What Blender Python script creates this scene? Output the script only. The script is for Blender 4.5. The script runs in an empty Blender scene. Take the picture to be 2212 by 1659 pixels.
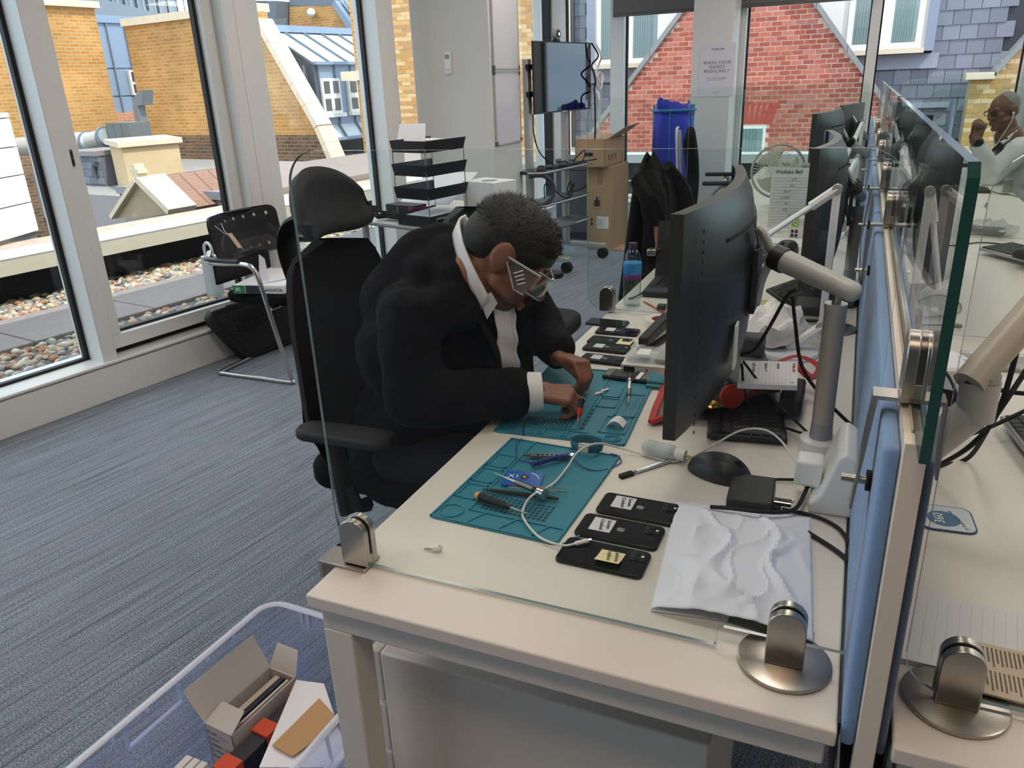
import bpy, bmesh, math, random
from mathutils import Vector, Matrix, Euler
R_ = math.radians
rnd = random.Random(7)
SC = bpy.context.scene
COL = SC.collection
# ------------------------------------------------------------------ camera
# world: X across the desks, Y along the desk row, Z up; origin on the floor under the near left desk corner
CF = 1670.0                       # focal length in pixels of the 2212 x 1659 frame
CAM = Vector((0.7458, -0.8167, 1.489))
_dn = Vector((177, 4290, CF)).normalized()
_yv = Vector((772, -697, CF)); _yv = (_yv - _yv.dot(_dn) * _dn).normalized()
_up = -_dn
_xv = _yv.cross(_up)
def cam2w(v): return Vector((_xv.dot(v), _yv.dot(v), _up.dot(v)))
cd = bpy.data.cameras.new('camera'); cam = bpy.data.objects.new('camera', cd); COL.objects.link(cam)
cd.sensor_width = 36; cd.lens = CF / 2212 * 36; cd.clip_start = 0.02; cd.clip_end = 400
m3 = Matrix([cam2w(Vector((1, 0, 0))), cam2w(Vector((0, -1, 0))), cam2w(Vector((0, 0, -1)))]).transposed()
cam.matrix_world = Matrix.Translation(CAM) @ m3.to_4x4()
SC.camera = cam
# ------------------------------------------------------------------ light and exposure
SC.view_settings.view_transform = 'Standard'; SC.view_settings.look = 'None'
SC.view_settings.gamma = 1; SC.view_settings.use_curve_mapping = False
SC.view_settings.exposure = 0.6
SC.cycles.transparent_max_bounces = 28
SC.cycles.use_adaptive_sampling = True; SC.cycles.adaptive_threshold = .05; SC.cycles.use_light_tree = False
SC.cycles.max_bounces = 6; SC.cycles.diffuse_bounces = 4; SC.cycles.glossy_bounces = 3; SC.cycles.transmission_bounces = 4
SC.cycles.use_denoising = True
SC.cycles.sample_clamp_indirect = 6
SC.cycles.caustics_reflective = False; SC.cycles.caustics_refractive = False
W = bpy.data.worlds.new('sky'); SC.world = W; W.use_nodes = True
nt = W.node_tree; nt.nodes.clear()
tc = nt.nodes.new('ShaderNodeTexCoord'); nz = nt.nodes.new('ShaderNodeTexNoise'); mp = nt.nodes.new('ShaderNodeMapping')
mp.inputs['Scale'].default_value = (1, 1, 2.5)
nz.inputs['Scale'].default_value = 3.0; nz.inputs['Detail'].default_value = 6
rp = nt.nodes.new('ShaderNodeValToRGB'); rp.color_ramp.elements[0].position = .42; rp.color_ramp.elements[1].position = .58
rp.color_ramp.elements[0].color = (.50, .66, .92, 1); rp.color_ramp.elements[1].color = (.93, .95, 1, 1)
bg = nt.nodes.new('ShaderNodeBackground'); wo = nt.nodes.new('ShaderNodeOutputWorld'); bg.inputs['Strength'].default_value = 1.8
L = nt.links.new
L(tc.outputs['Generated'], mp.inputs['Vector']); L(mp.outputs['Vector'], nz.inputs['Vector']); L(nz.outputs['Fac'], rp.inputs['Fac']); L(rp.outputs['Color'], bg.inputs['Color']); L(bg.outputs[0], wo.inputs[0])
sl = bpy.data.lights.new('sun', 'SUN'); sl.energy = 2.7; sl.angle = R_(.6); sl.color = (1, .95, .87)
sun = bpy.data.objects.new('sun', sl); COL.objects.link(sun)
sun.rotation_euler = Vector((0.75, -0.32, 1.15)).to_track_quat('Z', 'Y').to_euler()
# ------------------------------------------------------------------ helpers: points
def ray(px, py): return cam2w(Vector((px - 1106, py - 829.5, CF)))
def onpl(px, py, p0, n):
    d = ray(px, py); return CAM + d * ((Vector(p0) - CAM).dot(n) / d.dot(n))
def gz(px, py, z=.73): return onpl(px, py, (0, 0, z), Vector((0, 0, 1)))
def gy(px, py, y): return onpl(px, py, (0, y, 0), Vector((0, 1, 0)))
def gx(px, py, x): return onpl(px, py, (x, 0, 0), Vector((1, 0, 0)))
WU = Vector((0.156, 0.988, 0)).normalized(); WO = Vector((-WU.y, WU.x, 0)); W0 = Vector((-2.857, 1.266, 0))
WROT = math.atan2(WU.y, WU.x)       # rotation whose local X runs along the left window wall
def wst(s, t, z=0): return W0 + WU * s + WO * t + Vector((0, 0, z))
def gs(px, py, s): return onpl(px, py, W0 + WU * s, WU)      # plane across the wall at s
def gt(px, py, t): return onpl(px, py, W0 + WO * t, WO)      # plane along the wall at t outward
# ------------------------------------------------------------------ helpers: materials
def lin(h):
    if not isinstance(h, str): return (*h, 1) if len(h) == 3 else h
    c = [int(h[i:i + 2], 16) / 255 for i in (0, 2, 4)]
    return (*[x / 12.92 if x <= .04045 else ((x + .055) / 1.055) ** 2.4 for x in c], 1)
MATS = {}
def mat(name, col='808080', rough=.5, metal=0, var=0, vs=8, bump=0, bs=60, spec=.5, coat=0, emit=None, sheen=0, stretch=None, coords='Object', sss=0):
    if name in MATS: return MATS[name]
    m = bpy.data.materials.new(name); m.use_nodes = True; MATS[name] = m
    t = m.node_tree; b = t.nodes['Principled BSDF']
    b.inputs['Base Color'].default_value = lin(col); b.inputs['Roughness'].default_value = rough; b.inputs['Metallic'].default_value = metal
    b.inputs['Specular IOR Level'].default_value = spec; b.inputs['Coat Weight'].default_value = coat
    if sheen: b.inputs['Sheen Weight'].default_value = sheen
    if emit: b.inputs['Emission Color'].default_value = lin(emit[0]); b.inputs['Emission Strength'].default_value = emit[1]
    if var or bump:
        c = t.nodes.new('ShaderNodeTexCoord'); g = t.nodes.new('ShaderNodeMapping'); t.links.new(c.outputs[coords], g.inputs[0])
        if stretch: g.inputs['Scale'].default_value = stretch
        if var:
            n = t.nodes.new('ShaderNodeTexNoise'); n.inputs['Scale'].default_value = vs; n.inputs['Detail'].default_value = 5
            t.links.new(g.outputs[0], n.inputs['Vector'])
            mx = t.nodes.new('ShaderNodeMix'); mx.data_type = 'RGBA'
            l = lin(col)
            mx.inputs[6].default_value = (*[max(0, x * (1 - var)) for x in l[:3]], 1); mx.inputs[7].default_value = (*[min(1, x * (1 + var)) for x in l[:3]], 1)
            t.links.new(n.outputs['Fac'], mx.inputs[0]); t.links.new(mx.outputs[2], b.inputs['Base Color'])
        if bump:
            n2 = t.nodes.new('ShaderNodeTexNoise'); n2.inputs['Scale'].default_value = bs; n2.inputs['Detail'].default_value = 3
            t.links.new(g.outputs[0], n2.inputs['Vector'])
            bp = t.nodes.new('ShaderNodeBump'); bp.inputs['Strength'].default_value = bump; bp.inputs['Distance'].default_value = .004
            t.links.new(n2.outputs['Fac'], bp.inputs['Height']); t.links.new(bp.outputs[0], b.inputs['Normal'])
    return m
def glassmat(name, tint='F4FAF8', k=1.0, ior=1.45, rough=0.0):
    if name in MATS: return MATS[name]
    m = bpy.data.materials.new(name); m.use_nodes = True; MATS[name] = m
    t = m.node_tree; t.nodes.clear()
    o = t.nodes.new('ShaderNodeOutputMaterial'); tr = t.nodes.new('ShaderNodeBsdfTransparent'); gl = t.nodes.new('ShaderNodeBsdfGlossy')
    tr.inputs[0].default_value = lin(tint); gl.inputs['Roughness'].default_value = rough; gl.inputs[0].default_value = (1, 1, 1, 1)
    # Schlick reflectance from the view angle, the same on both faces of a pane
    lw = t.nodes.new('ShaderNodeLayerWeight'); lw.inputs[0].default_value = .5
    pw = t.nodes.new('ShaderNodeMath'); pw.operation = 'POWER'; pw.inputs[1].default_value = 5
    f0 = ((ior - 1) / (ior + 1)) ** 2; mu = t.nodes.new('ShaderNodeMath'); mu.operation = 'MULTIPLY_ADD'; mu.inputs[1].default_value = (1 - f0) * k; mu.inputs[2].default_value = f0 * k
    mx = t.nodes.new('ShaderNodeMixShader')
    t.links.new(lw.outputs['Facing'], pw.inputs[0]); t.links.new(pw.outputs[0], mu.inputs[0]); t.links.new(mu.outputs[0], mx.inputs[0]); t.links.new(tr.outputs[0], mx.inputs[1]); t.links.new(gl.outputs[0], mx.inputs[2]); t.links.new(mx.outputs[0], o.inputs[0])
    return m
def plasticmat(name, tint='EEF2FA', alpha=.35):
    """thin translucent polypropylene: part see-through, part scattering"""
    if name in MATS: return MATS[name]
    m = bpy.data.materials.new(name); m.use_nodes = True; MATS[name] = m
    t = m.node_tree; b = t.nodes['Principled BSDF']; o = t.nodes['Material Output']
    b.inputs['Base Color'].default_value = lin(tint); b.inputs['Roughness'].default_value = .25
    tr = t.nodes.new('ShaderNodeBsdfTransparent'); tr.inputs[0].default_value = lin(tint); mx = t.nodes.new('ShaderNodeMixShader'); mx.inputs[0].default_value = alpha
    t.links.new(tr.outputs[0], mx.inputs[1]); t.links.new(b.outputs[0], mx.inputs[2]); t.links.new(mx.outputs[0], o.inputs[0])
    return m
def brickmat(name, c1, c2, mortar, bw=.225, bh=.075, ms=.010, stain=.25, rough=.85):
    """brick by texture for far walls; local X along the wall, local Z up"""
    if name in MATS: return MATS[name]
    m = mat(name, c1, rough); t = m.node_tree; b = t.nodes['Principled BSDF']
    c = t.nodes.new('ShaderNodeTexCoord'); s = t.nodes.new('ShaderNodeSeparateXYZ'); k = t.nodes.new('ShaderNodeCombineXYZ')
    ad = t.nodes.new('ShaderNodeMath'); ad.operation = 'ADD'
    t.links.new(c.outputs['Object'], s.inputs[0]); t.links.new(s.outputs[0], ad.inputs[0]); t.links.new(s.outputs[1], ad.inputs[1])
    t.links.new(ad.outputs[0], k.inputs[0]); t.links.new(s.outputs[2], k.inputs[1])
    br = t.nodes.new('ShaderNodeTexBrick'); t.links.new(k.outputs[0], br.inputs['Vector'])
    br.inputs['Color1'].default_value = lin(c1); br.inputs['Color2'].default_value = lin(c2); br.inputs['Mortar'].default_value = lin(mortar)
    br.inputs['Scale'].default_value = 1; br.inputs['Brick Width'].default_value = bw; br.inputs['Row Height'].default_value = bh; br.inputs['Mortar Size'].default_value = ms; br.inputs['Bias'].default_value = -.1
    n = t.nodes.new('ShaderNodeTexNoise'); n.inputs['Scale'].default_value = .9; n.inputs['Detail'].default_value = 8; t.links.new(c.outputs['Object'], n.inputs['Vector'])
    rp = t.nodes.new('ShaderNodeMapRange'); rp.inputs[1].default_value = .3; rp.inputs[2].default_value = .7; rp.inputs[3].default_value = 1 - stain; rp.inputs[4].default_value = 1 + stain * .4
    t.links.new(n.outputs['Fac'], rp.inputs[0])
    v = t.nodes.new('ShaderNodeVectorMath'); v.operation = 'SCALE'; t.links.new(br.outputs['Color'], v.inputs[0]); t.links.new(rp.outputs[0], v.inputs['Scale']); t.links.new(v.outputs[0], b.inputs['Base Color'])
    bp = t.nodes.new('ShaderNodeBump'); bp.inputs['Strength'].default_value = .6; bp.inputs['Distance'].default_value = .01; bp.invert = True; t.links.new(br.outputs['Fac'], bp.inputs['Height']); t.links.new(bp.outputs[0], b.inputs['Normal'])
    return m
# ------------------------------------------------------------------ helpers: meshes
def frame_of(d):
    d = d.normalized(); a = Vector((0, 0, 1)) if abs(d.z) < .95 else Vector((1, 0, 0))
    x = a.cross(d).normalized(); return x, d.cross(x)
class MB:
    def __init__(s): s.v = []; s.f = []
    def add(s, vs, fs, M=None):
        b = len(s.v)
        s.v += [tuple(M @ Vector(p)) if M is not None else tuple(p) for p in vs]
        s.f += [tuple(b + i for i in f) for f in fs]; return s
    def box(s, x0, x1, y0, y1, z0, z1, M=None):
        return s.add([(x0, y0, z0), (x1, y0, z0), (x1, y1, z0), (x0, y1, z0), (x0, y0, z1), (x1, y0, z1), (x1, y1, z1), (x0, y1, z1)],
                     [(3, 2, 1, 0), (4, 5, 6, 7), (0, 1, 5, 4), (1, 2, 6, 5), (2, 3, 7, 6), (3, 0, 4, 7)], M)
    def cyl(s, p0, p1, r0, r1=None, n=16, cap=True):
        r1 = r0 if r1 is None else r1; p0 = Vector(p0); p1 = Vector(p1); x, y = frame_of(p1 - p0); vs = []
        for p, r in ((p0, r0), (p1, r1)):
            for i in range(n):
                a = 2 * math.pi * i / n; vs.append(p + x * (r * math.cos(a)) + y * (r * math.sin(a)))
        fs = [(i, (i + 1) % n, n + (i + 1) % n, n + i) for i in range(n)]
        if cap: fs += [tuple(range(n - 1, -1, -1)), tuple(range(n, 2 * n))]
        return s.add(vs, fs)
    def tube(s, pts, r, n=8, cap=True, closed=False, flat=None):
        P = [Vector(p) for p in pts]; m = len(P); rs = r if isinstance(r, (list, tuple)) else [r] * m
        vs = []; x = None
        for i, p in enumerate(P):
            d = (P[(i + 1) % m] - P[i - 1]) if (closed or 0 < i < m - 1) else (P[1] - P[0] if i == 0 else P[-1] - P[-2])
            if d.length < 1e-9: d = Vector((0, 0, 1))
            d.normalize()
            if x is None: x, y = frame_of(d)
            else:
                x = (x - d * x.dot(d)); x = x.normalized() if x.length > 1e-6 else frame_of(d)[0]
            y = d.cross(x)
            for k in range(n):
                a = 2 * math.pi * k / n; fx, fy = (flat if flat else (1, 1))
                vs.append(p + x * (rs[i] * fx * math.cos(a)) + y * (rs[i] * fy * math.sin(a)))
        fs = []
        for i in range(m if closed else m - 1):
            j = (i + 1) % m
            for k in range(n): fs.append((i * n + k, i * n + (k + 1) % n, j * n + (k + 1) % n, j * n + k))
        if cap and not closed: fs += [tuple(range(n - 1, -1, -1)), tuple((m - 1) * n + k for k in range(n))]
        return s.add(vs, fs)
    def lathe(s, prof, n=24, M=None):
        vs = [(r * math.cos(2 * math.pi * k / n), r * math.sin(2 * math.pi * k / n), z) for r, z in prof for k in range(n)]
        fs = [(i * n + k, i * n + (k + 1) % n, (i + 1) * n + (k + 1) % n, (i + 1) * n + k) for i in range(len(prof) - 1) for k in range(n)]
        if prof[0][0] > 1e-6: fs.append(tuple(range(n - 1, -1, -1)))
        if prof[-1][0] > 1e-6: fs.append(tuple((len(prof) - 1) * n + k for k in range(n)))
        return s.add(vs, fs, M)
    def prism(s, poly, h0, h1, M=None, axis='z'):
        n = len(poly)
        def q(a, b, h): return (a, b, h) if axis == 'z' else ((a, h, b) if axis == 'y' else (h, a, b))
        vs = [q(a, b, h0) for a, b in poly] + [q(a, b, h1) for a, b in poly]
        return s.add(vs, [tuple(range(n - 1, -1, -1)), tuple(range(n, 2 * n))] + [(i, (i + 1) % n, n + (i + 1) % n, n + i) for i in range(n)], M)
    def slab(s, pts, d):
        """polygon in space thickened along vector d"""
        P = [Vector(p) for p in pts]; d = Vector(d); n = len(P)
        return s.add(P + [p + d for p in P], [tuple(range(n - 1, -1, -1)), tuple(range(n, 2 * n))] + [(i, (i + 1) % n, n + (i + 1) % n, n + i) for i in range(n)])
    def ball(s, c, r, sx=1, sy=1, sz=1, n=16, m=10, M=None):
        c = Vector(c); vs = []
        for i in range(m + 1):
            th = math.pi * i / m
            for k in range(n):
                a = 2 * math.pi * k / n; vs.append((r * sx * math.sin(th) * math.cos(a), r * sy * math.sin(th) * math.sin(a), r * sz * math.cos(th)))
        fs = [(i * n + k, (i + 1) * n + k, (i + 1) * n + (k + 1) % n, i * n + (k + 1) % n) for i in range(m) for k in range(n)]
        MM = Matrix.Translation(c) @ (M if M is not None else Matrix.Identity(4))
        return s.add(vs, fs, MM)
    def cap(s, p0, p1, r0, r1, n=14):
        """tapered capsule"""
        s.cyl(p0, p1, r0, r1, n); s.ball(p0, r0, n=n, m=8); s.ball(p1, r1, n=n, m=8); return s
    def grid(s, fn, nu, nv, closed_u=False):
        vs = [fn(i / nu, j / nv) for j in range(nv + 1) for i in range(nu + (0 if closed_u else 1))]; w = nu + (0 if closed_u else 1)
        fs = [(j * w + i, j * w + (i + 1) % w, (j + 1) * w + (i + 1) % w, (j + 1) * w + i) for j in range(nv) for i in range(nu)]
        return s.add(vs, fs)
    def mesh(s, name):
        me = bpy.data.meshes.new(name); me.from_pydata(s.v, [], s.f)
        bm = bmesh.new(); bm.from_mesh(me); bmesh.ops.remove_doubles(bm, verts=bm.verts, dist=1e-6); bmesh.ops.recalc_face_normals(bm, faces=bm.faces); bm.to_mesh(me); bm.free()
        return me
    def build(s, name, m, parent=None, smooth=35, bevel=0, solid=0, sub=0, remesh=0, smoothit=0, seg=2, kind=None):
        me = s.mesh(name)
        o = bpy.data.objects.new(name, me); COL.objects.link(o)
        me.materials.append(m)
        if parent is not None: o.parent = parent
        if solid: md = o.modifiers.new('solid', 'SOLIDIFY'); md.thickness = solid; md.offset = 0
        if remesh: md = o.modifiers.new('remesh', 'REMESH'); md.mode = 'VOXEL'; md.voxel_size = remesh; md.use_smooth_shade = True
        if smoothit: md = o.modifiers.new('smooth', 'SMOOTH'); md.factor = .5; md.iterations = smoothit
        if bevel: md = o.modifiers.new('bevel', 'BEVEL'); md.width = bevel; md.segments = seg; md.limit_method = 'ANGLE'; md.angle_limit = R_(40)
        if sub: md = o.modifiers.new('sub', 'SUBSURF'); md.levels = sub; md.render_levels = sub
        if smooth:
            me.polygons.foreach_set('use_smooth', [True] * len(me.polygons))
            if smooth < 180 and not sub: me.set_sharp_from_angle(angle=R_(smooth))
        if kind: o['kind'] = kind
        return o
def tag(o, label, cat, group=None):
    o['label'] = label; o['category'] = cat
    if group: o['group'] = group
    return o
def thing(name, label, cat, loc=(0, 0, 0), rz=0, group=None, rot=None):
    o = bpy.data.objects.new(name, None); COL.objects.link(o); o.empty_display_size = .1
    o.location = loc; o.rotation_euler = rot if rot else (0, 0, rz)
    return tag(o, label, cat, group)
def struct(o, label=None):
    o['kind'] = 'structure'
    if label: o['label'] = label
    return o
def copy_tree(o, parent=None):
    c = o.copy(); COL.objects.link(c); c.parent = parent
    for ch in list(o.children): copy_tree(ch, c)
    return c
def rrect(x0, x1, y0, y1, r, n=5):
    p = []
    for cx, cy, a in ((x1 - r, y1 - r, 0), (x0 + r, y1 - r, 90), (x0 + r, y0 + r, 180), (x1 - r, y0 + r, 270)):
        for k in range(n + 1):
            t = R_(a + 90 * k / n); p.append((cx + r * math.cos(t), cy + r * math.sin(t)))
    return p
def spline(pts, n=8):
    P = [Vector(p) for p in pts]; P = [2 * P[0] - P[1]] + P + [2 * P[-1] - P[-2]]; out = []
    for i in range(1, len(P) - 2):
        a, b, c, d = P[i - 1:i + 3]
        for k in range(n):
            t = k / n; out.append(.5 * ((2 * b) + (c - a) * t + (2 * a - 5 * b + 4 * c - d) * t * t + (3 * b - a - 3 * c + d) * t ** 3))
    out.append(P[-2]); return out
def text(body, size, m, parent=None, loc=(0, 0, 0), rot=(0, 0, 0), name='lettering', depth=.0003, align='LEFT', spacing=1.0, sx=1.0):
    cu = bpy.data.curves.new(name, 'FONT'); cu.body = body; cu.size = size; cu.extrude = depth; cu.align_x = align; cu.align_y = 'CENTER'; cu.space_character = spacing; cu.resolution_u = 2
    t = bpy.data.objects.new('t', cu); COL.objects.link(t)
    me = bpy.data.meshes.new_from_object(t); bpy.data.objects.remove(t)
    me.materials.clear(); me.materials.append(m); me.name = name
    o = bpy.data.objects.new(name, me); COL.objects.link(o); o.location = loc; o.rotation_euler = rot; o.scale = (sx, 1, 1)
    if parent is not None: o.parent = parent
    return o
def cable(name, label, pts, r, m, cat='cable', parent=None, n=8, group=None):
    o = MB().tube(spline(pts, n), r, 8).build(name, m, parent, smooth=60)
    if parent is None: tag(o, label, cat, group)
    return o
# ------------------------------------------------------------------ materials
M_white = mat('white_frame_paint', 'DEDFDB', .4, var=.03, vs=3)
M_wall = mat('white_wall_paint', 'D9D9D5', .7, bump=.05, bs=150)
M_desk = mat('white_desk_laminate', 'DDD6CE', .38, var=.015, vs=3)
M_deskmetal = mat('white_desk_metal', 'DDD6CC', .4)
M_black = mat('black_plastic', '131316', .45)
M_blackm = mat('black_matte_plastic', '17181B', .7, bump=.08, bs=400)
M_rub = mat('black_rubber', '0C0C0D', .8)
M_fab = mat('black_upholstery', '09090B', .95, bump=.15, bs=500, spec=.25)
M_steel = mat('brushed_steel', 'B9B4AC', .28, metal=1, bump=.04, bs=300, stretch=(1, 1, 12))
M_chrome = mat('chrome', 'D8D8D8', .12, metal=1)
M_silver = mat('silver_paint', 'B9BAB8', .38, metal=.35)
M_lampw = mat('lamp_white_plastic', 'EDEDF0', .3)
M_wplast = mat('white_plastic', 'E8E7E6', .3)
M_paper = mat('white_paper', 'ECEAEC', .8, var=.02, vs=20)
M_card = mat('brown_cardboard', 'B79778', .85, var=.06, vs=5, bump=.05, bs=120)
M_cardd = mat('dark_cardboard_inside', 'A57B52', .9, var=.06, vs=5)
M_ink = mat('black_ink', '202024', .8)
M_inkg = mat('grey_ink', '85858C', .8)
M_pencil = mat('handwriting_ink', '4A4A55', .8)
M_yellow = mat('sticky_note_yellow', 'E9DCA8', .8)
M_screen = mat('dark_screen_glass', '08090B', .06, spec=.6)
M_glassw = glassmat('window_glass', 'F8FCFA', .6)
M_glasss = glassmat('screen_glass', 'F9FCFB', .4, 1.5)
M_gedge = mat('green_glass_edge', '1C4A44', .1, spec=.8)
M_gedgel = mat('pale_glass_edge', '74888A', .15, spec=.8)
M_gasket = mat('black_gasket', '0D0D0D', .6)
def carpetmat():
    m = mat('striped_carpet', '6D7684', .95, sheen=.25); t = m.node_tree; b = t.nodes['Principled BSDF']
    c = t.nodes.new('ShaderNodeTexCoord'); r = t.nodes.new('ShaderNodeMapping'); r.inputs['Rotation'].default_value = (0, 0, -WROT); t.links.new(c.outputs['Object'], r.inputs[0])
    def nzn(scale, sx, sy, det=3):
        g = t.nodes.new('ShaderNodeMapping'); g.inputs['Scale'].default_value = (sx, sy, 1); t.links.new(r.outputs[0], g.inputs[0])
        n = t.nodes.new('ShaderNodeTexNoise'); n.inputs['Scale'].default_value = scale; n.inputs['Detail'].default_value = det; n.inputs['Roughness'].default_value = .7; t.links.new(g.outputs[0], n.inputs['Vector']); return n
    a = nzn(1, 1.6, 62, 4); e = nzn(1, 210, 260, 2); k = nzn(1, 1.1, 22, 3); w = nzn(1, 2.0, 80, 3)
    def ramp(n, stops):
        q = t.nodes.new('ShaderNodeValToRGB'); cr = q.color_ramp
        while len(cr.elements) < len(stops): cr.elements.new(.5)
        for el, (p, h) in zip(cr.elements, stops): el.position = p; el.color = lin(h)
        t.links.new(n.outputs['Fac'], q.inputs[0]); return q
    base = ramp(a, [(.33, '545B68'), (.44, '8A93A2'), (.55, 'A9B3C2'), (.70, 'C0CAD8')])
    teal = ramp(k, [(.5, '98A2B2'), (.60, '86B4C6'), (.72, 'AFA9BC')])
    mx = t.nodes.new('ShaderNodeMix'); mx.data_type = 'RGBA'; mx.inputs[0].default_value = .4; t.links.new(base.outputs[0], mx.inputs[6]); t.links.new(teal.outputs[0], mx.inputs[7])
    dk = ramp(w, [(.36, '202020'), (.44, 'FFFFFF')])
    m2 = t.nodes.new('ShaderNodeMix'); m2.data_type = 'RGBA'; m2.blend_type = 'MULTIPLY'; m2.inputs[0].default_value = .55; t.links.new(mx.outputs[2], m2.inputs[6]); t.links.new(dk.outputs[0], m2.inputs[7])
    sp = ramp(e, [(.36, '3A3A3A'), (.5, 'C4C4C4'), (.62, 'FFFFFF')])
    m3_ = t.nodes.new('ShaderNodeMix'); m3_.data_type = 'RGBA'; m3_.blend_type = 'MULTIPLY'; m3_.inputs[0].default_value = .95; t.links.new(m2.outputs[2], m3_.inputs[6]); t.links.new(sp.outputs[0], m3_.inputs[7])
    t.links.new(m3_.outputs[2], b.inputs['Base Color'])
    bp = t.nodes.new('ShaderNodeBump'); bp.inputs['Strength'].default_value = .8; bp.inputs['Distance'].default_value = .004; t.links.new(e.outputs['Fac'], bp.inputs['Height']); t.links.new(bp.outputs[0], b.inputs['Normal'])
    return m
M_carpet = carpetmat()
# ------------------------------------------------------------------ room shell
WM = Matrix.Translation(W0) @ Matrix.Rotation(WROT, 4, 'Z')
ZC = 2.75; YF = 7.75; XS = -2.30; XR = 6.0; YB = -4.0
cs = (Vector((XS, 0, 0)) - W0); S_END = 3.95
pc = wst(S_END, 0)
poly = [tuple(wst(-5.5, 0)[:2]), tuple(pc[:2]), (XS, pc.y + .1), (XS, YF), (XR, YF), (XR, YB), (wst(-5.5, 0).x, YB)]
struct(MB().prism(poly, -.12, 0).build('floor', M_carpet, smooth=0), 'grey blue striped carpet floor')
struct(MB().prism(poly, ZC, ZC + .2).build('ceiling', M_wall, smooth=0), 'white ceiling')
struct(MB().box(XR, XR + .15, YB, YF, 0, ZC).build('wall_right', M_wall, smooth=0), 'plain grey wall behind the camera')
struct(MB().box(wst(-5.5, 0).x, XR, YB - .15, YB, 0, ZC).build('wall_back', mat('grey_back_wall', '77777A', .8), smooth=0), 'plain grey wall behind the camera')  # unseen wall, made mid-grey to weaken its reflection in the glass screens
# ceiling luminaires
for i, (lx, ly) in enumerate([(x_, y_) for x_ in (-1.35, .45, 2.4, 4.4) for y_ in (-.9, .9, 2.8, 4.7, 6.5) if not (x_ < -1 and y_ > 5)]):
    t = thing('ceiling_light', 'flat white ceiling luminaire over the office, out of view', 'ceiling light', (lx, ly, ZC), 0, 'office ceiling lights')
    MB().box(-.32, .32, -.32, .32, -.03, 0).build('housing', M_white, t)
    MB().box(-.29, .29, -.29, .29, -.036, -.031).build('diffuser', mat('warm_diffuser', 'FFFFFF', .5, emit=('FFE4C8', 6.5)) if ly < 0 else mat('neutral_diffuser', 'FFFFFF', .5, emit=('FFF3E8', 6.5)), t)
# left glazed wall --------------------------------------------------
wl = bpy.data.objects.new('wall_left', None); COL.objects.link(wl); wl.matrix_world = WM; struct(wl, 'white framed glazed wall on the left')
MB().box(-5.5, S_END + .1, 0, .26, 0, .185).box(-5.5, S_END + .1, -.012, .0, .0, .18).build('baseboard_panel', M_white, wl, bevel=.004)
MB().box(-5.5, S_END + .1, -.02, .26, .19, .205).build('sill', M_white, wl, bevel=.004)
MB().box(-5.5, S_END + .1, -.0, .26, 2.55, ZC).build('head_rail', M_white, wl)
def mullion(s0, s1, t0=0, t1=.22, z0=.2): MB().box(s0, s1, t0, t1, z0, 2.6).build('mullion', M_white, wl, bevel=.004)
mullion(.575, .655); mullion(1.66, 1.745, -.03, .22); mullion(1.752, 1.84, -.022, .22); mullion(1.845, 1.955, .015, .22)
mullion(2.98, 3.14, -.0, .22); mullion(3.145, 3.22, .06, .22); mullion(-1.75, -1.62); mullion(-4.1, -4.0); mullion(3.86, 4.05)
def window(n, s0, s1, label, tp=.15, sash=False, z0=.205, z1=2.56):
    w = bpy.data.objects.new('window_%d' % n, None); COL.objects.link(w); w.matrix_world = WM; struct(w, label)
    if sash:
        f = .075
        MB().box(s0, s1, .05, .14, z0 + .035, z0 + .035 + f).box(s0, s1, .05, .14, z1 - f, z1).box(s0, s0 + f, .05, .14, z0 + .035 + f, z1 - f).box(s1 - f, s1, .05, .14, z0 + .035 + f, z1 - f).build('sash_frame', M_white, w, bevel=.005)
        MB().box(s0, s1, .10, .14, z0, z0 + .034).build('gap_seal', M_gasket, w)
        s0 += f; s1 -= f; z0 += .035 + f; z1 -= f; tp = .115
    g = .014
    MB().box(s0, s0 + g, tp - .022, tp + .01, z0, z1).box(s1 - g * 1.5, s1, tp - .022, tp + .01, z0, z1).box(s0, s1, tp - .022, tp + .01, z0, z0 + g).build('gasket', M_gasket, w)
    MB().box(s0 + g, s1 - g, tp, tp + .006, z0, z1).build('pane', M_glassw, w, smooth=0)
    return w
window(1, -1.62, .575, 'fixed floor to ceiling window pane at the left edge')
w2 = window(2, .655, 1.66, 'opening sash window between the two leftmost mullions', sash=True)
h = MB().box(.664, .690, .036, .05, 1.19, 1.27).build('window_latch', mat('latch_grey', '55544F', .5), w2, bevel=.003)
MB().box(.669, .685, .030, .037, 1.235, 1.262).build('latch_button', M_black, h, bevel=.002); MB().box(.669, .685, .030, .037, 1.20, 1.228).build('latch_button', M_black, h, bevel=.002)
window(3, 1.955, 2.98, 'tall fixed window pane behind the office chair')
window(4, 3.22, 3.86, 'narrow window pane beside the white column')
window(5, -4.0, -1.75, 'fixed window pane beyond the left edge')
# short return of the glazing behind the column
wr = bpy.data.objects.new('wall_return', None); COL.objects.link(wr); struct(wr, 'short glazed return wall behind the television')
MB().box(XS - .25, XS, pc.y, YF + .2, 0, .185).build('baseboard_panel', M_white, wr); MB().box(XS - .25, XS + .02, pc.y, YF + .2, .19, .205).build('sill', M_white, wr, bevel=.003)
MB().box(XS - .25, XS, pc.y, YF + .2, 2.55, ZC).build('head_rail', M_white, wr)
MB().box(XS - .22, XS, 7.43, YF + .15, .2, 2.6).build('corner_post', M_white, wr, bevel=.004)
MB().box(XS - .1, XS - .02, 7.385, 7.43, .2, 2.6).build('gasket', M_gasket, wr)
MB().box(XS - .12, XS - .114, pc.y + .1, 7.39, .2, 2.56).build('pane', M_glassw, wr, smooth=0)
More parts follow.
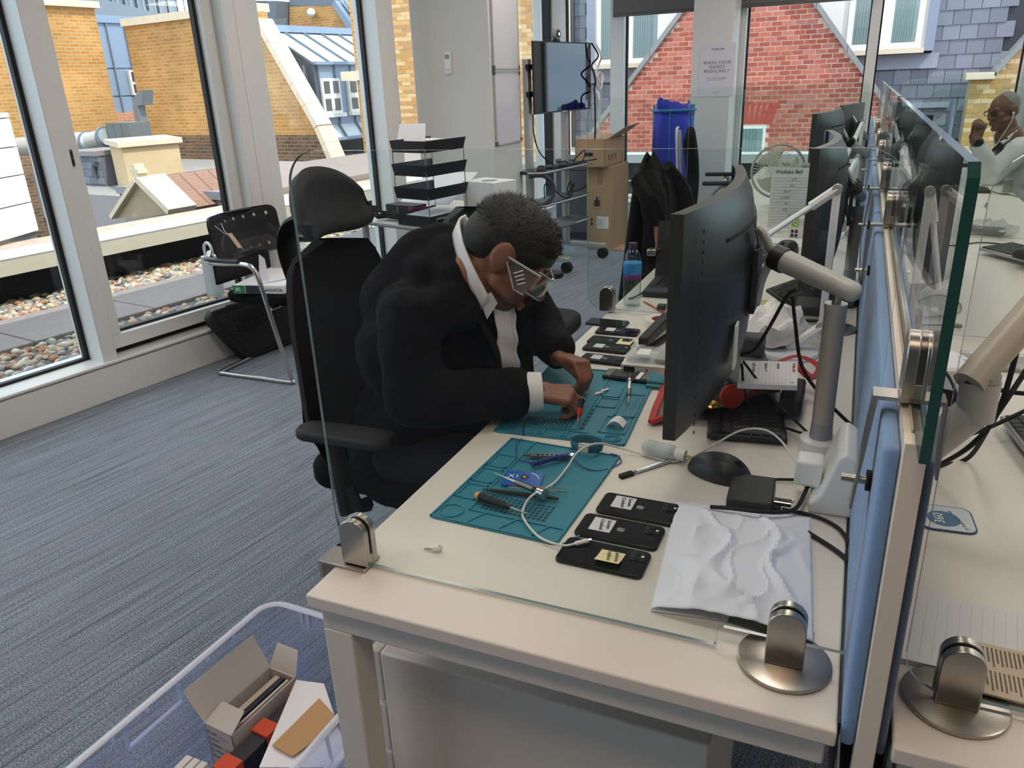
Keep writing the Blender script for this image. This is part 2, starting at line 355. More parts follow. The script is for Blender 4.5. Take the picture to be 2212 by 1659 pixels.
# far glazed wall ---------------------------------------------------
wf = bpy.data.objects.new('wall_far', None); COL.objects.link(wf); struct(wf, 'white framed glazed wall at the far end')
MB().box(XS, XR, YF, YF + .25, 0, .185).build('baseboard_panel', M_white, wf, bevel=.004); MB().box(XS, XR, YF - .02, YF + .25, .19, .205).build('sill', M_white, wf, bevel=.003)
MB().box(XS, XR, YF, YF + .25, 2.55, ZC).build('head_rail', M_white, wf)
fm = [(-1.775, -1.635), (-.86, -.40), (.715, .80), (2.00, 2.16), (3.4, 3.5), (4.8, 4.9)]
for a, b in fm: MB().box(a, b, YF + .0, YF + .2, .2, 2.6).build('mullion', M_white, wf, bevel=.004)
xs = [XS] + [x for p in fm for x in p] + [XR]
for i in range(0, len(xs), 2):
    w = bpy.data.objects.new('window_%d' % (6 + i // 2), None); COL.objects.link(w); struct(w, 'tall pane of the far glazed wall, number %d from the corner' % (1 + i // 2))
    MB().box(xs[i], xs[i] + .016, YF + .1, YF + .15, .205, 2.56).box(xs[i + 1] - .012, xs[i + 1], YF + .1, YF + .15, .205, 2.56).build('gasket', M_gasket, w)
    MB().box(xs[i] + .016, xs[i + 1] - .012, YF + .12, YF + .126, .205, 2.56).build('pane', M_glassw, w, smooth=0)
wh = MB().box(-.385, -.365, YF - .03, YF, 1.18, 1.34).build('window_handle', mat('latch_grey'), wf, bevel=.004)
# columns
struct(MB().box(-2.36, -1.73, 4.6, 5.13, 0, ZC).build('trim_1', M_wall, bevel=.006), 'square white column with the wall controller')
struct(MB().box(-.83, -.455, 7.30, 7.72, 0, ZC).build('trim_2', M_wall, bevel=.006), 'white column with the hand washing poster')
struct(MB().box(2.09, 2.5, 7.2, 7.74, 0, ZC).build('trim_3', M_wall, bevel=.006), 'pale column behind the seated person at right')
# roller blinds
M_blind = mat('grey_roller_blind', '6E6A69', .85, bump=.1, bs=700)
for x0, x1, nm in ((-1.72, -.87, 'grey roller blind hanging left of the poster column'), (-.44, .71, 'grey roller blind hanging right of the poster column')):
    t = thing('roller_blind', nm, 'blind', (0, YF - .1, 0), 0, None)
    MB().box(x0, x1, 0, .003, 2.10, 2.6).build('fabric', M_blind, t); MB().box(x0, x1, -.012, .014, 2.075, 2.105).build('bottom_bar', mat('blind_bar', '5A5757', .5), t, bevel=.006)
    MB().cyl((x0, 0, 2.62), (x1, 0, 2.62), .035).build('roller', M_white, t)
# ------------------------------------------------------------------ outside: terrace
M_pave = mat('terrace_paving', '8D817C', .9, var=.22, vs=14, bump=.3, bs=120)
M_cop = mat('aluminium_coping', 'C9C8CC', .45, metal=.2, var=.05, vs=4)
M_copf = mat('coping_edge', 'BBB2A0', .6, var=.1, vs=8)
M_ups = mat('black_upstand', '1F2022', .8)
PEB = [mat('pebble_%s' % c, c, .75, var=.15, vs=40) for c in ('A59A90', 'C2AE93', '8B8987', 'B49A86', 'D3C9B8', '757779', 'BCAF8C', 'A9765A')]
tb = MB().box(-6, 7, .26, 2.95, -.14, -.045, WM).build('terrace_base', M_ups, smooth=0); struct(tb, 'dark waterproof base of the roof terrace')
pv = bpy.data.objects.new('terrace_path', None); COL.objects.link(pv); struct(pv, 'line of square paving slabs on the roof terrace')
for k in range(12):
    s0 = -3.55 + k * .9
    MB().box(s0 + .006, s0 + .894, 1.5, 2.29, -.045, .0, WM).build('paving_slab', M_pave, pv, bevel=.006)
def pebble_mesh(k):
    q = random.Random(k); b = MB().ball((0, 0, 0), 1, 1, .75 + .2 * q.random(), .5 + .15 * q.random(), n=8, m=5)
    b.v = [(x * (1 + .12 * q.uniform(-1, 1)), y * (1 + .12 * q.uniform(-1, 1)), z) for x, y, z in b.v]; return b
def pebbles(name, label, s0, s1, t0, t1, n, nparts, z=-.035):
    bed = MB().box(s0, s1, t0, t1, -.045, -.03, WM).build(name, mat('pebble_bed_grit', '6B645C', .95, var=.3, vs=30), smooth=0); struct(bed, label)
    q = random.Random(n); P = []
    for i in range(n):
        s = q.uniform(s0, s1); t = q.uniform(t0 + .02, t1 - .02); P.append((wst(s, t, z + q.uniform(0, .022)), q.uniform(.019, .036), q.uniform(0, 6.3), q.uniform(-.3, .3), q.uniform(-.3, .3), q.randrange(6)))
    P.sort(key=lambda p: (p[0] - Vector((-2.6, 2.0, 0))).length)
    base = [pebble_mesh(k) for k in range(6)]
    meshes = {}
    for p, r, rz, a, b_, k in P[:nparts]:
        key = (k, q.randrange(len(PEB)))
        if key not in meshes:
            me = base[key[0]].mesh('pebble'); me.materials.append(PEB[key[1]]); me.polygons.foreach_set('use_smooth', [True] * len(me.polygons)); meshes[key] = me
        o = bpy.data.objects.new('pebble', meshes[key]); COL.objects.link(o); o.location = p; o.rotation_euler = (a, b_, rz); o.scale = (r, r, r); o.parent = bed
    for j, m in enumerate(PEB):
        mb = MB()
        for p, r, rz, a, b_, k in P[nparts + j::len(PEB)]:
            T = Matrix.Translation(p) @ Euler((a, b_, rz)).to_matrix().to_4x4() @ Matrix.Scale(r, 4); mb.add(base[k].v, base[k].f, T)
        me = bpy.data.meshes.new('loose_pebbles'); me.from_pydata(mb.v, [], mb.f); me.materials.append(m); me.polygons.foreach_set('use_smooth', [True] * len(me.polygons))
        o = bpy.data.objects.new('loose_pebbles', me); COL.objects.link(o); o.parent = bed; o['kind'] = 'stuff'
pebbles('pebble_strip', 'strip of mixed pebbles against the window wall', -.8, 6, .27, 1.49, 4200, 300)
pebbles('pebble_border', 'border of pale pebbles under the parapet', -.2, 7, 2.31, 2.94, 3000, 300)
par = bpy.data.objects.new('terrace_parapet', None); COL.objects.link(par); struct(par, 'low roof parapet with aluminium coping')
MB().box(-6, 7, 2.93, 3.3, -.1, .25, WM).build('upstand', M_ups, par, smooth=0)
MB().box(-6, 7, 2.60, 2.625, .245, .372, WM).build('coping_face', M_copf, par, smooth=0)
MB().box(-6, 7, 2.60, 3.02, .36, .375, WM).build('coping_sheet', M_cop, par, smooth=0)
MB().box(-6, 7, 2.625, 3.35, .24, .358, WM).build('coping_core', M_ups, par, smooth=0)
MB().box(-6, 7, 3.02, 3.36, .36, .372, WM).build('rusty_ledge', mat('rust_stained_stone', 'B9A08F', .9, var=.35, vs=9), par, smooth=0)
# galvanised post outside
t = thing('vent_post', 'round galvanised steel post standing outside the window', 'post', gz(466, 632, 0), 0)
zr = gt(466, 528, -(t.location - W0).dot(-WO)).z
MB().cyl((0, 0, -.04), (0, 0, .30), .07, .064, 24).build('pipe', mat('galvanised_steel', 'A9AEAE', .5, metal=.3, var=.12, vs=10), t)
MB().tube(spline([(-.035, 0, .29), (-.035, 0, .37), (0, 0, .405), (.035, 0, .37), (.035, 0, .29)], 6), .012).build('hoop', M_silver, t)
# far terrace beyond the far wall
struct(MB().box(-3, 6, YF + .25, 9.4, -.14, .09).build('terrace_far', mat('grey_roof_felt', '55575A', .9, var=.1, vs=20), smooth=0), 'grey flat roof beyond the far windows')
q = random.Random(3); bed = struct(MB().box(-2.6, 6, 8.05, 9.0, .09, .10).build('pebble_margin', mat('pebble_bed_grit'), smooth=0), 'pebble margin beyond the far windows')
base = [pebble_mesh(k) for k in range(6)]
for j in (0, 1, 3, 4, 6):
    mb = MB()
    for i in range(330):
        r = q.uniform(.02, .035); mb.add((bb := base[q.randrange(6)]).v, bb.f, Matrix.Translation((q.uniform(-2.6, 3.0), q.uniform(8.06, 8.98), .11)) @ Matrix.Rotation(q.uniform(0, 6), 4, 'Z') @ Matrix.Scale(r, 4))
    o = mb.build('loose_pebbles', PEB[j], bed, smooth=180); o['kind'] = 'stuff'
pf = bpy.data.objects.new('parapet_far', None); COL.objects.link(pf); struct(pf, 'dark parapet with pale coping beyond the far windows')
MB().box(-3, 6, 9.0, 9.15, -.1, .28).build('upstand', mat('felt_upstand', '4A4D50', .85), pf, smooth=0)
MB().box(-3, 6, 8.98, 9.0, .275, .29).build('flashing_line', M_cop, pf, smooth=0)
MB().box(-3, 6, 9.02, 9.2, .29, .5).build('upper_upstand', mat('felt_upstand_upper', '34363A', .8), pf, smooth=0)
MB().box(-3, 6, 8.97, 9.3, .5, .60).build('coping', M_cop, pf, smooth=0)
# ------------------------------------------------------------------ outside: buildings seen to the left
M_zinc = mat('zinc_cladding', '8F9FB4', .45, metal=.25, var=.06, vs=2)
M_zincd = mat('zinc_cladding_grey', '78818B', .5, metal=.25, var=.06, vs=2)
M_zroof = mat('zinc_roof', 'C3CBCF', .4, metal=.15, var=.04, vs=2)
M_stone = mat('pale_stone_coping', 'D9C8AE', .85, var=.12, vs=6)
M_stock = brickmat('yellow_stock_brick', 'CC9653', 'B57C3C', 'C9A878', stain=.28)
M_stockd = brickmat('sooty_stock_brick', '7C5B40', '54423A', '8A7560', stain=.4)
M_salmon = brickmat('salmon_brick', 'C98C6C', 'B8785A', 'C9A58A')
M_pane = mat('dark_window_pane', '4A4745', .15, spec=.6)
M_wframe = mat('white_window_frame', 'EFEDE6', .5)
def loc_obj(mb_fn, name, m, parent, origin, rz, **k):
    """build in a local frame (X along, Y outward/back, Z up) so wall textures run true"""
    mb = MB(); mb_fn(mb); o = mb.build(name, m, parent, smooth=0, **k); o.location = origin; o.rotation_euler = (0, 0, rz); return o
def local_poly(pts, origin, rz):
    Mi = (Matrix.Translation(origin) @ Matrix.Rotation(rz, 4, 'Z')).inverted(); return [Mi @ Vector(p) for p in pts]
def wallpoly(name, m, parent, pts, rz, thick, origin=None):
    origin = Vector(origin) if origin is not None else Vector(pts[0]); L_ = local_poly(pts, origin, rz)
    return loc_obj(lambda mb: mb.slab(L_, (0, thick, 0)), name, m, parent, origin, rz)
ZB = -6.0
# front building, parallel with the window wall
T1 = 15.0; S2 = 10.6
b1 = thing('brick_block', 'yellow brick block with pale coping behind the silver duct', 'building', wst(9, T1, ZB))
b1.location = (0, 0, 0)
rt = gt(203, 18, T1); s1e = (rt - W0).dot(WU)
top1 = rt.z
wallpoly('wall', M_stock, b1, [wst(2, T1, .55), wst(s1e, T1, .55), wst(s1e, T1, top1), wst(2, T1, top1)], WROT, 1.5)
wallpoly('wall_base', M_stockd, b1, [wst(2, T1, ZB), wst(s1e, T1, ZB), wst(s1e, T1, .55), wst(2, T1, .55)], WROT, 1.5)
MB().slab([wst(2, T1 - .12, top1), wst(s1e + .08, T1 - .12, top1), wst(s1e + .08, T1 - .12, top1 + .14), wst(2, T1 - .12, top1 + .14)], WO * 1.7).build('coping', M_stone, b1, smooth=0)
# glazed upper storey far behind
ft = thing('glazed_tower', 'distant glass fronted upper storey with railings against the sky', 'building')
te = CAM + ray(386, 44) * (36 / CF); td = ray(960, 185); td.z = 0; td.normalize(); tb_ = Vector((-td.y, td.x, 0)); UZ = Vector((0, 0, 1))
for i in range(14):
    a = te - td * (i * 1.3 + 1.2) - UZ * .2; MB().slab([a, a + td * 1.18, a + td * 1.18 + UZ * 1.5, a + UZ * 1.5], tb_ * .1).build('glass_panel', mat('tower_glass', '5B6A74', .1, spec=.8), ft, smooth=0)
    a = a + td * 1.18 - tb_ * .06; MB().slab([a, a + td * .12, a + td * .12 + UZ * 1.55, a + UZ * 1.55], tb_ * .2).build('mullion', M_silver, ft, smooth=0)
    a = te - td * (i * 1.3 - .4) - tb_ * 1.0 - UZ * .9; MB().cyl(a, a + UZ * 1.7, .03, n=6).build('railing_post', M_silver, ft)
a = te - td * 19 + UZ * 1.35 - tb_ * 1.4; MB().slab([a, a + td * 19.6, a + td * 19.6 + tb_ * 5, a + tb_ * 5], UZ * .12).build('roof_edge', M_zroof, ft, smooth=0)
a = te - td * 19 - UZ * 1.6 - tb_ * 1.2; MB().slab([a, a + td * 19.2, a + td * 19.2 + tb_ * 5, a + tb_ * 5], UZ * 1.35).build('terrace_edge', mat('tower_band', '7F8890', .6), ft, smooth=0)
# zinc link between the two brick walls
zl = thing('zinc_link', 'narrow pale zinc clad wall between two yellow brick walls', 'building')
T3 = 17.0
zt = gt(240, 50, T3).z
def zp(s0, s1, z0, z1, nm='zinc_sheet', m=None): MB().box(s0, s1, T3, T3 + .1, z0, z1, WM).build(nm, m or M_zinc, zl, smooth=0)
sL = s1e - .1; sheets = 9; w_ = .52
zl1 = gt(250, 150, T3).z; zl2 = gt(255, 210, T3).z; zl3 = gt(260, 243, T3).z
for k in range(sheets):
    a = sL + k * w_
    for z0, z1 in ((zl1 + .04, zt), (zl2 + .04, zl1), (zl3, zl2)): zp(a + .012, a + w_ - .012, z0, z1)
    MB().box(a - .015, a + .015, T3 - .05, T3, zl3, zt, WM).build('standing_seam', M_zincd, zl, smooth=0)
MB().box(sL, sL + 6, T3 + .02, T3 + .2, ZB, zt + .1, WM).build('backing', M_zincd, zl, smooth=0)
MB().box(sL, sL + 6, T3 - .06, T3 + .3, zt, zt + .18, WM).build('parapet_cap', M_zinc, zl, smooth=0)
wallpoly('brick_base', M_salmon, zl, [wst(sL, T3 - .1, ZB), wst(sL + 5, T3 - .1, ZB), wst(sL + 5, T3 - .1, zl3), wst(sL, T3 - .1, zl3)], WROT, .1)
wa = gt(277, 152, T3 - .1); wb = gt(300, 205, T3 - .1); sa = (wa - W0).dot(WU)
wn = MB().box(sa, sa + 1.2, T3 - .12, T3 - .02, wb.z, wa.z, WM).build('window', M_wframe, zl, smooth=0)
zm = (wa.z + wb.z) / 2
for z0, z1 in ((wb.z + .06, zm - .04), (zm + .04, wa.z - .04)): MB().box(sa + .05, sa + 1.1, T3 - .15, T3 - .11, z0, z1, WM).build('pane', M_pane, wn, smooth=0)
# gabled brick wall with zinc mansard, end wall across at S2
b2 = thing('gabled_brick_building', 'yellow brick gable wall with pale sloping coping and zinc dormers', 'building')
RZ2 = WROT - math.pi / 2       # local X runs from far (large t) to near (small t)
def G2(px, py): return gs(px, py, S2)
A = G2(268, 58); B = G2(420, 47); zsoot = G2(330, 292).z
pk = G2(552, 48); k1 = G2(683, 278); k2 = G2(728, 385)
# flat top part then slope down to the right
A2 = A.copy(); A2.z = ZB; k2b = k2.copy(); k2b.z = ZB
pb = pk + WO * 0
ctop = Vector((pk.x, pk.y, B.z))
def G2z(p, z): q_ = p.copy(); q_.z = z; return q_
# soot line splits the wall into two textured pieces
f_ = (zsoot - k1.z) / (k2.z - k1.z)
ks = k1.lerp(k2, f_)
wallpoly('wall', M_stock, b2, [G2z(A, zsoot), ks, k1, pk, G2z(pk, max(A.z, pk.z)), A], RZ2, .35)
wallpoly('wall_base', M_stockd, b2, [A2, k2b, k2, ks, G2z(A, zsoot)], RZ2, .35)
MB().slab([A - WU * .08 + Vector((0, 0, .0)), G2z(pk, A.z) - WU * .08, G2z(pk, A.z + .16) - WU * .08, G2z(A, A.z + .16) - WU * .08], WU * .5).build('parapet_coping', M_stone, b2, smooth=0)
def bandpts(p, q_, w): # band of width w above a sloping edge in the S2 plane
    d = (q_ - p).normalized(); nrm = d.cross(WU).normalized()
    if nrm.z < 0: nrm = -nrm
    return [p - WU * .06, q_ - WU * .06, q_ - WU * .06 + nrm * w, p - WU * .06 + nrm * w]
def seg(p, q_, n, nm, m, w):
    for i in range(n):
        a = p.lerp(q_, i / n); b_ = p.lerp(q_, (i + .985) / n); MB().slab(bandpts(a, b_, w), WU * .42).build(nm, m, b2, smooth=0)
seg(pk, k1, 5, 'coping_stone', M_stone, .13); seg(k1, k2, 3, 'coping_stone', M_stone, .13)
# mansard roof behind the gable, ridge runs along the window wall
S3 = S2 + .7
def G3(px, py): return gs(px, py, S3)
rg = G3(565, 66); ev = G3(660, 142); fr_t = G3(676, 140); fr_b = G3(693, 272); le = G3(712, 304)
LEN = 9.0
def strips(p, q_, n, L0, nm='roof_sheet', m=None):
    """standing seam sheets between edge through p and edge through q_, running along WU"""
    w = L0 / n; nrm = (q_ - p).cross(WU).normalized()
    if nrm.z < 0: nrm = -nrm
    for i in range(n):
        a0 = WU * (i * w + .01); a1 = WU * ((i + 1) * w - .01)
        MB().slab([p + a0, p + a1, q_ + a1, q_ + a0], -nrm * .05).build(nm, m or M_zroof, b2, smooth=0)
        MB().slab([p + WU * (i * w - .02), p + WU * (i * w + .02), q_ + WU * (i * w + .02), q_ + WU * (i * w - .02)], nrm * .045).build('standing_seam', M_zincd, b2, smooth=0)
strips(rg, fr_t, 16, LEN)
MB().slab([rg - WU * .2 + WO * .15 + Vector((0, 0, -.02)), rg + WU * LEN + WO * .15 + Vector((0, 0, -.02)), rg + WU * LEN - WO * .12 + Vector((0, 0, -.02)), rg - WU * .2 - WO * .12 + Vector((0, 0, -.02))], (0, 0, .14)).build('ridge_cap', M_zinc, b2, smooth=0)
MB().slab([fr_t - WO * .1, fr_t - WO * .1 + WU * LEN, fr_t + WO * .1 + WU * LEN, fr_t + WO * .1], (0, 0, .06)).build('eaves_trim', M_zinc, b2, smooth=0)
# dormer front wall (faces the room) and its side
fb = G2z(fr_t, fr_b.z)
MB().slab([fr_t, fr_t + WU * LEN, fb + WU * LEN, fb], WO * .2).build('dormer_front', M_zinc, b2, smooth=0)
for i in range(18):
    a = fr_t + WU * (i * .5 + .1); MB().slab([a, a + WU * .03, G2z(a, fb.z) + WU * .03, G2z(a, fb.z)], -WO * .03).build('standing_seam', M_zincd, b2, smooth=0)
MB().slab([fr_t, fb, G2z(rg, fb.z), rg], WU * .1).build('dormer_side', M_zincd, b2, smooth=0)  # darker zinc puts the shading of the side wall into its colour
for i in range(4):
    a = fr_t.lerp(G2z(rg, fr_t.z), (i + 1) * .19); MB().slab([a - WU * .03, a + WO * .03 - WU * .03, G2z(a, fb.z) + WO * .03 - WU * .03, G2z(a, fb.z) - WU * .03], WU * .03).build('standing_seam', M_zinc, b2, smooth=0)
def t_of(p): return (p - W0).dot(WO)
TF = t_of(fr_t)
def sash(p0, p1, T, nx=2, ny=2, nm='window'):
    """white casement between two opposite corners on the plane t = T"""
    s0 = (p0 - W0).dot(WU); s1 = (p1 - W0).dot(WU); z1 = p0.z; z0 = p1.z
    w = MB().box(s0, s1, T - .05, T + .02, z0, z1, WM).build(nm, M_wframe, b2, smooth=0)
    MB().box(s0 - .05, s1 + .05, T - .12, T, z0 - .08, z0, WM).build('window_sill', M_wframe, w, smooth=0)
    fx = (s1 - s0) / nx; fz = (z1 - z0) / ny
    for i in range(nx):
        for j in range(ny): MB().box(s0 + i * fx + .055, s0 + (i + 1) * fx - .055, T - .06, T - .045, z0 + j * fz + .055, z0 + (j + 1) * fz - .055, WM).build('pane', M_pane, w, smooth=0)
sash(gt(690, 170, TF - .02), gt(738, 243, TF - .02), TF - .02); sash(gt(748, 170, TF - .02), gt(795, 238, TF - .02), TF - .02)
fb2 = fb; strips(fb2, G2z(fb2, fb2.z) - WO * (TF - t_of(le)) + Vector((0, 0, le.z - fb2.z)), 16, LEN)
lw = fb2 - WO * (TF - t_of(le)) + Vector((0, 0, le.z - fb2.z)); TL = t_of(lw)
MB().slab([lw - WO * .1, lw - WO * .1 + WU * LEN, lw + WO * .1 + WU * LEN, lw + WO * .1], (0, 0, .05)).build('eaves_trim', M_zinc, b2, smooth=0)
lws = lw + WU * 1.2
MB().slab([lws, lws + WU * LEN, G2z(lws, ZB) + WU * LEN, G2z(lws, ZB)], WO * .2).build('lower_dormer_front', M_zinc, b2, smooth=0)
MB().slab([lws, G2z(lws, ZB), G2z(lws, ZB) + WO * 3, lws + WO * 3], WU * .1).build('lower_dormer_side', M_zincd, b2, smooth=0)  # side shading again put into the colour by the darker zinc
for i in range(12):
    a = lws + WU * (i * .5 + .1); MB().slab([a, a + WU * .03, G2z(a, a.z - 1.2) + WU * .03, G2z(a, a.z - 1.2)], -WO * .03).build('standing_seam', M_zincd, b2, smooth=0)
sash(gt(766, 334, TL - .02), gt(802, 366, TL - .02), TL - .02, 2, 1)
# taller blocks behind the ridge
b4 = thing('rear_roof_block', 'grey roof plant and brick chimney stack behind the zinc ridge', 'building')
S4 = S2 + 7
def G4(px, py): return gs(px, py, S4)
wallpoly('brick_wall', M_stock, b4, [G4(625, 110), G4(800, 110), G4(800, 12), G4(625, 12)], RZ2, .6)
MB().slab([G4(625, 14), G4(745, 12), G4(745, -12), G4(625, -12)], WU * .6).build('lead_band', M_zincd, b4, smooth=0)
MB().slab([p_ - WU * .5 for p_ in (G4(536, 110), G4(596, 110), G4(600, 4), G4(536, 4))], WU * 1.4).build('plant_box', mat('dark_grey_plant', '5A5B66', .6), b4, smooth=0)
MB().slab([p_ - WU * .5 for p_ in (G4(597, 110), G4(618, 110), G4(624, 4), G4(601, 4))], WU * 1.2).build('plant_box_side', M_zincd, b4, smooth=0)
a0 = G4(732, 8); a1 = G4(790, 95)
MB().slab([p_ - WU * .3 for p_ in (G4(732, 12), G4(790, 100), G4(790, 76), G4(738, 2))], WU * .6).build('sloping_parapet', M_zinc, b4, smooth=0)
MB().slab([p_ - WU * .1 for p_ in (G4(740, 2), G4(800, 78), G4(800, -10), G4(748, -10))], WU * .3).build('roof_sheet', M_zroof, b4, smooth=0)
for k in range(4): MB().slab([p_ - WU * .14 for p_ in (G4(748 + k * 13, 2), G4(749.5 + k * 13, 2), G4(781.5 + k * 13, 52), G4(780 + k * 13, 52))], WU * .04).build('standing_seam', M_zincd, b4, smooth=0)
cm = MB().ball(G4(680, 28) - WU * .15, .13, n=12, m=8).build('dome_camera', M_wplast, b4)
# right hand stock brick wall B3, bricks built
def brickwall(name, label, origin, along, out, inside, a0, a1, z0, z1, bw, bh, j, cols, mortar, cap=300, setback=.02, cat='building'):
    """masonry laid brick by brick over a mortar backing; inside(a, z) says where the wall is"""
    th = thing(name, label, cat) if cat else None
    if th is None: th = bpy.data.objects.new(name, None); COL.objects.link(th); struct(th, label)
    q = random.Random(len(name)); cells = []; r = 0; z = z0
    while z < z1:
        a = a0 - (bw / 2 if r % 2 else 0)
        while a < a1:
            c0 = max(a, a0); c1 = min(a + bw, a1)
            if c1 - c0 > .04 and inside((c0 + c1) / 2, z + bh / 2): cells.append((c0, z, c1 - c0))
            a += bw
        z += bh; r += 1
    mats_ = [mat(name + '_brick_%d' % i, c, .85, var=.12, vs=9) for i, c in enumerate(cols)]
    F = Matrix((( along.x, out.x, 0, origin.x), (along.y, out.y, 0, origin.y), (0, 0, 1, origin.z), (0, 0, 0, 1)))
    cells.sort(key=lambda c: (F @ Vector((c[0], 0, c[1])) - CAM).length)
    meshes = []
    for m in mats_:
        me = MB().box(0, bw - j, -setback, 0, 0, bh - j).mesh('brick'); me.materials.append(m); meshes.append(me)
    rest = [MB() for _ in mats_]
    for i, (a, z, cw) in enumerate(cells):
        k = q.randrange(len(mats_)); d = q.uniform(0, .008)
        if i < cap:
            o = bpy.data.objects.new('brick', meshes[k]); COL.objects.link(o); o.matrix_world = F @ Matrix.Translation((a, d, z)) @ Matrix.Diagonal((cw / bw, 1, 1, 1)); o.parent = th
        else: rest[k].box(a, a + cw - j, -setback, d, z, z + bh - j, F)
    for mb, m in zip(rest, mats_):
        if mb.v: o = mb.build('brickwork', m, th, smooth=0); o['kind'] = 'stuff'
    return th, F
Y3 = 14.0
pL = gy(772, 100, Y3); pR = gy(1217, 100, Y3)
b3, F3 = brickwall('stock_brick_wall', 'pale stock brick wall seen either side of the white column', Vector((0, Y3, 0)), Vector((1, 0, 0)), Vector((0, -1, 0)), lambda a, z: True,
    pL.x, pR.x, -.6, 3.4, .20, .076, .010, ('CFA062', 'BF8C4C', 'D8B480', 'B98A5A'), 'D5C3A0')
MB().box(pL.x - .0, pR.x, Y3 + .004, Y3 + .4, ZB, 3.4).build('mortar_backing', mat('pale_mortar', 'D9C8A8', .95), b3, smooth=0)
MB().box(pL.x - .10, pL.x, Y3 + .0, Y3 + .4, ZB, 3.4).build('corner_return', M_stock, b3, smooth=0)
MB().box(pL.x - .45, pL.x + .02, Y3 - .06, Y3 + .3, gy(772, 168, Y3).z - .05, gy(772, 160, Y3).z + .06).build('stone_corbel', M_stone, b3, smooth=0)
# rendered chimney, ducts, slate dormer, stone gable and flat roofs just beyond the parapet
def box_at(name, m, par_, p, along, w, d, z0, z1, bevel=0):
    back = Vector((-along.y, along.x, 0)); P = [p, p + along * w, p + along * w + back * d, p + back * d]
    return MB().slab([Vector((v.x, v.y, z0)) for v in P], (0, 0, z1 - z0)).build(name, m, par_, smooth=0, bevel=bevel)
RA = -WO     # direction to the right across, perpendicular to the window wall
ch = thing('rendered_chimney', 'broad cream rendered chimney stack with a flat stone cap', 'chimney')
Sc = 5.2
def dep_(px, py, d): return CAM + ray(px, py) * (d / CF)
def GC(px, py): return gs(px, py, Sc)
pc_ = dep_(265, 330, 11.0); pr_ = dep_(387, 320, 11.6); pl_ = dep_(236, 312, 11.9)
def col4(z, g=0):
    e1 = (pr_ - pc_); e1.z = 0; e2 = (pl_ - pc_); e2.z = 0; u1 = e1.normalized(); u2 = e2.normalized()
    return [G2z(pc_ - u1 * g - u2 * g, z), G2z(pc_ + e1 + u1 * g - u2 * g, z), G2z(pc_ + e1 + e2 + (u1 + u2) * g, z), G2z(pc_ + e2 + u2 * g - u1 * g, z)]
capz = onpl(300, 316, pc_, (pc_ - CAM)).z
MB().slab(col4(-1.5), (0, 0, capz + 1.5)).build('stack', mat('cream_render', 'CDB28A', .9, var=.14, vs=3), ch, smooth=0)
MB().slab(col4(capz, .06), (0, 0, .075)).build('cap_slab', M_stone, ch, smooth=0)
fl = thing('metal_flue', 'square galvanised metal flue with a bent top', 'flue')
p0 = gs(300, 300, Sc + 3.2); p1 = gs(293, 228, Sc + 3.2)
box_at('shaft', mat('flue_metal', '7D858A', .5, metal=.4), fl, G2z(p0, 0), RA, .17, .17, p0.z - .6, p1.z)
MB().slab([G2z(p1, p1.z) - RA * .08, G2z(p1, p1.z) + RA * .2, G2z(p1, p1.z + .28) + RA * .3, G2z(p1, p1.z + .14) - RA * .08], WU * .25).build('cowl', mat('flue_metal'), fl, smooth=0)
du = thing('ventilation_duct', 'fat silver ventilation duct lying on the roof', 'duct')
dm = mat('duct_metal', 'C9CDCB', .35, metal=.5)
S5 = 6.6
d0 = gs(140, 318, S5); d1 = gs(232, 295, S5); rr = .17
MB().cyl(d0 - RA * 1.5, d0.lerp(d1, .55), rr, n=24).build('pipe', dm, du); MB().cyl(d0.lerp(d1, .55), d0.lerp(d1, .62), rr, rr * .82, 24).build('reducer', dm, du); MB().cyl(d0.lerp(d1, .62), d1, rr * .82, n=24).build('narrow_pipe', dm, du)
for f in (.25, .56, .95): c0 = d0.lerp(d1, f); MB().cyl(c0 - RA * .02, c0 + RA * .02, rr * 1.06, n=24).build('joint_ring', M_zincd, du)
fx = thing('fan_box', 'grey metal fan housing at the end of the silver duct', 'housing')
for k in range(3): box_at('housing_panel', mat('fan_box_metal', '6F7270', .5, metal=.3), fx, G2z(d1, 0) + RA * (.02 + k * .22), RA, .21, .4, d1.z - .18, d1.z + .22)
sd = thing('slate_dormer', 'small slate clad roof dormer with a bent vent pipe', 'dormer')
S6 = 5.6
e0 = gs(170, 395, S6); e1 = gs(229, 395, S6); zt6 = gs(200, 333, S6).z
box_at('body', mat('slate_body', '6A6C74', .7), sd, G2z(e0, 0), RA, (e1 - e0).dot(RA), .5, e0.z - 1, zt6 - .02)
wd6 = (e1 - e0).dot(RA); rows = 4
for r in range(rows):
    for c in range(5):
        hz = (zt6 - e0.z) / rows; x0 = c * wd6 / 4 - (wd6 / 8 if r % 2 else 0); x1 = min(wd6, x0 + wd6 / 4 - .006); x0 = max(0, x0)
        if x1 - x0 < .03: continue
        pp = G2z(e0, e0.z + r * hz) + RA * x0 - WU * .02
        MB().slab([pp, pp + RA * (x1 - x0), pp + RA * (x1 - x0) + Vector((0, 0, hz - .005)), pp + Vector((0, 0, hz - .005))], WU * .02).build('slate', mat('slate_%d' % ((r + c) % 3), ('71747E', '7B7E88', '686B75')[(r + c) % 3], .65), sd, smooth=0)
box_at('roof', mat('felt_roof', '85807E', .9), sd, G2z(e0, 0) - RA * .1 - WU * .1, RA, wd6 + .12, .7, zt6 - .02, zt6 + .05)
hk = gs(203, 356, S6 - .05); MB().tube(spline([hk + RA * .07, hk, hk - RA * .02 - Vector((0, 0, .06)), hk - RA * .03 - Vector((0, 0, .2))], 5), [.03] * 6 + [.035] * 10, 10).build('vent_pipe', mat('dark_pipe', '4A4A4C', .6), sd)
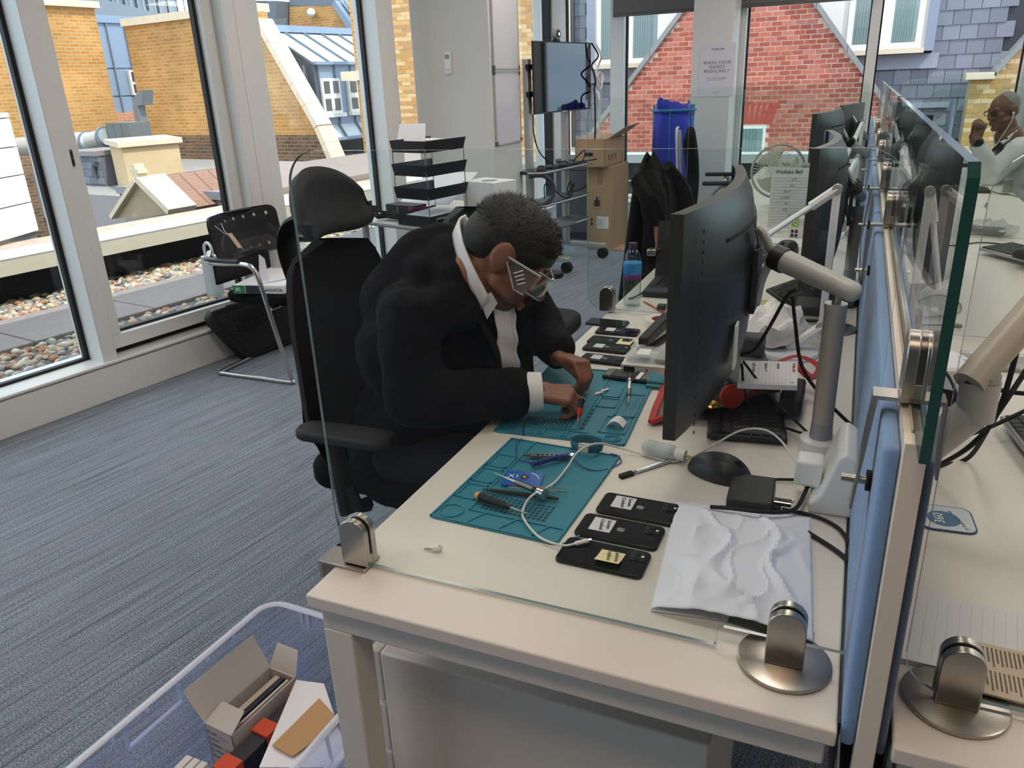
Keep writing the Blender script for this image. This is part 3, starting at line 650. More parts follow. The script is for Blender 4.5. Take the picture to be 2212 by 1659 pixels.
sg = thing('stone_gable', 'little stone gable with a cross finial and red tiled slopes', 'gable')
S7 = 3.8
def G7(px, py): return gs(px, py, S7)
ap = G7(302, 392); gl_ = G7(250, 472); gr_ = G7(372, 462)
MB().slab([gl_, gr_, ap], WU * .25).build('gable_face', mat('gable_render', 'B7A384', .9, var=.1, vs=5), sg, smooth=0)
def cop7(a, b_, w, nm, m):
    d = (b_ - a).normalized(); nrm = d.cross(WU); nrm = nrm if nrm.z > 0 else -nrm
    MB().slab([a - WU * .06, b_ - WU * .06, b_ - WU * .06 + nrm.normalized() * w, a - WU * .06 + nrm.normalized() * w], WU * .36).build(nm, m, sg, smooth=0)
cop7(ap, gr_, .07, 'coping', M_stone); cop7(ap, gl_, .05, 'coping', M_stone)
MB().slab([ap - WU * .05 + RA * x + Vector((0, 0, z)) for x, z in ((-.04, .03), (.05, .03), (.05, .09), (.075, .09), (.075, .135), (.03, .135), (.03, .19), (-.03, .19), (-.03, .135), (-.075, .135), (-.075, .09), (-.04, .09))], WU * .12).build('finial', M_stone, sg, smooth=0)
for r in range(12):
    for c in range(6):
        p = G7(250, 470) + WU * (.3 + c * .2) - RA * .05 + (ap - G7(250, 470)) * (r / 12); MB().slab([p, p + WU * .19, p + WU * .19 + (ap - gl_) / 12.5, p + (ap - gl_) / 12.5], Vector((0, 0, .03)) - RA * .02).build('roof_tile', mat('brown_tile', '8A6A5C', .9, var=.2, vs=6), sg, smooth=0)
        p = gr_ + WU * (.3 + c * .2) + (ap - gr_) * (r / 12); MB().slab([p, p + WU * .19, p + WU * .19 + (ap - gr_) / 12.5, p + (ap - gr_) / 12.5], Vector((0, 0, .03)) + RA * .02).build('roof_tile', mat('red_tile', '93705F', .9, var=.2, vs=6), sg, smooth=0)
fr = thing('flat_roof', 'brown felt flat roof with grey edge beyond the stone gable', 'roof')
f0 = gs(265, 437, 4.6)
def hb(p0, p1, s0, s1, z0, z1, nm, m): MB().box(s0, s1, (p1 - W0).dot(WO), (p0 - W0).dot(WO), z0, z1, WM).build(nm, m, fr, smooth=0)
pR4 = W0 + WU * 4.4 + WO * 3.4
hb(gs(262, 437, 4.4), pR4, 4.4, 9.5, -1, gs(300, 406, 4.4).z, 'roof_deck', mat('brown_felt', '93817A', .95, var=.1, vs=3)); hb(gs(262, 437, 4.4), pR4, 4.36, 4.4, gs(300, 420, 4.4).z, gs(300, 404, 4.4).z, 'roof_edge', mat('grey_edge', '85868C', .7))
hb(gs(100, 437, 4.9), gs(262, 437, 4.9), 4.9, 9.5, -1, gs(200, 420, 4.9).z, 'grey_deck', mat('grey_felt', '8F8B88', .95, var=.1, vs=3))
hb(gs(-300, 437, 9), gs(1000, 437, 9), 8.0, 14.5, -1, .1, 'lower_roof', mat('grey_felt'))
# white rusticated block at the far left
wbk = thing('white_stone_block', 'bright white stone wall of large blocks at the left edge', 'building')
dv = ray(1222, 150); dv.z = 0; dv.normalize(); bk = Vector((-dv.y, dv.x, 0))
pe = CAM + ray(85, 497) * (7.0 / CF)
zz = [pe.z - .35]; pj = [(85, 500), (66, 438), (51, 378), (35, 318), (22, 256), (18, 243)]
hs = [CAM.z + 0] ; 
def onb(px, py): return onpl(px, py, pe, bk)
zs = [onb(*p).z for p in pj]
for i in range(5):
    m_ = mat('white_stone', 'EDECEA', .8, var=.03, vs=4)
    for k in range(3):
        a = pe - dv * ((k + 1) * .62 - .006); MB().slab([G2z(a, zs[i] + .008), G2z(pe - dv * (k * .62 + .004), zs[i] + .008), G2z(pe - dv * (k * .62 + .004), zs[i + 1]), G2z(a, zs[i + 1])], bk * .3).build('stone_block', m_, wbk, smooth=0, bevel=.006)
a = pe - dv * 3 + bk * .03; pe2 = pe + bk * .03 - dv * .01; MB().slab([G2z(a, zs[0] - 3), G2z(pe2, zs[0] - 3), G2z(pe2, zs[-1] - .01), G2z(a, zs[-1] - .01)], bk * 2.5 if bk.dot(WO) > 0 else -bk * 2.5).build('core', mat('joint_grey', '9A9894', .9), wbk, smooth=0)
# ------------------------------------------------------------------ outside: buildings seen through the far wall
YG = 15.2
def GR(px, py): return gy(px, py, YG)
ap_l = GR(1480, 25); lo_l = GR(1285, 287); ap_r = GR(1757, 8); lo_r = GR(1868, 168)
sl = (ap_l.z - lo_l.z) / (ap_l.x - lo_l.x); sr = (ap_r.z - lo_r.z) / (ap_r.x - lo_r.x)
def inside(a, z): return z < lo_l.z + (a - lo_l.x) * sl and z < lo_r.z + (a - lo_r.x) * sr and not (wx0 < a < wx1 and wz0 - .4 < z < wz1 + .42)
wx0 = GR(1590, 300).x - .15; wx1 = GR(1653, 300).x; wz1 = GR(1620, 272).z; wz0 = GR(1620, 345).z
x0 = lo_l.x - .6; x1 = lo_r.x + .9
rg_, FR = brickwall('red_brick_gable', 'red brick gable wall with pale mortar beyond the far windows', Vector((0, YG, 0)), Vector((1, 0, 0)), Vector((0, -1, 0)), inside,
    x0, x1, -.9, 3.3, .197, .0835, .0165, ('B55F4D', 'AC5645', 'BF6D59', 'A35245', 'BD7262'), 'E3B9A0')
mort = mat('pale_pink_mortar', 'E6C6B2', .95)
zb_ = -2.0
def gpoly(off=0):
    xi = (lo_r.z - lo_l.z + lo_l.x * sl - lo_r.x * sr) / (sl - sr); zi = lo_l.z + (xi - lo_l.x) * sl
    xL = lo_l.x - (lo_l.z - zb_) / sl; xR = lo_r.x - (lo_r.z - zb_) / sr
    return xi, zi, xL, xR
xi, zi, xL, xR = gpoly()
MB().slab([(xL, YG + .004, zb_), (xR, YG + .004, zb_), (xi, YG + .004, zi)], (0, .35, 0)).build('mortar_backing', mort, rg_, smooth=0)
M_lead = mat('lead_grey', '8E8D8C', .6, var=.1, vs=4)
def rcop(p, s_, xa, xb, nm):
    n = 7
    for i in range(n):
        a = xa + (xb - xa) * i / n; b_ = xa + (xb - xa) * (i + .985) / n
        za = p.z + (a - p.x) * s_; zb2 = p.z + (b_ - p.x) * s_
        MB().slab([(a, YG - .1, za), (b_, YG - .1, zb2), (b_, YG - .1, zb2 + .13), (a, YG - .1, za + .13)], (0, .4, 0)).build(nm, M_lead, rg_, smooth=0)
rcop(lo_l, sl, xL + .8, xi, 'coping_stone'); rcop(lo_r, sr, xi, xR - .6, 'coping_stone')
# flat arch of soldier bricks and the small window below it
for i in range(9):
    a = wx0 + (wx1 - wx0 + .1) * i / 9; w = (wx1 - wx0 + .1) / 9 - .012; lean = .14 * (i - 2) / 7
    for k in range(2):
        z_ = wz1 + .03 + k * .20; o1 = lean * k * .5; o2 = lean * (k + 1) * .5
        MB().slab([(a + o1, YG - .012, z_), (a + w + o1, YG - .012, z_), (a + w + o2, YG - .012, z_ + .188), (a + o2, YG - .012, z_ + .188)], (0, .03, 0)).build('arch_brick', mat('arch_red_brick', 'C04D40', .85, var=.1, vs=8), rg_, smooth=0)
M_curt = mat('pale_curtain', 'CAD2CF', .9)
def curtain_window(par_, x0, x1, z0, z1, Y, frame=.05, bars=(), nm='window', curt=True):
    w = MB().box(x0, x1, Y - .02, Y + .12, z0, z1).build(nm, M_wframe, par_, smooth=0)
    cells = [x0] + list(bars) + [x1]
    for a, b_ in zip(cells[:-1], cells[1:]):
        a += frame; b_ -= frame
        MB().box(a, b_, Y - .022, Y - .018, z0 + frame, z1 - frame).build('pane', glassmat('far_pane_glass', 'C8D2D4', 1.0), w, smooth=0)
        MB().box(a, b_, Y - .0185, Y - .0175, z0 + frame, z1 - frame).build('dim_room_sheet', mat('dim_room', '4B4F52', .9), w, smooth=0)  # dark sheet painted as the unlit room behind the pane
        if curt:
            n = 40; wd = (b_ - a) * .82
            MB().grid(lambda u, v: (a + .01 + wd * u, Y - .0205 + .0012 * math.sin(u * n * 1.3) , z0 + frame + (z1 - z0 - 2 * frame) * v), 60, 1).build('curtain', curtmat, w, smooth=180)
    MB().box(x0 - .06, x1 + .06, Y - .12, Y, z0 - .09, z0).build('window_sill', mat('pale_timber_sill', 'E0CDB5', .7), w, smooth=0)
    return w
curtmat = mat('pleated_net_curtain', 'C4CCCB', .9, var=.22, vs=5, stretch=(6, .1, .05))
curtain_window(rg_, wx0, wx1, wz0, wz1, YG - .01)
# slate mansard behind, dormers with curtained windows
YS = 16.6
def GS(px, py): return gy(px, py, YS)
M_sl = [mat('roof_slate_%d' % i, c, .6, var=.1, vs=5) for i, c in enumerate(('7E7F8C', '848592', '777885', '8A8B98'))]
sr_ = thing('slate_roof', 'grey slate mansard roof with curtained dormer windows beyond the far wall', 'roof')
def slates(xa, xb, za, zb2, w, h_, skip=lambda x, z: False):
    q = random.Random(int(w * 1e4)); r = 0; z = za; meshes = []
    for m in M_sl:
        me = MB().slab([(0, -.014, 0), (w - .008, -.014, 0), (w - .008, 0, h_ * 1.05), (0, 0, h_ * 1.05)], (0, .012, 0)).mesh('slate'); me.materials.append(m); meshes.append(me)
    n = 0
    while z < zb2:
        a = xa - (w / 2 if r % 2 else 0)
        while a < xb:
            if not skip(a + w / 2, z + h_ / 2):
                o = bpy.data.objects.new('slate', meshes[q.randrange(4)]); COL.objects.link(o); o.location = (a, YS - .004 + q.uniform(0, .004), z); o.parent = sr_; n += 1
            a += w
        z += h_; r += 1
    return n
MB().box(GS(1195, 0).x, GS(2350, 0).x, YS + .02, YS + .3, -1.5, 4.2).build('roof_boarding', mat('dark_underlay', '45464F', .9), sr_, smooth=0)
wl0, wl1, wlz0 = GS(1292, 60).x, GS(1470, 60).x, GS(1400, 135).z
wr0, wr1, wrz0 = GS(1740, 60).x, GS(2000, 60).x, GS(1930, 106).z
slates(GS(1213, 0).x, GS(1420, 0).x, GS(1250, 330).z, 3.6, .27, .235, lambda x, z: (x > wl0 - .2 and z > wlz0 - .35) or not (z > lo_l.z + (x - lo_l.x) * sl - .6))
slates(GS(1845, 0).x, GS(2215, 0).x, GS(2000, 300).z, 3.4, .285, .248, lambda x, z: (x < wr1 + .12 and z > wrz0 - .28) or not (z > lo_r.z + (x - lo_r.x) * sr - .9) or x > GS(2195, 0).x)
zt_ = 3.9
# dormers: cheek, white surround, paired windows
for xa, xb, z0, nm in ((wl0, wl1, wlz0, 'l'), (wr0, wr1, wrz0, 'r')):
    MB().box(xa, xb, YS - .25, YS + .1, z0 - .05, zt_).build('dormer_surround', mat('cream_dormer', 'E6E1DC', .8), sr_, smooth=0)
    ex = xb if nm == 'r' else xa - .16
    MB().box(ex, ex + .16, YS - .3, YS + .1, z0 - .06, zt_).build('lead_cheek', mat('lead_cheek', '8E93A6', .55), sr_, smooth=0)
    MB().box(xa - .25, xb + .28, YS - .06, YS + .02, z0 - .36, z0 - .1).build('lead_apron', mat('lead_apron', 'A3A6B4', .5, var=.15, vs=6, stretch=(8, 1, 1)), sr_, smooth=0)
a, b_ = GS(1298, 60).x, GS(1437, 60).x
curtain_window(sr_, a, b_, wlz0, zt_ - .1, YS - .27, .09, [(a + b_) / 2])
a, b_ = GS(1832, 60).x, GS(1992, 60).x
curtain_window(sr_, a, b_, wrz0, zt_ - .1, YS - .27, .1, [(a + b_) / 2 + .03])
MB().cyl((GS(1240, 0).x, YS - .12, -.5), (GS(1240, 0).x, YS - .12, 3.8), .05, n=12).build('soil_pipe', mat('dark_downpipe', '4C4B50', .5), sr_)
MB().box(GS(1975, 0).x, GS(2085, 0).x, YS - .07, YS - .03, GS(2030, 232).z, GS(2030, 220).z).build('lead_flashing', mat('lead_apron'), sr_, smooth=0)
# yellow brick gable on the right with stepped coping
YY = 15.75
def GY(px, py): return gy(px, py, YY)
ycl = GY(2098, 172); yk = GY(2146, 166); yt = GY(2212, 95); ys = (yt.z - yk.z) / (yt.x - yk.x)
def iny(a, z): return z < ycl.z - .02 if a < yk.x else z < yk.z + (a - yk.x) * ys
yb, FY = brickwall('yellow_brick_gable', 'yellow brick wall with stone coping behind the man in the white shirt', Vector((0, YY, 0)), Vector((1, 0, 0)), Vector((0, -1, 0)), iny,
    ycl.x, ycl.x + 2.6, -.9, 3.2, .205, .079, .011, ('D0A468', 'C4934F', 'DCB888', 'B9915F'), 'DDCBA8')
MB().slab([(ycl.x, YY + .004, -2), (ycl.x + 2.6, YY + .004, -2), (ycl.x + 2.6, YY + .004, yk.z + (ycl.x + 2.6 - yk.x) * ys), (yk.x, YY + .004, yk.z), (ycl.x, YY + .004, ycl.z)], (0, .5, 0)).build('mortar_backing', mat('pale_mortar'), yb, smooth=0)
MB().box(ycl.x - .1, yk.x + .02, YY - .12, YY + .4, ycl.z, ycl.z + .11).build('kneeler_stone', M_stone, yb, smooth=0)
MB().slab([(yk.x, YY - .12, yk.z), (ycl.x + 2.6, YY - .12, yk.z + (ycl.x + 2.6 - yk.x) * ys), (ycl.x + 2.6, YY - .12, yk.z + (ycl.x + 2.6 - yk.x) * ys + .13), (yk.x, YY - .12, yk.z + .13)], (0, .5, 0)).build('coping_stone', M_lead, yb, smooth=0)
MB().cyl((ycl.x - .2, YY + .1, -1), (ycl.x - .2, YY + .1, GY(2080, 215).z), .05, n=10).build('downpipe', M_zincd, yb)
struct(MB().box(-60, 60, -30, 80, -6.4, -6).build('ground', mat('street_ground', '6A6866', .95), smooth=0), 'street level ground far below')
# ------------------------------------------------------------------ desks
def make_desk(x0, y0, label, near=False, mirror=False):
    t = thing('bench_desk', label, 'desk', (x0, y0, 0), 0, 'white bench desks in two facing rows')
    MB().box(0, .80, 0, 1.597, .705, .73).build('desk_top', M_desk, t, bevel=.003)
    for yy in (.02, 1.53):
        for xx in ((.010, .065) if not mirror else (.735, .79)), :
            MB().box(xx[0], xx[1], yy, yy + .055, 0, .652).build('leg', M_deskmetal, t, bevel=.003)
        MB().box(.010, .79, yy, yy + .055, .652, .694).build('end_rail', M_deskmetal, t, bevel=.003)
    MB().box(.38, .43, .075, 1.53, .645, .69).build('long_rail', M_deskmetal, t)
    MB().box(.02, .78, .3, .33, .69, .705).box(.02, .78, 1.2, 1.23, .69, .705).build('spacer', M_deskmetal, t)
    return t
lab_l = ['nearest desk on the left side, with the repair mats and phones', 'second desk on the left side, with water bottle and laptop', 'third desk on the left side, under the fan', 'farthest desk on the left side, before the far windows']
lab_r = ['nearest desk on the right side, with lined notepad and coaster', 'second desk on the right side, with keyboard and plastic bag', 'third desk on the right side, with the far mouse', 'farthest desk on the right side, where the man leans']
for i in range(4):
    make_desk(0, i * 1.6, lab_l[i]); make_desk(.862, i * 1.6, lab_r[i], mirror=True)
o = MB().prism([(.655, .0), (.657, .08), (.653, .08), (.651, .0)], .7302, .7305).build('tape_line', mat('tape_edge', 'CFC6BC', .5)); bpy.data.objects.remove(o)
# shared frame between the desk rows
t = thing('desk_spine', 'white steel spine beam carrying the dividers between the desk rows', 'beam', (0, 0, 0))
MB().box(.79, .872, .035, .075, .55, .595).build('cross_bar', M_deskmetal, t, bevel=.003); MB().box(.815, .85, .05, 6.4, .55, .598).build('spine', M_deskmetal, t)
MB().box(.8005, .8035, .02, 6.38, .58, .728).build('cable_tray_edge', M_black, t); MB().box(.8568, .861, .02, 6.38, .58, .72).build('cable_tray_edge', M_black, t)
# ------------------------------------------------------------------ dividers
M_blue = mat('light_blue_fabric', '7FA3D0', .95, bump=.5, bs=900, sheen=.3, var=.05, vs=60)
M_navy = mat('slate_blue_fabric', '4A607E', .95, bump=.5, bs=900, sheen=.3, var=.05, vs=60)
div_lab = ['nearest desk divider, light blue fabric in a white frame', 'second desk divider from the camera, light blue fabric', 'third desk divider from the camera, light blue fabric', 'farthest desk divider before the windows, blue fabric']
def padm(x0, x1, y0, y1, z0, z1): return MB().box(x0, x1, y0, y1, z0, z1)
for i in range(4):
    t = thing('desk_divider', div_lab[i], 'divider', (.834, i * 1.6, 0), 0, 'fabric desk dividers')
    L_ = 1.585
    MB().box(-.012, .011, .0, .03, .60, 1.128).box(-.012, .011, L_ - .03, L_, .60, 1.128).box(-.012, .011, .03, L_ - .03, 1.10, 1.128).build('frame', mat('cream_divider_frame', 'E2D8CC', .4), t, bevel=.0015)
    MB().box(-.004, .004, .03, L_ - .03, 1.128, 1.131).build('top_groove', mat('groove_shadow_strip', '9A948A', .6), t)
    padm(-.030, -.012, .012, L_ - .012, .70, 1.115).build('left_pad', M_blue, t, bevel=.008, seg=4)
    padm(.011, .022, .012, L_ - .012, .70, 1.105).build('right_pad', M_navy, t, bevel=.005, seg=3)
# ------------------------------------------------------------------ glass screens
def arch(w, h, n=10):
    r = w / 2; return [(-r, 0), (r, 0)] + [(r * math.cos(R_(a)), h - r + r * math.sin(R_(a))) for a in [180 * k / n for k in range(n + 1)]]
def glass_poly(par_, poly, th, edge, axis='y', nm='pane'):
    n = len(poly); P = [((a, 0, b) if axis == 'y' else (0, a, b)) for a, b in poly]; d = Vector((0, th, 0)) if axis == 'y' else Vector((th, 0, 0))
    a = MB(); a.add(P, [tuple(range(n))]); a.add([Vector(p) + d for p in P], [tuple(range(n))]); o = a.build(nm, M_glasss, par_, smooth=0)
    e = MB()
    for i in range(n): p, q_ = Vector(P[i]), Vector(P[(i + 1) % n]); e.add([p, q_, q_ + d, p + d], [(0, 1, 2, 3)])
    e.build('glass_edge', edge, o, smooth=0)
    return o
def clampy(par_, x, y, z, w=.05, h=.085, disc=None, axis='y', foot=None):
    """D shaped steel clamp: two cheeks and a black liner"""
    def T(p): return p
    def put(mb): return mb
    cheeks = MB()
    for s in (-1, 1):
        cheeks.prism([(a, b) for a, b in arch(w, h)], s * .010 - .0065, s * .010 + .0065, Matrix.Translation((x, y, z)) if axis == 'y' else Matrix.Translation((x, y, z)) @ Matrix.Rotation(R_(90), 4, 'Z'), axis='y')
    c = cheeks.build('clamp', M_steel, par_, bevel=.0015)
    MB().prism(arch(w * .88, h * .94), -.0045, .0045, Matrix.Translation((x, y, z)) if axis == 'y' else Matrix.Translation((x, y, z)) @ Matrix.Rotation(R_(90), 4, 'Z'), axis='y').build('clamp_liner', M_rub, c)
    MB().box(-w / 2 + .001, w / 2 - .001, -.0155, .0155, 0, .018, Matrix.Translation((x, y, z)) if axis == 'y' else Matrix.Translation((x, y, z)) @ Matrix.Rotation(R_(90), 4, 'Z')).build('clamp_foot', M_steel, c, bevel=.001)
    if disc: MB().lathe([(0, z - .007), (disc - .002, z - .007), (disc, z - .005), (disc, z - .001), (disc - .002, z), (0, z)], 48, Matrix.Translation((x, y, 0))).build('base_disc', mat('brushed_disc_steel', 'A9A29A', .3, metal=1, bump=.03, bs=200, stretch=(30, 1, 1)), par_)
    return c
def end_screen(y, x0, x1, z0, z1, label, notch=None, r=.05, clamps=(), mirror=False):
    t = thing('glass_screen', label, 'screen', (0, y, 0), 0, 'clear glass desk screens')
    if notch:
        n0 = .637; poly = [(x0 + .045, z0), (n0 - .004, z0), (n0, z0 + .004), (n0, z0 + .028), (n0 + .008, z0 + .034), (x1, z0 + .034), (x1, z1 - r)] + [(x1 - r + r * math.cos(R_(a)), z1 - r + r * math.sin(R_(a))) for a in range(10, 91, 10)] + [(x0 + r + r * math.cos(R_(a)), z1 - r + r * math.sin(R_(a))) for a in range(90, 181, 10)] + [(x0, z0 + .09), (x0 + .003, z0 + .065), (x0 + .012, z0 + .045), (x0 + .025, z0 + .034), (x0 + .045, z0 + .032)]
    else:
        poly = rrect(x0, x1, z0, z1, r, 6)
    glass_poly(t, poly, .006, M_gedgel)
    for x, z, disc in clamps: clampy(t, x, .004, z, disc=disc)
    return t
s1 = end_screen(.101, 0, .80, .735, 1.412, 'nearest glass end screen on the left desk with steel clamps', notch=True, clamps=((.038, .738, None), (.728, .737, .062)))
MB().box(-.03, .06, -.02, .03, .731, .736).box(-.034, -.028, -.02, .03, .70, .736).build('desk_hook', M_steel, s1, bevel=.001)
end_screen(1.70, -.07, .785, .742, 1.43, 'second glass screen between the left desks, beside the water bottle', clamps=((.0, .738, None), (.74, .738, .062)))
end_screen(3.30, -.055, .77, .742, 1.43, 'third glass screen between the left desks, in front of the poster column', clamps=((.02, .738, None), (.74, .738, .062)))
end_screen(4.90, -.05, .77, .742, 1.43, 'farthest glass screen between the left desks', clamps=((.02, .738, None),))
end_screen(.101, .872, 1.68, .742, 1.412, 'nearest glass end screen on the right desk with round steel base', clamps=((.935, .737, .062), (1.6, .738, None)))
end_screen(1.70, .89, 1.70, .742, 1.43, 'second glass screen between the right desks', clamps=((.95, .738, .062), (1.63, .738, None)))
end_screen(3.30, .89, 1.70, .742, 1.43, 'third glass screen between the right desks', clamps=((.95, .738, None), (1.63, .738, None)))
end_screen(4.90, .89, 1.72, .742, 1.43, 'farthest glass screen between the right desks, before the man', clamps=((1.62, .738, None),))
# centre glass on top of the dividers
for i, (y0, y1, lb) in enumerate(((-.052, 1.72, 'long centre glass screen nearest the camera with thick green edge'), (1.76, 3.28, 'centre glass screen over the second divider'), (3.34, 4.86, 'centre glass screen over the third divider'))):
    t = thing('centre_screen', lb, 'screen', (.832, 0, 0), 0, 'glass screens along the desk spine')
    glass_poly(t, [(y0, 1.131), (y1, 1.131), (y1, 1.40), (y1 - .02, 1.412), (y0 + .012, 1.412), (y0, 1.40)], .010, M_gedge, axis='x')
    for yy in ((y0 + .17), (y1 - .45)):
        c = clampy(t, .004, yy, 1.140, w=.05, h=.075, axis='x')
        MB().prism([(-.040, 1.131), (-.040, 1.137), (.036, 1.137), (.038, 1.131), (.040, 1.04), (.0375, 1.04), (.0355, 1.132), (-.034, 1.132), (-.046, .985), (-.049, .985)], yy - .015, yy + .015, axis='y').build('saddle_bracket', M_steel, t, smooth=0)
        MB().cyl((-.062, yy, 1.02), (-.03, yy, 1.02), .0055, n=12).build('thumb_screw', M_steel, t); MB().cyl((-.034, yy, 1.02), (-.024, yy, 1.02), .013, n=12).build('screw_pad', M_rub, t)
# ------------------------------------------------------------------ pedestal under the near desk
t = thing('drawer_pedestal', 'white steel drawer pedestal under the nearest desk', 'pedestal', (.035, .13, 0))
MB().box(0, .60, 0, .42, .04, .52).build('body', M_deskmetal, t, bevel=.004)
for z0, z1 in ((.40, .517), (.28, .392), (.05, .272)):
    d = MB().box(-.022, -.003, .002, .418, z0, z1).build('drawer', M_deskmetal, t, bevel=.003)
    MB().box(-.03, -.02, .01, .41, z1 - .018, z1 - .004).build('lip_handle', M_deskmetal, d, bevel=.002)
for x, y in ((.05, .05), (.55, .05), (.05, .37), (.55, .37)): MB().cyl((x, y, 0), (x, y, .04), .02, n=12).build('castor', M_black, t)
# ------------------------------------------------------------------ storage tub with parts boxes
M_tub = plasticmat('clear_polypropylene', 'DCE6FA', .22); M_tubr = plasticmat('clear_polypropylene_rim', 'F2F6FF', .62)
def tub(name, label, loc, w, l, h, rz):
    t = thing(name, label, 'storage tub', loc, rz)
    pr = lambda s, z: [(x, y, z) for x, y in rrect(-w / 2 * s, w / 2 * s, -l / 2 * s, l / 2 * s, .05, 5)]
    a, b_ = pr(.86, .006), pr(1.0, h); n = len(a)
    MB().add(a + b_, [(i, (i + 1) % n, n + (i + 1) % n, n + i) for i in range(n)]).build('wall', M_tub, t, smooth=60)
    MB().add(a, [tuple(range(n))]).build('base', M_tub, t)
    MB().tube(b_, .007, 8, closed=True, flat=(1.3, .8)).build('rim', M_tubr, t, smooth=60)
    for s in (-1, 1): MB().tube([(s * (w / 2 + .004), -.07, h), (s * (w / 2 + .008), -.07, h - .07), (s * (w / 2 + .008), .07, h - .07), (s * (w / 2 + .004), .07, h)], .005, 6).build('handle', M_tubr, t)
    for k in range(7): MB().box(-w / 2 - .006, -w / 2 + .004, -l / 2 + .09 + k * .085, -l / 2 + .096 + k * .085, h - .018, h).build('rim_rib', M_tubr, t)
    for k in range(2): MB().box(-w / 2 + .1 + k * .02, -w / 2 + .104 + k * .02, l / 2 - .008, l / 2 + .004, h - .05, h).build('rim_rib', M_tubr, t)
    return t
tub('storage_tub', 'large clear plastic storage tub on the carpet beside the desk', (-.305, .04, .0), .40, .73, .30, R_(-2))
M_greybox = mat('pale_grey_card', 'C9C3BC', .8, var=.03, vs=8); M_orange = mat('orange_red_card', 'D3502F', .7)
t = thing('screen_carton', 'open white carton with raised flaps inside the tub', 'box', (-.405, .215, .010), R_(-5))
w, l, h_ = .085, .20, .175
MB().box(-w / 2, -w / 2 + .003, -l / 2, l / 2, 0, h_).box(w / 2 - .003, w / 2, -l / 2, l / 2, 0, h_).box(-w / 2, w / 2, -l / 2, -l / 2 + .003, 0, h_).box(-w / 2, w / 2, l / 2 - .003, l / 2, 0, h_).box(-w / 2, w / 2, -l / 2, l / 2, 0, .003).build('body', M_greybox, t)
MB().slab([(-w / 2, -l / 2, h_), (-w / 2, l / 2, h_), (-w / 2 - .045, l / 2 + .005, h_ + .075), (-w / 2 - .045, -l / 2 - .005, h_ + .075)], (.002, 0, .001)).build('lid_flap', M_greybox, t)
MB().slab([(-w / 2, l / 2, h_), (w / 2, l / 2, h_), (w / 2 - .012, l / 2 + .03, h_ + .05), (-w / 2 + .006, l / 2 + .03, h_ + .05)], (0, .002, .001)).build('end_flap', M_greybox, t)
MB().slab([(-w / 2, -l / 2, h_), (w / 2, -l / 2, h_), (w / 2 - .008, -l / 2 + .05, h_ + .022), (-w / 2 + .008, -l / 2 + .05, h_ + .022)], (0, 0, .002)).build('near_flap', M_greybox, t)
MB().box(-.012, .002, -l / 2 + .06, l / 2 - .012, .02, h_ - .006).build('screen_packet', mat('card_packet', 'BFB4AA', .8), t); MB().box(.006, .02, -l / 2 + .01, l / 2 - .012, .02, h_ - .002).build('foil_packet', mat('black_foil', '22242A', .25, bump=.6, bs=60), t)
MB().box(.024, .03, -l / 2 + .02, l / 2 - .012, .02, h_ - .004).build('card_divider', M_greybox, t)
for k, s in enumerate(('Model ______', 'Colour', '\u25a1 Black   \u25a1 Gold', '\u25a1 White   \u25a1 Rose', 'Quantity  10 pcs')): text(s.replace('\u25a1', '[ ]'), .0115, M_inkg, t, (-w / 2 + .006, -l / 2 - .0012, h_ - .018 - k * .017), (R_(90), 0, 0))
t = thing('orange_screen_box', 'orange and white box edge under the loose white card in the tub', 'box', (-.33, .17, .01), R_(-5))
MB().box(-.022, .022, -.14, .16, 0, .155).build('body', mat('dark_box_side', '2A2A33', .6), t, bevel=.002)
for yy in (-.13, -.02, .10): MB().box(-.024, .024, yy, yy + .04, .12, .162).build('orange_band', M_orange, t)
tag(MB().slab([gz(560, 1659, .19), gz(640, 1470, .19), gz(700, 1478, .20), gz(760, 1659, .20)], (0, 0, .002)).build('white_card', M_paper), 'loose white card sheet lying in the tub', 'card')
tag(MB().slab([gz(588, 1612, .20), gz(690, 1510, .21), gz(735, 1560, .21), gz(632, 1636, .20)], (0, 0, .003)).build('brown_envelope', mat('kraft_paper', 'BD9464', .8)), 'brown kraft envelope lying on the white card in the tub', 'envelope')
for k in range(3): tag(MB().box(0, .017, 0, .12, 0, .17, Matrix.Translation((-.46 + k * .021 + .03, -.08, .012))).build('screen_sleeve', mat('sleeve_white', 'D9D3CE', .7), bevel=.001), 'white boxed screen standing on edge in the tub, %s of three' % ('leftmost', 'middle', 'rightmost')[k], 'box', 'boxed screens in the tub')
tag(MB().box(-.51, -.49 + .02, -.11, -.03, .012, .165).build('black_phone_box', M_black, bevel=.002), 'small black box at the near end of the tub', 'box')
t = thing('dark_bag', 'dark soft bag lying on the carpet under the near desk', 'bag', (.72, .30, 0))
b = MB().ball((0, 0, .07), 1, .06, .13, .075, 24, 14); b.v = [(x, y, max(0, z)) for x, y, z in b.v]; b.build('bag', M_fab, t, smooth=60); MB().tube(spline([(-.07, -.08, .01), (-.05, -.12, .05), (-.02, -.14, .09), (.0, -.1, .13)], 5), .005, 6).build('red_strap', mat('red_webbing', 'A02028', .7), t)
# second tub lid beside it
t = thing('tub_lid', 'clear plastic tub lid lying under the near desk', 'lid', (-.06, .11, .0), R_(-2))
MB().box(-.035, .055, -.36, .30, .20, .206).build('panel', M_tub, t); MB().tube([(x, y, .208) for x, y in rrect(-.035, .055, -.36, .30, .03)], .007, 8, closed=True).build('rim', M_tubr, t)
MB().box(-.03, .05, -.33, .27, 0, .196).build('box_below', plasticmat('clear_polypropylene_lower', 'DCE6FA', .3), t, bevel=.01)
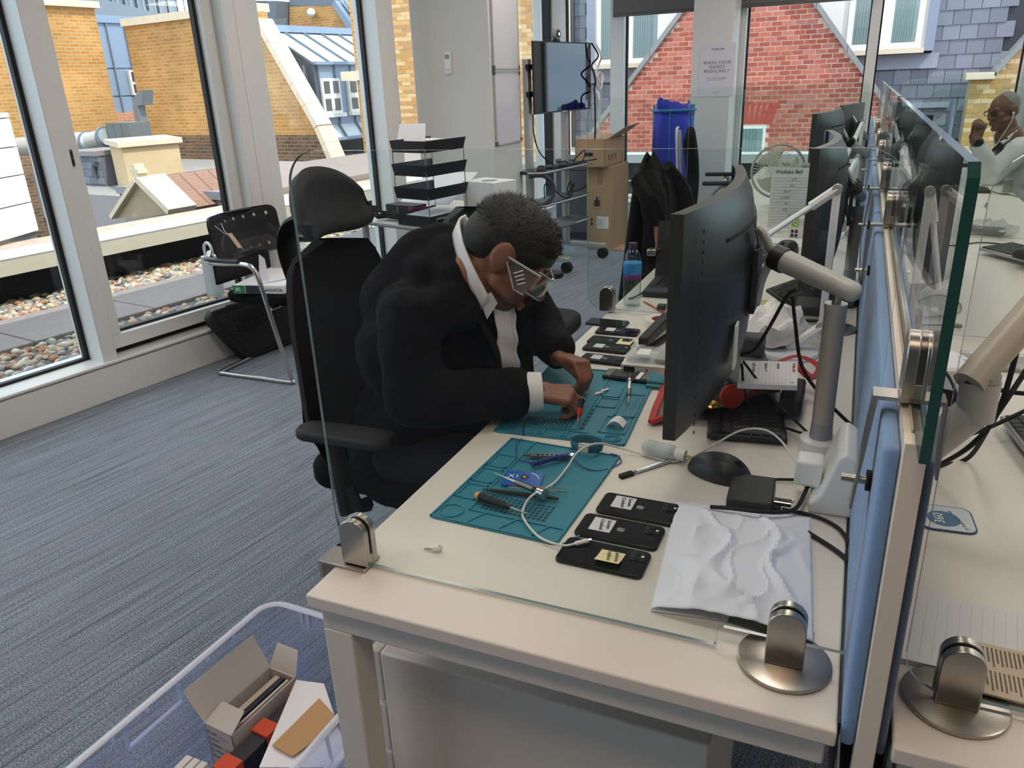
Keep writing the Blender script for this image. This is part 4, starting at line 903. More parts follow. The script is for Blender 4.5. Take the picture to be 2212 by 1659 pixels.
# ------------------------------------------------------------------ chairs
def star_base(t, r=.32, rot=0, castor=True):
    MB().cyl((0, 0, .10), (0, 0, .42), .028, .024, 16).build('gas_lift', M_black, t)
    for k in range(5):
        a = R_(rot + 72 * k); d = Vector((math.cos(a), math.sin(a), 0))
        MB().tube([d * .02 + Vector((0, 0, .115)), d * r * .6 + Vector((0, 0, .10)), d * r + Vector((0, 0, .082))], [.026, .02, .016], 8).build('base_leg', M_black, t)
        MB().cyl(d * r + Vector((0, 0, .03)) - Vector((-d.y, d.x, 0)) * .022, d * r + Vector((0, 0, .03)) + Vector((-d.y, d.x, 0)) * .022, .03, n=16).build('castor', M_rub, t)
def cushion(mb, fn, nu=14, nv=14): return mb.grid(fn, nu, nv)
def office_chair(label, loc, rz, head=True, m=None, arms=True, back_h=.60, slim=False):
    m = m or M_fab
    t = thing('office_chair', label, 'chair', loc, rz)
    star_base(t, .33, 100)
    MB().box(-.12, .14, -.12, .12, .40, .44).build('mechanism', M_black, t, bevel=.01)
    MB().prism(rrect(-.23, .25, -.25, .25, .09, 6), .435, .515).build('seat', m, t, bevel=.03, seg=4)
    # backrest: curved upholstered shield
    H = back_h; z0 = .50
    def bf(side):
        def f(u, v):
            w = .262 * (1 - .28 * abs(2 * v - 1.0) ** 3.0) * (1.0 if v < .6 else 1 - .10 * (v - .6) / .4)
            if v > .93: w *= math.sqrt(max(0.02, 1 - ((v - .93) / .07) ** 2))
            y = (2 * u - 1); lum = .035 * math.sin(v * math.pi * .9)
            return (-.235 + lum + .05 * y * y - .03 * v - (0 if side > 0 else .045 * (1 - y ** 4) ** .5 * min(1, 6 * v, 8 * (1 - v) + .1)), w * y, z0 + H * v)
        return f
    b = MB().grid(bf(1), 16, 20); b.grid(bf(-1), 16, 20); b.build('backrest', m, t, smooth=80)
    MB().tube([(-.30, 0, .44), (-.36, 0, .50), (-.34, 0, .75), (-.33, 0, .95)], .02, 8, flat=(2.2, .8)).build('back_spine', M_black, t)
    if head:
        MB().tube(spline([(-.33, 0, .95), (-.355, 0, 1.07), (-.33, 0, 1.14), (-.265, 0, 1.17)], 5), .016, 8, flat=(3, .9)).build('headrest_stem', M_blackm, t)
        def hf(side):
            def f(u, v):
                y = 2 * u - 1; k = 1 - abs(y) ** 3.2; zc = 1.205 - .035 * abs(y) ** 2 + .0; hh = .092 * (k ** .5 if k > 0 else 0)
                z = zc + hh * (2 * v - 1); th = .028 * (1 - (2 * v - 1) ** 4) ** .5
                return (-.250 + .075 * y * y + .022 * (2 * v - 1) ** 2 + side * th * k ** .3 - .015 * (2 * v - 1), .165 * y, z)
            return f
        g = MB().grid(hf(1), 18, 10); g.grid(hf(-1), 18, 10); g.build('headrest', M_blackm, t, smooth=80)
    if arms:
        for s in (-1, 1):
            MB().tube([(-.02, s * .25, .42), (-.02, s * .30, .44), (-.04, s * .305, .50)], .022, 8).build('arm_bracket', M_black, t)
            MB().tube([(-.04, s * .305, .43), (-.05, s * .305, .53), (-.06, s * .305, .63)], [.038, .034, .026], 10, flat=(1, .55)).build('arm_post', M_blackm, t)
            MB().prism(rrect(-.17, .12, s * .30 - .045, s * .30 + .045, .043, 6), .638, .665).build('armrest', M_blackm, t, bevel=.009, seg=3)
    return t
oc = office_chair('black high-back office chair with shaped headrest, the seated man sits in it', (-.385, .98, 0), R_(2))
oc2 = office_chair('dark grey office chair pulled up to the second desk behind the man', (-.57, 2.20, 0), R_(0), head=False, m=mat('charcoal_upholstery', '2B2D32', .9, bump=.4, bs=500), back_h=.5)
# chair with coat at the second desk
oc3 = office_chair('office chair hidden under a black coat at the second desk', (.16, 2.72, 0), R_(4), head=False, back_h=.60, arms=False)
# slim chair near the poster column
t = thing('mesh_chair', 'slim black chair with silver frame near the poster column', 'chair', (-.19, 5.35, 0), R_(8))
star_base(t, .31, 30)
MB().prism(rrect(-.22, .24, -.23, .23, .08, 6), .43, .49).build('seat', M_fab, t, bevel=.02)
def bk4(s):
    def f(u, v):
        y = 2 * u - 1; w = .2 * (1 - .12 * v) * (1 if v < .92 else math.sqrt(max(.05, 1 - ((v - .92) / .08) ** 2)))
        return (-.22 - .05 * v + .03 * math.sin(v * 3) + .04 * y * y - (0 if s > 0 else .055 * max(0, 1 - y ** 4) ** .5 * min(1, 5 * v, 6 * (1 - v) + .02)), w * y, .50 + .63 * v)
    return f
MB().grid(bk4(1), 12, 16).grid(bk4(-1), 12, 16).build('backrest', M_fab, t, smooth=70)
MB().tube(spline([(-.30, -.20, .50), (-.315, -.185, .8), (-.335, -.165, 1.10), (-.33, -.1, 1.135)], 6), .010, 8).build('back_edge', M_silver, t); MB().tube(spline([(-.30, .20, .50), (-.315, .185, .8), (-.335, .165, 1.10)], 6), .010, 8).build('back_edge', M_silver, t)
for s in (-1, 1):
    MB().tube(spline([(-.1, s * .26, .44), (-.06, s * .29, .60), (.05, s * .29, .70), (.02, s * .29, .74)], 5), .014, 8).build('arm_post', M_silver, t)
    MB().prism(rrect(-.13, .15, s * .29 - .035, s * .29 + .035, .03), .74, .765).build('armrest', M_blackm, t, bevel=.008)
# coat draped on oc3
q = random.Random(5)
def coat(u, v):
    # closed hanging shell around the chair back: u goes round, v from shoulder line to hem
    a = 2 * math.pi * u; k = min(1, v * 4 + .08) ** .6
    ry = (.17 + .12 * v + .02 * math.sin(u * 37 + v)) * (.5 + .5 * k); rx = (.055 + .055 * v + .012 * math.sin(u * 29 + 2 * v)) * k
    return (-.115 + .02 * v + rx * math.cos(a), 2.76 - .06 * v + ry * math.sin(a), 1.175 - .62 * v + .015 * math.sin(u * 25) * v - .05 * abs(math.sin(a)) * (1 - v))
t = thing('black_coat', 'black coat draped over the back of an office chair', 'coat')
MB().grid(coat, 72, 30, closed_u=True).build('coat_body', mat('black_wool', '060608', .95, bump=.3, bs=300, spec=.2), t, smooth=180, solid=.01)
MB().tube(spline([(-.10, 2.58, 1.08), (-.03, 2.50, .98), (-.02, 2.47, .80), (-.03, 2.48, .62)], 6), [.06] * 8 + [.052] * 11, 10).build('sleeve', mat('black_wool'), t)
MB().tube(spline([(-.10, 2.95, 1.08), (-.02, 3.02, .95), (.0, 3.03, .80)], 6), .052, 10).build('sleeve', mat('black_wool'), t)
MB().tube(spline([(.0, 2.43, .90), (.01, 2.40, .865), (.05, 2.25, .855), (.06, 2.13, .862)], 6), .014, 8, flat=(1, .35)).build('belt', mat('brown_leather', '6B3A22', .5), t); MB().box(.04, .075, 2.09, 2.13, .85, .875).build('buckle', M_steel, t, bevel=.004)
# cantilever visitor chair by the window
t = thing('visitor_chair', 'black cantilever visitor chair with punched back by the window', 'chair', (0, 0, 0))
y0, y1 = 2.37, 2.92
def vb(u, v):
    y = y0 + (y1 - y0) * u; w = 1
    x = -2.47 + .05 * math.cos((u - .5) * 2 * 1.2) * -1 + .05 - .02 * v + .07 * max(0, .25 - v) ; return (x, y + (0.02 if u < .5 else -.02) * v, .62 + .25 * v)
# perforated plate by boolean-free strips: plate with round holes cut out with bmesh
bm = bmesh.new(); N = 1
def plate(holes, L_, H_):
    """rectangular plate in (y,z) with round holes, as a triangulated face with interior loops"""
    bm_ = bmesh.new(); edges = []
    def loop(pts):
        vs = [bm_.verts.new((0, a, b)) for a, b in pts]
        for i in range(len(vs)): edges.append(bm_.edges.new((vs[i], vs[(i + 1) % len(vs)])))
    loop(rrect(0, L_, 0, H_, .05, 6))
    for a, b, r in holes: loop([(a + r * math.cos(2 * math.pi * k / 12), b + r * math.sin(2 * math.pi * k / 12)) for k in range(12)])
    bmesh.ops.triangle_fill(bm_, use_beauty=True, edges=edges)
    bmesh.ops.subdivide_edges(bm_, edges=[e for e in bm_.edges if e.calc_length() > .08], cuts=3, use_grid_fill=False)
    return bm_
bm.free()
bm = plate([(.05 + i * .075, .215, .0115) for i in range(7)] + [(.27 + i * .065, .045, .011) for i in range(4)], .56, .26)
for v in bm.verts:
    a, b = v.co.y, v.co.z; k = (a - .28) / .28
    v.co = Vector((-2.47 + .075 * k * k + .03 * max(0, .10 - b) / .1 - .03 * b / .26, y0 + a, .615 + b))
me = bpy.data.meshes.new('backrest'); bm.to_mesh(me); bm.free(); me.materials.append(M_black)
o = bpy.data.objects.new('backrest', me); COL.objects.link(o); o.parent = t; md = o.modifiers.new('s', 'SOLIDIFY'); md.thickness = .012; md.offset = 0
MB().box(-2.475, -2.455, 2.40, 2.86, .50, .615).build('back_lower', M_black, t, bevel=.01)
for s, yy in ((0, y0 - .01), (1, y1 + .01)):
    ys = yy - .05 if s == 0 else yy + .05
    MB().tube(spline([(-2.43, yy, .70), (-2.40, ys, .655), (-2.30, ys, .65), (-2.18, ys, .655), (-2.11, ys, .64), (-2.075, ys, .57), (-2.03, ys, .35), (-1.965, ys, .06), (-1.95, ys, .022), (-1.99, ys, .012), (-2.2, ys, .012), (-2.42, ys, .012), (-2.475, ys + (.03 if s == 0 else -.03), .012), (-2.48, 2.64, .012)], 6), .0125, 10).build('tube_frame', M_chrome if False else mat('satin_tube', 'C4C2BD', .25, metal=1), t)
    MB().tube(spline([(-2.44, yy, .67), (-2.40, ys, .672), (-2.30, ys, .668), (-2.19, ys, .668)], 6), .016, 10, flat=(1.4, .7)).build('armrest', M_black, t)
MB().tube([(-2.08, y0 + .0, .40), (-2.08, y1, .40)], .01, 8).build('seat_rail', mat('satin_tube'), t)
MB().prism(rrect(-2.42, -1.98, y0 + .02, y1 - .02, .06, 6), .41, .47).build('seat', M_fab, t, bevel=.022, seg=4)
tg = MB().slab([(-2.375, 2.452, .785), (-2.375, 2.487, .780), (-2.36, 2.535, .690), (-2.36, 2.500, .695)], (.002, 0, 0)).build('paper_tag', mat('beige_tag', 'C9B69C', .8), t)
MB().tube([(-2.42, 2.42, .83), (-2.40, 2.455, .785), (-2.385, 2.467, .772), (-2.41, 2.47, .80), (-2.44, 2.49, .83)], .002, 6).build('tag_string', M_paper, tg)
# paper ream on its seat
t = thing('paper_ream', 'opened white ream of copier paper lying on the visitor chair', 'paper', (-2.21, 2.60, .472), R_(12))
MB().box(-.15, .15, -.21, .21, 0, .05).build('wrapper', M_paper, t, bevel=.006)
MB().box(-.151, -.08, -.212, -.211, .002, .048).build('green_label', mat('green_print', '2E7D4F', .6), t); text('80', .03, M_paper, t, (-.135, -.2125, .025), (R_(90), 0, 0))
MB().box(-.075, .02, -.212, -.211, .002, .048).build('dark_print', mat('dark_print', '2B2E33', .6), t); text('NAVIGATOR', .024, M_ink, t, (.03, -.2125, .022), (R_(90), 0, 0), sx=.8)
MB().slab([(-.05, -.1, .05), (.02, -.12, .05), (.0, -.1, .17), (-.04, -.08, .19)], (.002, .002, 0)).build('torn_wrapper', M_paper, t)
MB().tube(spline([(.0, -.18, .051), (.08, -.1, .052), (.13, .02, .051)], 6), .004, 6, flat=(1, .2)).build('blue_swirl', mat('sky_blue_print', '4AA5C8', .6), t)
# equipment case leaning on the sill
t = thing('equipment_case', 'black moulded equipment case leaning against the window sill', 'case', wst(1.17, -.15, .0), 0)
t.rotation_euler = Euler((R_(-13), 0, WROT), 'XYZ')
MB().prism([(.17, 0), (.60, 0), (.64, .04), (.62, .31), (.58, .345), (.04, .345), (0, .31), (.0, .27), (.14, .02)], -.035, .035, axis='y').build('shell', M_blackm, t, bevel=.016, seg=3)
MB().prism([(.18, .03), (.58, .03), (.585, .30), (.05, .30), (.045, .27)], -.041, -.034, axis='y').build('raised_panel', M_blackm, t, bevel=.004)
M_emb = mat('emboss_highlight', '303135', .35)  # lighter grey puts the highlights of the embossing into the colour
ts = text('MOTOROLA', .045, M_emb, t, (.20, -.0415, .20), (R_(90), 0, 0), name='embossed_lettering', depth=.0015, spacing=1.1)
lg = MB().tube([(.15 + .03 * math.cos(R_(a)), -.042, .20 + .03 * math.sin(R_(a))) for a in range(0, 360, 20)], .003, 6, closed=True).build('embossed_ring', M_emb, t)
MB().tube([(.132, -.042, .188), (.141, -.042, .214), (.15, -.042, .195), (.159, -.042, .214), (.168, -.042, .188)], .0035, 6).build('embossed_mark', M_emb, t)
MB().box(.03, .12, -.036, -.02, .335, .346).build('catch_label', mat('label_grey', 'B5B5B5', .5), t)
# ------------------------------------------------------------------ monitors
M_monb = mat('monitor_grey_back', '3A3D40', .42, var=.03, vs=3); M_monk = mat('monitor_black', '0B0C0F', .35)
def monitor(label, cx, cy, z0, w, h, sag, rz, grp='curved monitors on arms', col=None, logo=False, flat=False):
    t = thing('monitor', label, 'monitor', (cx, cy, z0), rz, grp)
    col = col or M_monb
    def fx(k): return -sag * k * k
    def front(u, v): k = 2 * u - 1; return (fx(k), k * w / 2, h * v)
    def back(u, v):
        k = 2 * u - 1; j = 2 * v - 1; d = .024 + (.0 if flat else .038) * max(0, 1 - k * k * 1.1) ** .8 * max(0, 1 - j * j) ** .5
        return (fx(k) + d, k * w / 2, h * v)
    nu, nv = 36, 14
    b = MB().grid(back, nu, nv)
    b.build('back_shell', col, t, smooth=60)
    e = MB()
    e.grid(lambda u, v: tuple(Vector(front(u, 1)).lerp(Vector(back(u, 1)), v)), nu, 1); e.grid(lambda u, v: tuple(Vector(front(u, 0)).lerp(Vector(back(u, 0)), v)), nu, 1)
    e.grid(lambda u, v: tuple(Vector(front(0, u)).lerp(Vector(back(0, u)), v)), nv, 1); e.grid(lambda u, v: tuple(Vector(front(1, u)).lerp(Vector(back(1, u)), v)), nv, 1)
    e.build('rim', mat('monitor_rim', '2B2A29', .45), t, smooth=0)
    MB().grid(front, nu, 2).build('screen', M_screen, t, smooth=60)
    MB().box(.03, .062, -.06, .06, h / 2 - .06, h / 2 + .06).build('mount_plate', M_black, t, bevel=.004)
    if not flat: MB().tube([(Vector(back(u, .82)) + Vector((.001, 0, 0))) for u in [.22 + .56 * i / 16 for i in range(17)]], .004, 6, flat=(.5, 1)).build('vent_slot', M_rub, t)
    if logo:
        u0, v0, rr_ = .60, .80, .034
        def onb_(dy, dz, o): p_ = Vector(back(u0 + dy / w, v0 + dz / h)); p_.x += o; return p_
        MB().tube([onb_(rr_ * math.cos(a), rr_ * math.sin(a), .0012) for a in [2 * math.pi * i / 32 for i in range(32)]], .0014, 6, closed=True).build('badge_ring', mat('badge_grey', '9DA0A3', .4, metal=.4), t)
        c = onb_(0, 0, .0022); text('DELL', .022, mat('badge_grey'), t, (c.x, c.y, c.z), (R_(90), 0, R_(90)), name='badge', align='CENTER')
        for i in range(22): MB().box(.012, .0145, -w / 2 - .0005, -w / 2 + .0006, .02 + i * h * .042, .026 + i * h * .042).build('edge_vent', M_rub, t)
        MB().box(.052, .056, -.19, -.15, h * .18, h * .40).build('rating_label', M_paper, t)
    return t
monitor('large curved black monitor in front of the man, back to the camera', .50, .915, .845, .80, .425, .045, R_(1), logo=True, col=mat('monitor_dark_back', '26292C', .35))
monitor('second curved monitor in the left row, over the second desk', .665, 2.05, .86, .80, .42, .045, R_(0), logo=False)
monitor('third curved monitor in the left row, tilted away', .60, 3.88, .88, .78, .41, .045, R_(-6))
monitor('flat grey monitor farthest in the left row', .66, 5.45, .88, .56, .38, .0, R_(-14), flat=True)
monitor('curved monitor on the second right desk, seen through the centre glass', .985, 2.25, .84, .80, .42, .045, R_(180))
monitor('curved monitor on the third right desk, seen through the centre glass', .97, 3.75, .86, .78, .42, .045, R_(184))
monitor('flat grey monitor at the far end of the right row', 1.0, 5.45, .86, .56, .38, .0, R_(188), flat=True)
# ------------------------------------------------------------------ monitor arms
M_arm = mat('arm_grey_paint', 'B4B4B1', .4)
def mon_arm(label, px, py, ztop, tx, ty, tz, base=True):
    t = thing('pole_mount', label, 'monitor arm', (px, py, .73), 0, 'grey monitor arms')
    MB().lathe([(0, 0), (.042, 0), (.042, .03), (.03, .034), (0, .034)], 28).build('desk_collar', M_wplast, t)
    MB().cyl((0, 0, .03), (0, 0, .07), .0235, .021, 24).build('post_sleeve', mat('sleeve_grey', '9C9FA2', .4), t)
    MB().cyl((0, 0, .07), (0, 0, ztop - .73), .021, n=24).build('post', mat('satin_aluminium', 'BDB5AC', .35, metal=.25), t)
    zz = ztop - .73; T = Vector((tx - px, ty - py, tz - .73))
    MB().cyl((0, 0, zz), (0, 0, zz + .012), .022, n=24).build('post_cap', M_silver, t); MB().cyl((0, 0, zz + .012), (0, 0, zz + .035), .009, n=12).build('pivot', M_steel, t)
    a = Vector((0, 0, zz + .048)); d = (T - a).normalized(); e = a + d * (T - a).length * .62 + Vector((0, 0, .04)); d = (e - a).normalized()
    MB().cap(a - d * .03, e, .020, .024, 20).build('arm_tube', M_arm, t)
    MB().cyl(e, e + d * .028, .027, .027, 20).build('tilt_joint', M_black, t)
    f = e + d * .03
    MB().tube(spline([f, f + Vector((-.03, .0, .055)), T + Vector((.01, 0, .065))], 6), .009, 8).tube(spline([f, f + Vector((-.02, 0, -.05)), T + Vector((.01, 0, -.06))], 6), .009, 8).build('wishbone', M_silver, t)
    MB().box(T.x - .0, T.x + .012, T.y - .05, T.y + .05, T.z - .07, T.z + .07).build('mount_plate', M_black, t, bevel=.003)
    return t
mon_arm('grey pole monitor arm behind the large monitor on the near desk', .738, .80, 1.045, .565, .905, 1.075)
mon_arm('grey monitor arm holding the second monitor in the left row', .765, 2.25, 1.02, .735, 2.06, 1.07)
mon_arm('grey monitor arm holding the third monitor in the left row', .765, 3.95, 1.02, .67, 3.9, 1.08)
mon_arm('grey monitor arm on the second right desk', .905, 2.35, 1.0, .92, 2.24, 1.05)
mon_arm('grey monitor arm on the third right desk', .905, 3.95, 1.0, .915, 3.8, 1.06)
mon_arm('grey monitor arm at the far end of the left row', .765, 5.5, 1.0, .70, 5.44, 1.07)
mon_arm('grey monitor arm at the far end of the right row', .905, 5.5, 1.0, .955, 5.46, 1.05)
# big arm on the near right desk, reaching out of view
t = thing('pole_mount', 'thick grey articulated monitor arm on the nearest right desk', 'monitor arm', (0, 0, 0), 0, 'grey monitor arms')
J = gy(2112, 860, .52); A0 = gy(2020, 985, .52); J2 = gy(2118, 800, .52); E2 = gy(2260, 640, .62)
MB().cap((A0.x - .06, .52, A0.z - .05), J - Vector((0, 0, .02)), .026, .028, 20).build('lower_arm', M_arm, t)
MB().cyl((A0.x - .045, .52, .73), (A0.x - .045, .52, A0.z - .03), .022, n=20).build('post', M_arm, t); MB().lathe([(0, .73), (.045, .73), (.045, .745), (.0, .75)], 24, Matrix.Translation((A0.x - .045, .52, 0))).build('desk_collar', M_arm, t)
MB().cyl(J - Vector((0, 0, .035)), J + Vector((0, 0, .03)), .029, n=24).build('elbow', M_arm, t); MB().cyl(J + Vector((0, 0, .031)), J + Vector((0, 0, .042)), .027, n=24).build('elbow_ring', mat('sleeve_grey'), t)
d = (E2 - J2).normalized()
MB().cyl(J2 - d * .03, E2, .0245, .026, 24).build('upper_arm', mat('arm_warm_grey', 'B3A79A', .4), t)
MB().cyl(J2 - d * .0315, J2 - d * .03, .006, n=12).build('end_bolt', M_black, t)
# ------------------------------------------------------------------ lamps
def desk_lamp(label, bx, by, pxx, pyy, ztop, hx, hy, hz, z0=.73):
    t = thing('desk_lamp', label, 'lamp', (0, 0, 0), 0, 'white folding desk lamps')
    MB().lathe([(0, z0), (.082, z0), (.085, z0 + .004), (.083, z0 + .013), (0, z0 + .016)], 40, Matrix.Translation((bx, by, 0))).build('base', M_lampw, t)
    MB().tube([(bx, by, z0 + .015), (bx + (pxx - bx) * .5, by + (pyy - by) * .5, z0 + .05), (pxx, pyy, z0 + .085)], .015, 10).build('hinge_arm', M_lampw, t)
    MB().cyl((pxx, pyy - .014, z0 + .085), (pxx, pyy + .014, z0 + .085), .017, n=16).build('hinge_screw', M_silver, t)
    MB().box(pxx - .010, pxx + .010, pyy - .010, pyy + .010, z0 + .05, ztop).build('post', M_lampw, t, bevel=.003)
    MB().cyl((pxx, pyy - .012, ztop), (pxx, pyy + .012, ztop), .013, n=16).build('top_hinge', M_silver, t)
    a = Vector((pxx, pyy, ztop)); b = Vector((hx, hy, hz)); m_ = a.lerp(b, .3)
    MB().tube([a, m_], .013, 8, flat=(1, 1)).build('head_arm', M_lampw, t); MB().tube([m_, b], [.010, .010], 8, flat=(1.6, .8)).build('lamp_head', M_lampw, t)
    return t
desk_lamp('white folding desk lamp under the crumpled bag, head arm reaching behind the big monitor', .62, 1.43, .705, 1.44, 1.195, .50, 1.42, 1.04)
desk_lamp('white folding desk lamp beside the second divider on the left', .62, 2.95, .745, 2.9, 1.135, .64, 2.8, .85)
desk_lamp('white folding desk lamp on the third left desk', .66, 4.5, .75, 4.5, 1.19, .66, 4.3, .95)
desk_lamp('white folding desk lamp on the nearest right desk, with wide white base', 1.00, 1.47, .925, 1.46, 1.19, .985, 1.50, .93)
desk_lamp('white folding desk lamp on the second right desk', 1.02, 3.0, .92, 2.95, 1.18, .98, 2.8, .92)
# ------------------------------------------------------------------ socket box, plug, dock, mouse
t = thing('socket_box', 'white curved desk power socket box by the divider', 'power socket', gz(1800, 1085) , 0)
pr = [(-.042, 0), (.034, 0), (.036, .075), (.030, .115), (.010, .128), (-.004, .118), (-.012, .085), (-.026, .04), (-.044, .018)]
MB().prism(pr, -.055, .10, axis='y').build('housing', M_wplast, t, bevel=.007, seg=4)
pl = thing('mains_plug', 'white square mains plug in the socket box', 'plug', t.location + Vector((-.047, .005, .055)), 0)
MB().box(-.026, .022, -.024, .026, -.022, .030).build('body', M_wplast, pl, bevel=.006, seg=3)
MB().cyl((-.002, -.002, -.032), (-.002, -.002, -.02), .007, n=12).build('cord_grip', M_wplast, pl)
t = thing('usb_dock', 'flat square black dock on the near desk', 'dock', gz(1622, 1075), R_(2))
MB().box(-.041, .041, -.055, .055, 0, .022).build('body', mat('dock_black', '1D1D1F', .55), t, bevel=.003)
MB().box(.041, .056, -.045, -.03, .006, .014).build('usb_plug', M_black, t); MB().box(.041, .0415, -.02, .03, .006, .015).build('port', M_rub, t)
t = thing('usb_stick', 'small silver memory stick with printed cap plugged into the dock', 'usb stick', (0, 0, 0))
p = gz(1690, 1085, .745); t.location = p
MB().box(-.018, .016, -.009, .009, -.004, .004).build('body', M_black, t, bevel=.001); MB().tube([(-.014, -.0095, .0045), (.016, -.0095, .0045), (.02, 0, .0045), (.016, .0095, .0045)], .001, 4).build('swivel_cap', M_chrome, t); text('HOT D', .006, M_ink, t, (-.012, 0, .0046), (0, 0, 0))
def mouse(label, p, rz, L_=.125, W_=.072, H_=.042, m=None):
    t = thing('computer_mouse', label, 'mouse', p, rz, 'computer mice')
    def f(u, v):
        a = 2 * math.pi * u; ph = v * math.pi / 2; k = math.cos(ph) ** .55 if v < 1 else 0
        x = L_ / 2 * math.cos(a) * k; y = W_ / 2 * math.sin(a) * k * (1 - .12 * math.cos(a)); return (x, y, H_ * math.sin(ph) * (1 - .25 * (x / L_ * 2) ** 2 + .06 * x / L_) + (.002 if v == 0 else 0))
    b = MB().grid(f, 32, 14, closed_u=True)
    b.build('shell', m or mat('mouse_black', '17181B', .45), t, smooth=60)
    MB().cyl((-L_ * .28, -.004, H_ * .74), (-L_ * .28, .004, H_ * .74), .010, n=14).build('wheel', M_rub, t)
    MB().tube(spline([(-L_ * .49, 0, H_ * .30), (-L_ * .3, 0, H_ * .76), (0, 0, H_ * 1.0)], 6), .0007, 5).build('button_seam', M_rub, t)
    return t
mouse('black mouse on the near desk beside the flat dock', gz(1553, 1026), R_(166), .135, .08, .044)
# ------------------------------------------------------------------ repair mats
M_mat = mat('teal_silicone', '2B7B90', .55, var=.04, vs=6, bump=.05, bs=300); M_matd = mat('teal_silicone_recess', '246C80', .6)
def matpt(o, ex, ey, a, b): return o + ex * a + ey * b
def repair_mat(label, c00, c10, c01, variant):
    """c00 near-left corner, c10 near-right, c01 far-left; local x to the right, y away"""
    rz = math.atan2((c10 - c00).y, (c10 - c00).x); w = (c10 - c00).length; l = (c01 - c00).length
    t = thing('repair_mat', label, 'repair mat', c00, rz)
    H = .005
    MB().prism(rrect(0, w, 0, l, .012, 4), 0, .0028).build('sheet', M_matd if False else M_mat, t, bevel=.0008)
    r = MB(); f = .004
    def ring(x0, x1, y0, y1):
        r.box(x0, x1, y0, y0 + f, .0028, H).box(x0, x1, y1 - f, y1, .0028, H).box(x0, x0 + f, y0, y1, .0028, H).box(x1 - f, x1, y0, y1, .0028, H)
    ring(.002, w - .002, .002, l - .002)
    g = MB()
    if variant == 0:
        ring(.008, .056, .085, .145); ring(.008, .056, .155, .215); ring(.008, .056, .225, .285)
        r.box(.060, .064, .05, l - .006, .0028, H); r.box(.06, w - .006, .048, .052, .0028, H)
        for k in range(4): x = .075 + k * .065; r.add([(x, .006, .0028), (x + f, .006, .0028), (x + f + .02, .048, .0028), (x + .02, .048, .0028), (x, .006, H), (x + f, .006, H), (x + f + .02, .048, H), (x + .02, .048, H)], [(4, 5, 6, 7), (0, 1, 5, 4), (1, 2, 6, 5), (2, 3, 7, 6), (3, 0, 4, 7)])
        r.tube([(.032 + .023 * math.cos(2 * math.pi * i / 28), .034 + .023 * math.sin(2 * math.pi * i / 28), .0038) for i in range(28)], .002, 6, closed=True)
        gx0, gy0, nx, ny, cs_ = .078, .062, 14, 6, .0098
    else:
        ring(w - .115, w - .065, .20, .26); ring(w - .06, w - .008, .155, .30); ring(w - .075, w - .012, .055, .15); ring(w - .115, w - .07, .27, l - .01)
        r.box(.01, w - .125, .052, .056, .0028, H); r.box(w - .125, w - .121, .05, l - .01, .0028, H)
        for k in range(3): x = .06 + k * .055; ring(x, x + .05, .008, .046)
        for rad in (.018, .011): r.tube([(w - .035 + rad * math.cos(2 * math.pi * i / 28), .03 + rad * math.sin(2 * math.pi * i / 28), .004) for i in range(28)], .0022, 6, closed=True)
        for k in range(6): g.box(w - .120, w - .110, .06 + k * .022, .06 + k * .022 + .014, .0028, .0034)
        gx0, gy0, nx, ny, cs_ = .055, .062, 13, 5, .0092
    r.build('raised_ridges', M_mat, t)
    cells = MB()
    for i in range(nx):
        for j in range(ny): cells.box(gx0 + i * cs_, gx0 + i * cs_ + cs_ * .68, gy0 + j * cs_, gy0 + j * cs_ + cs_ * .68, .0028, .0031)
    o = cells.build('screw_pockets', mat('teal_pocket', '0E3D4A', .7), t, smooth=0); o['kind'] = 'stuff'
    if g.v: g.build('part_slots', mat('teal_pocket'), t)
    return t
c00 = gz(925, 1118); c10 = gz(1203, 1180); c01 = gz(1075, 944)
m1 = repair_mat('teal repair mat nearest the camera, scattered with tools', c00, c10, c01, 0)
d00 = gz(1064, 934); d10 = gz(1350, 966); d01 = gz(1215, 795)
m2 = repair_mat('teal repair mat under the hands of the man, with the opened phone', d00, d10, d01, 1)
ZM = .736
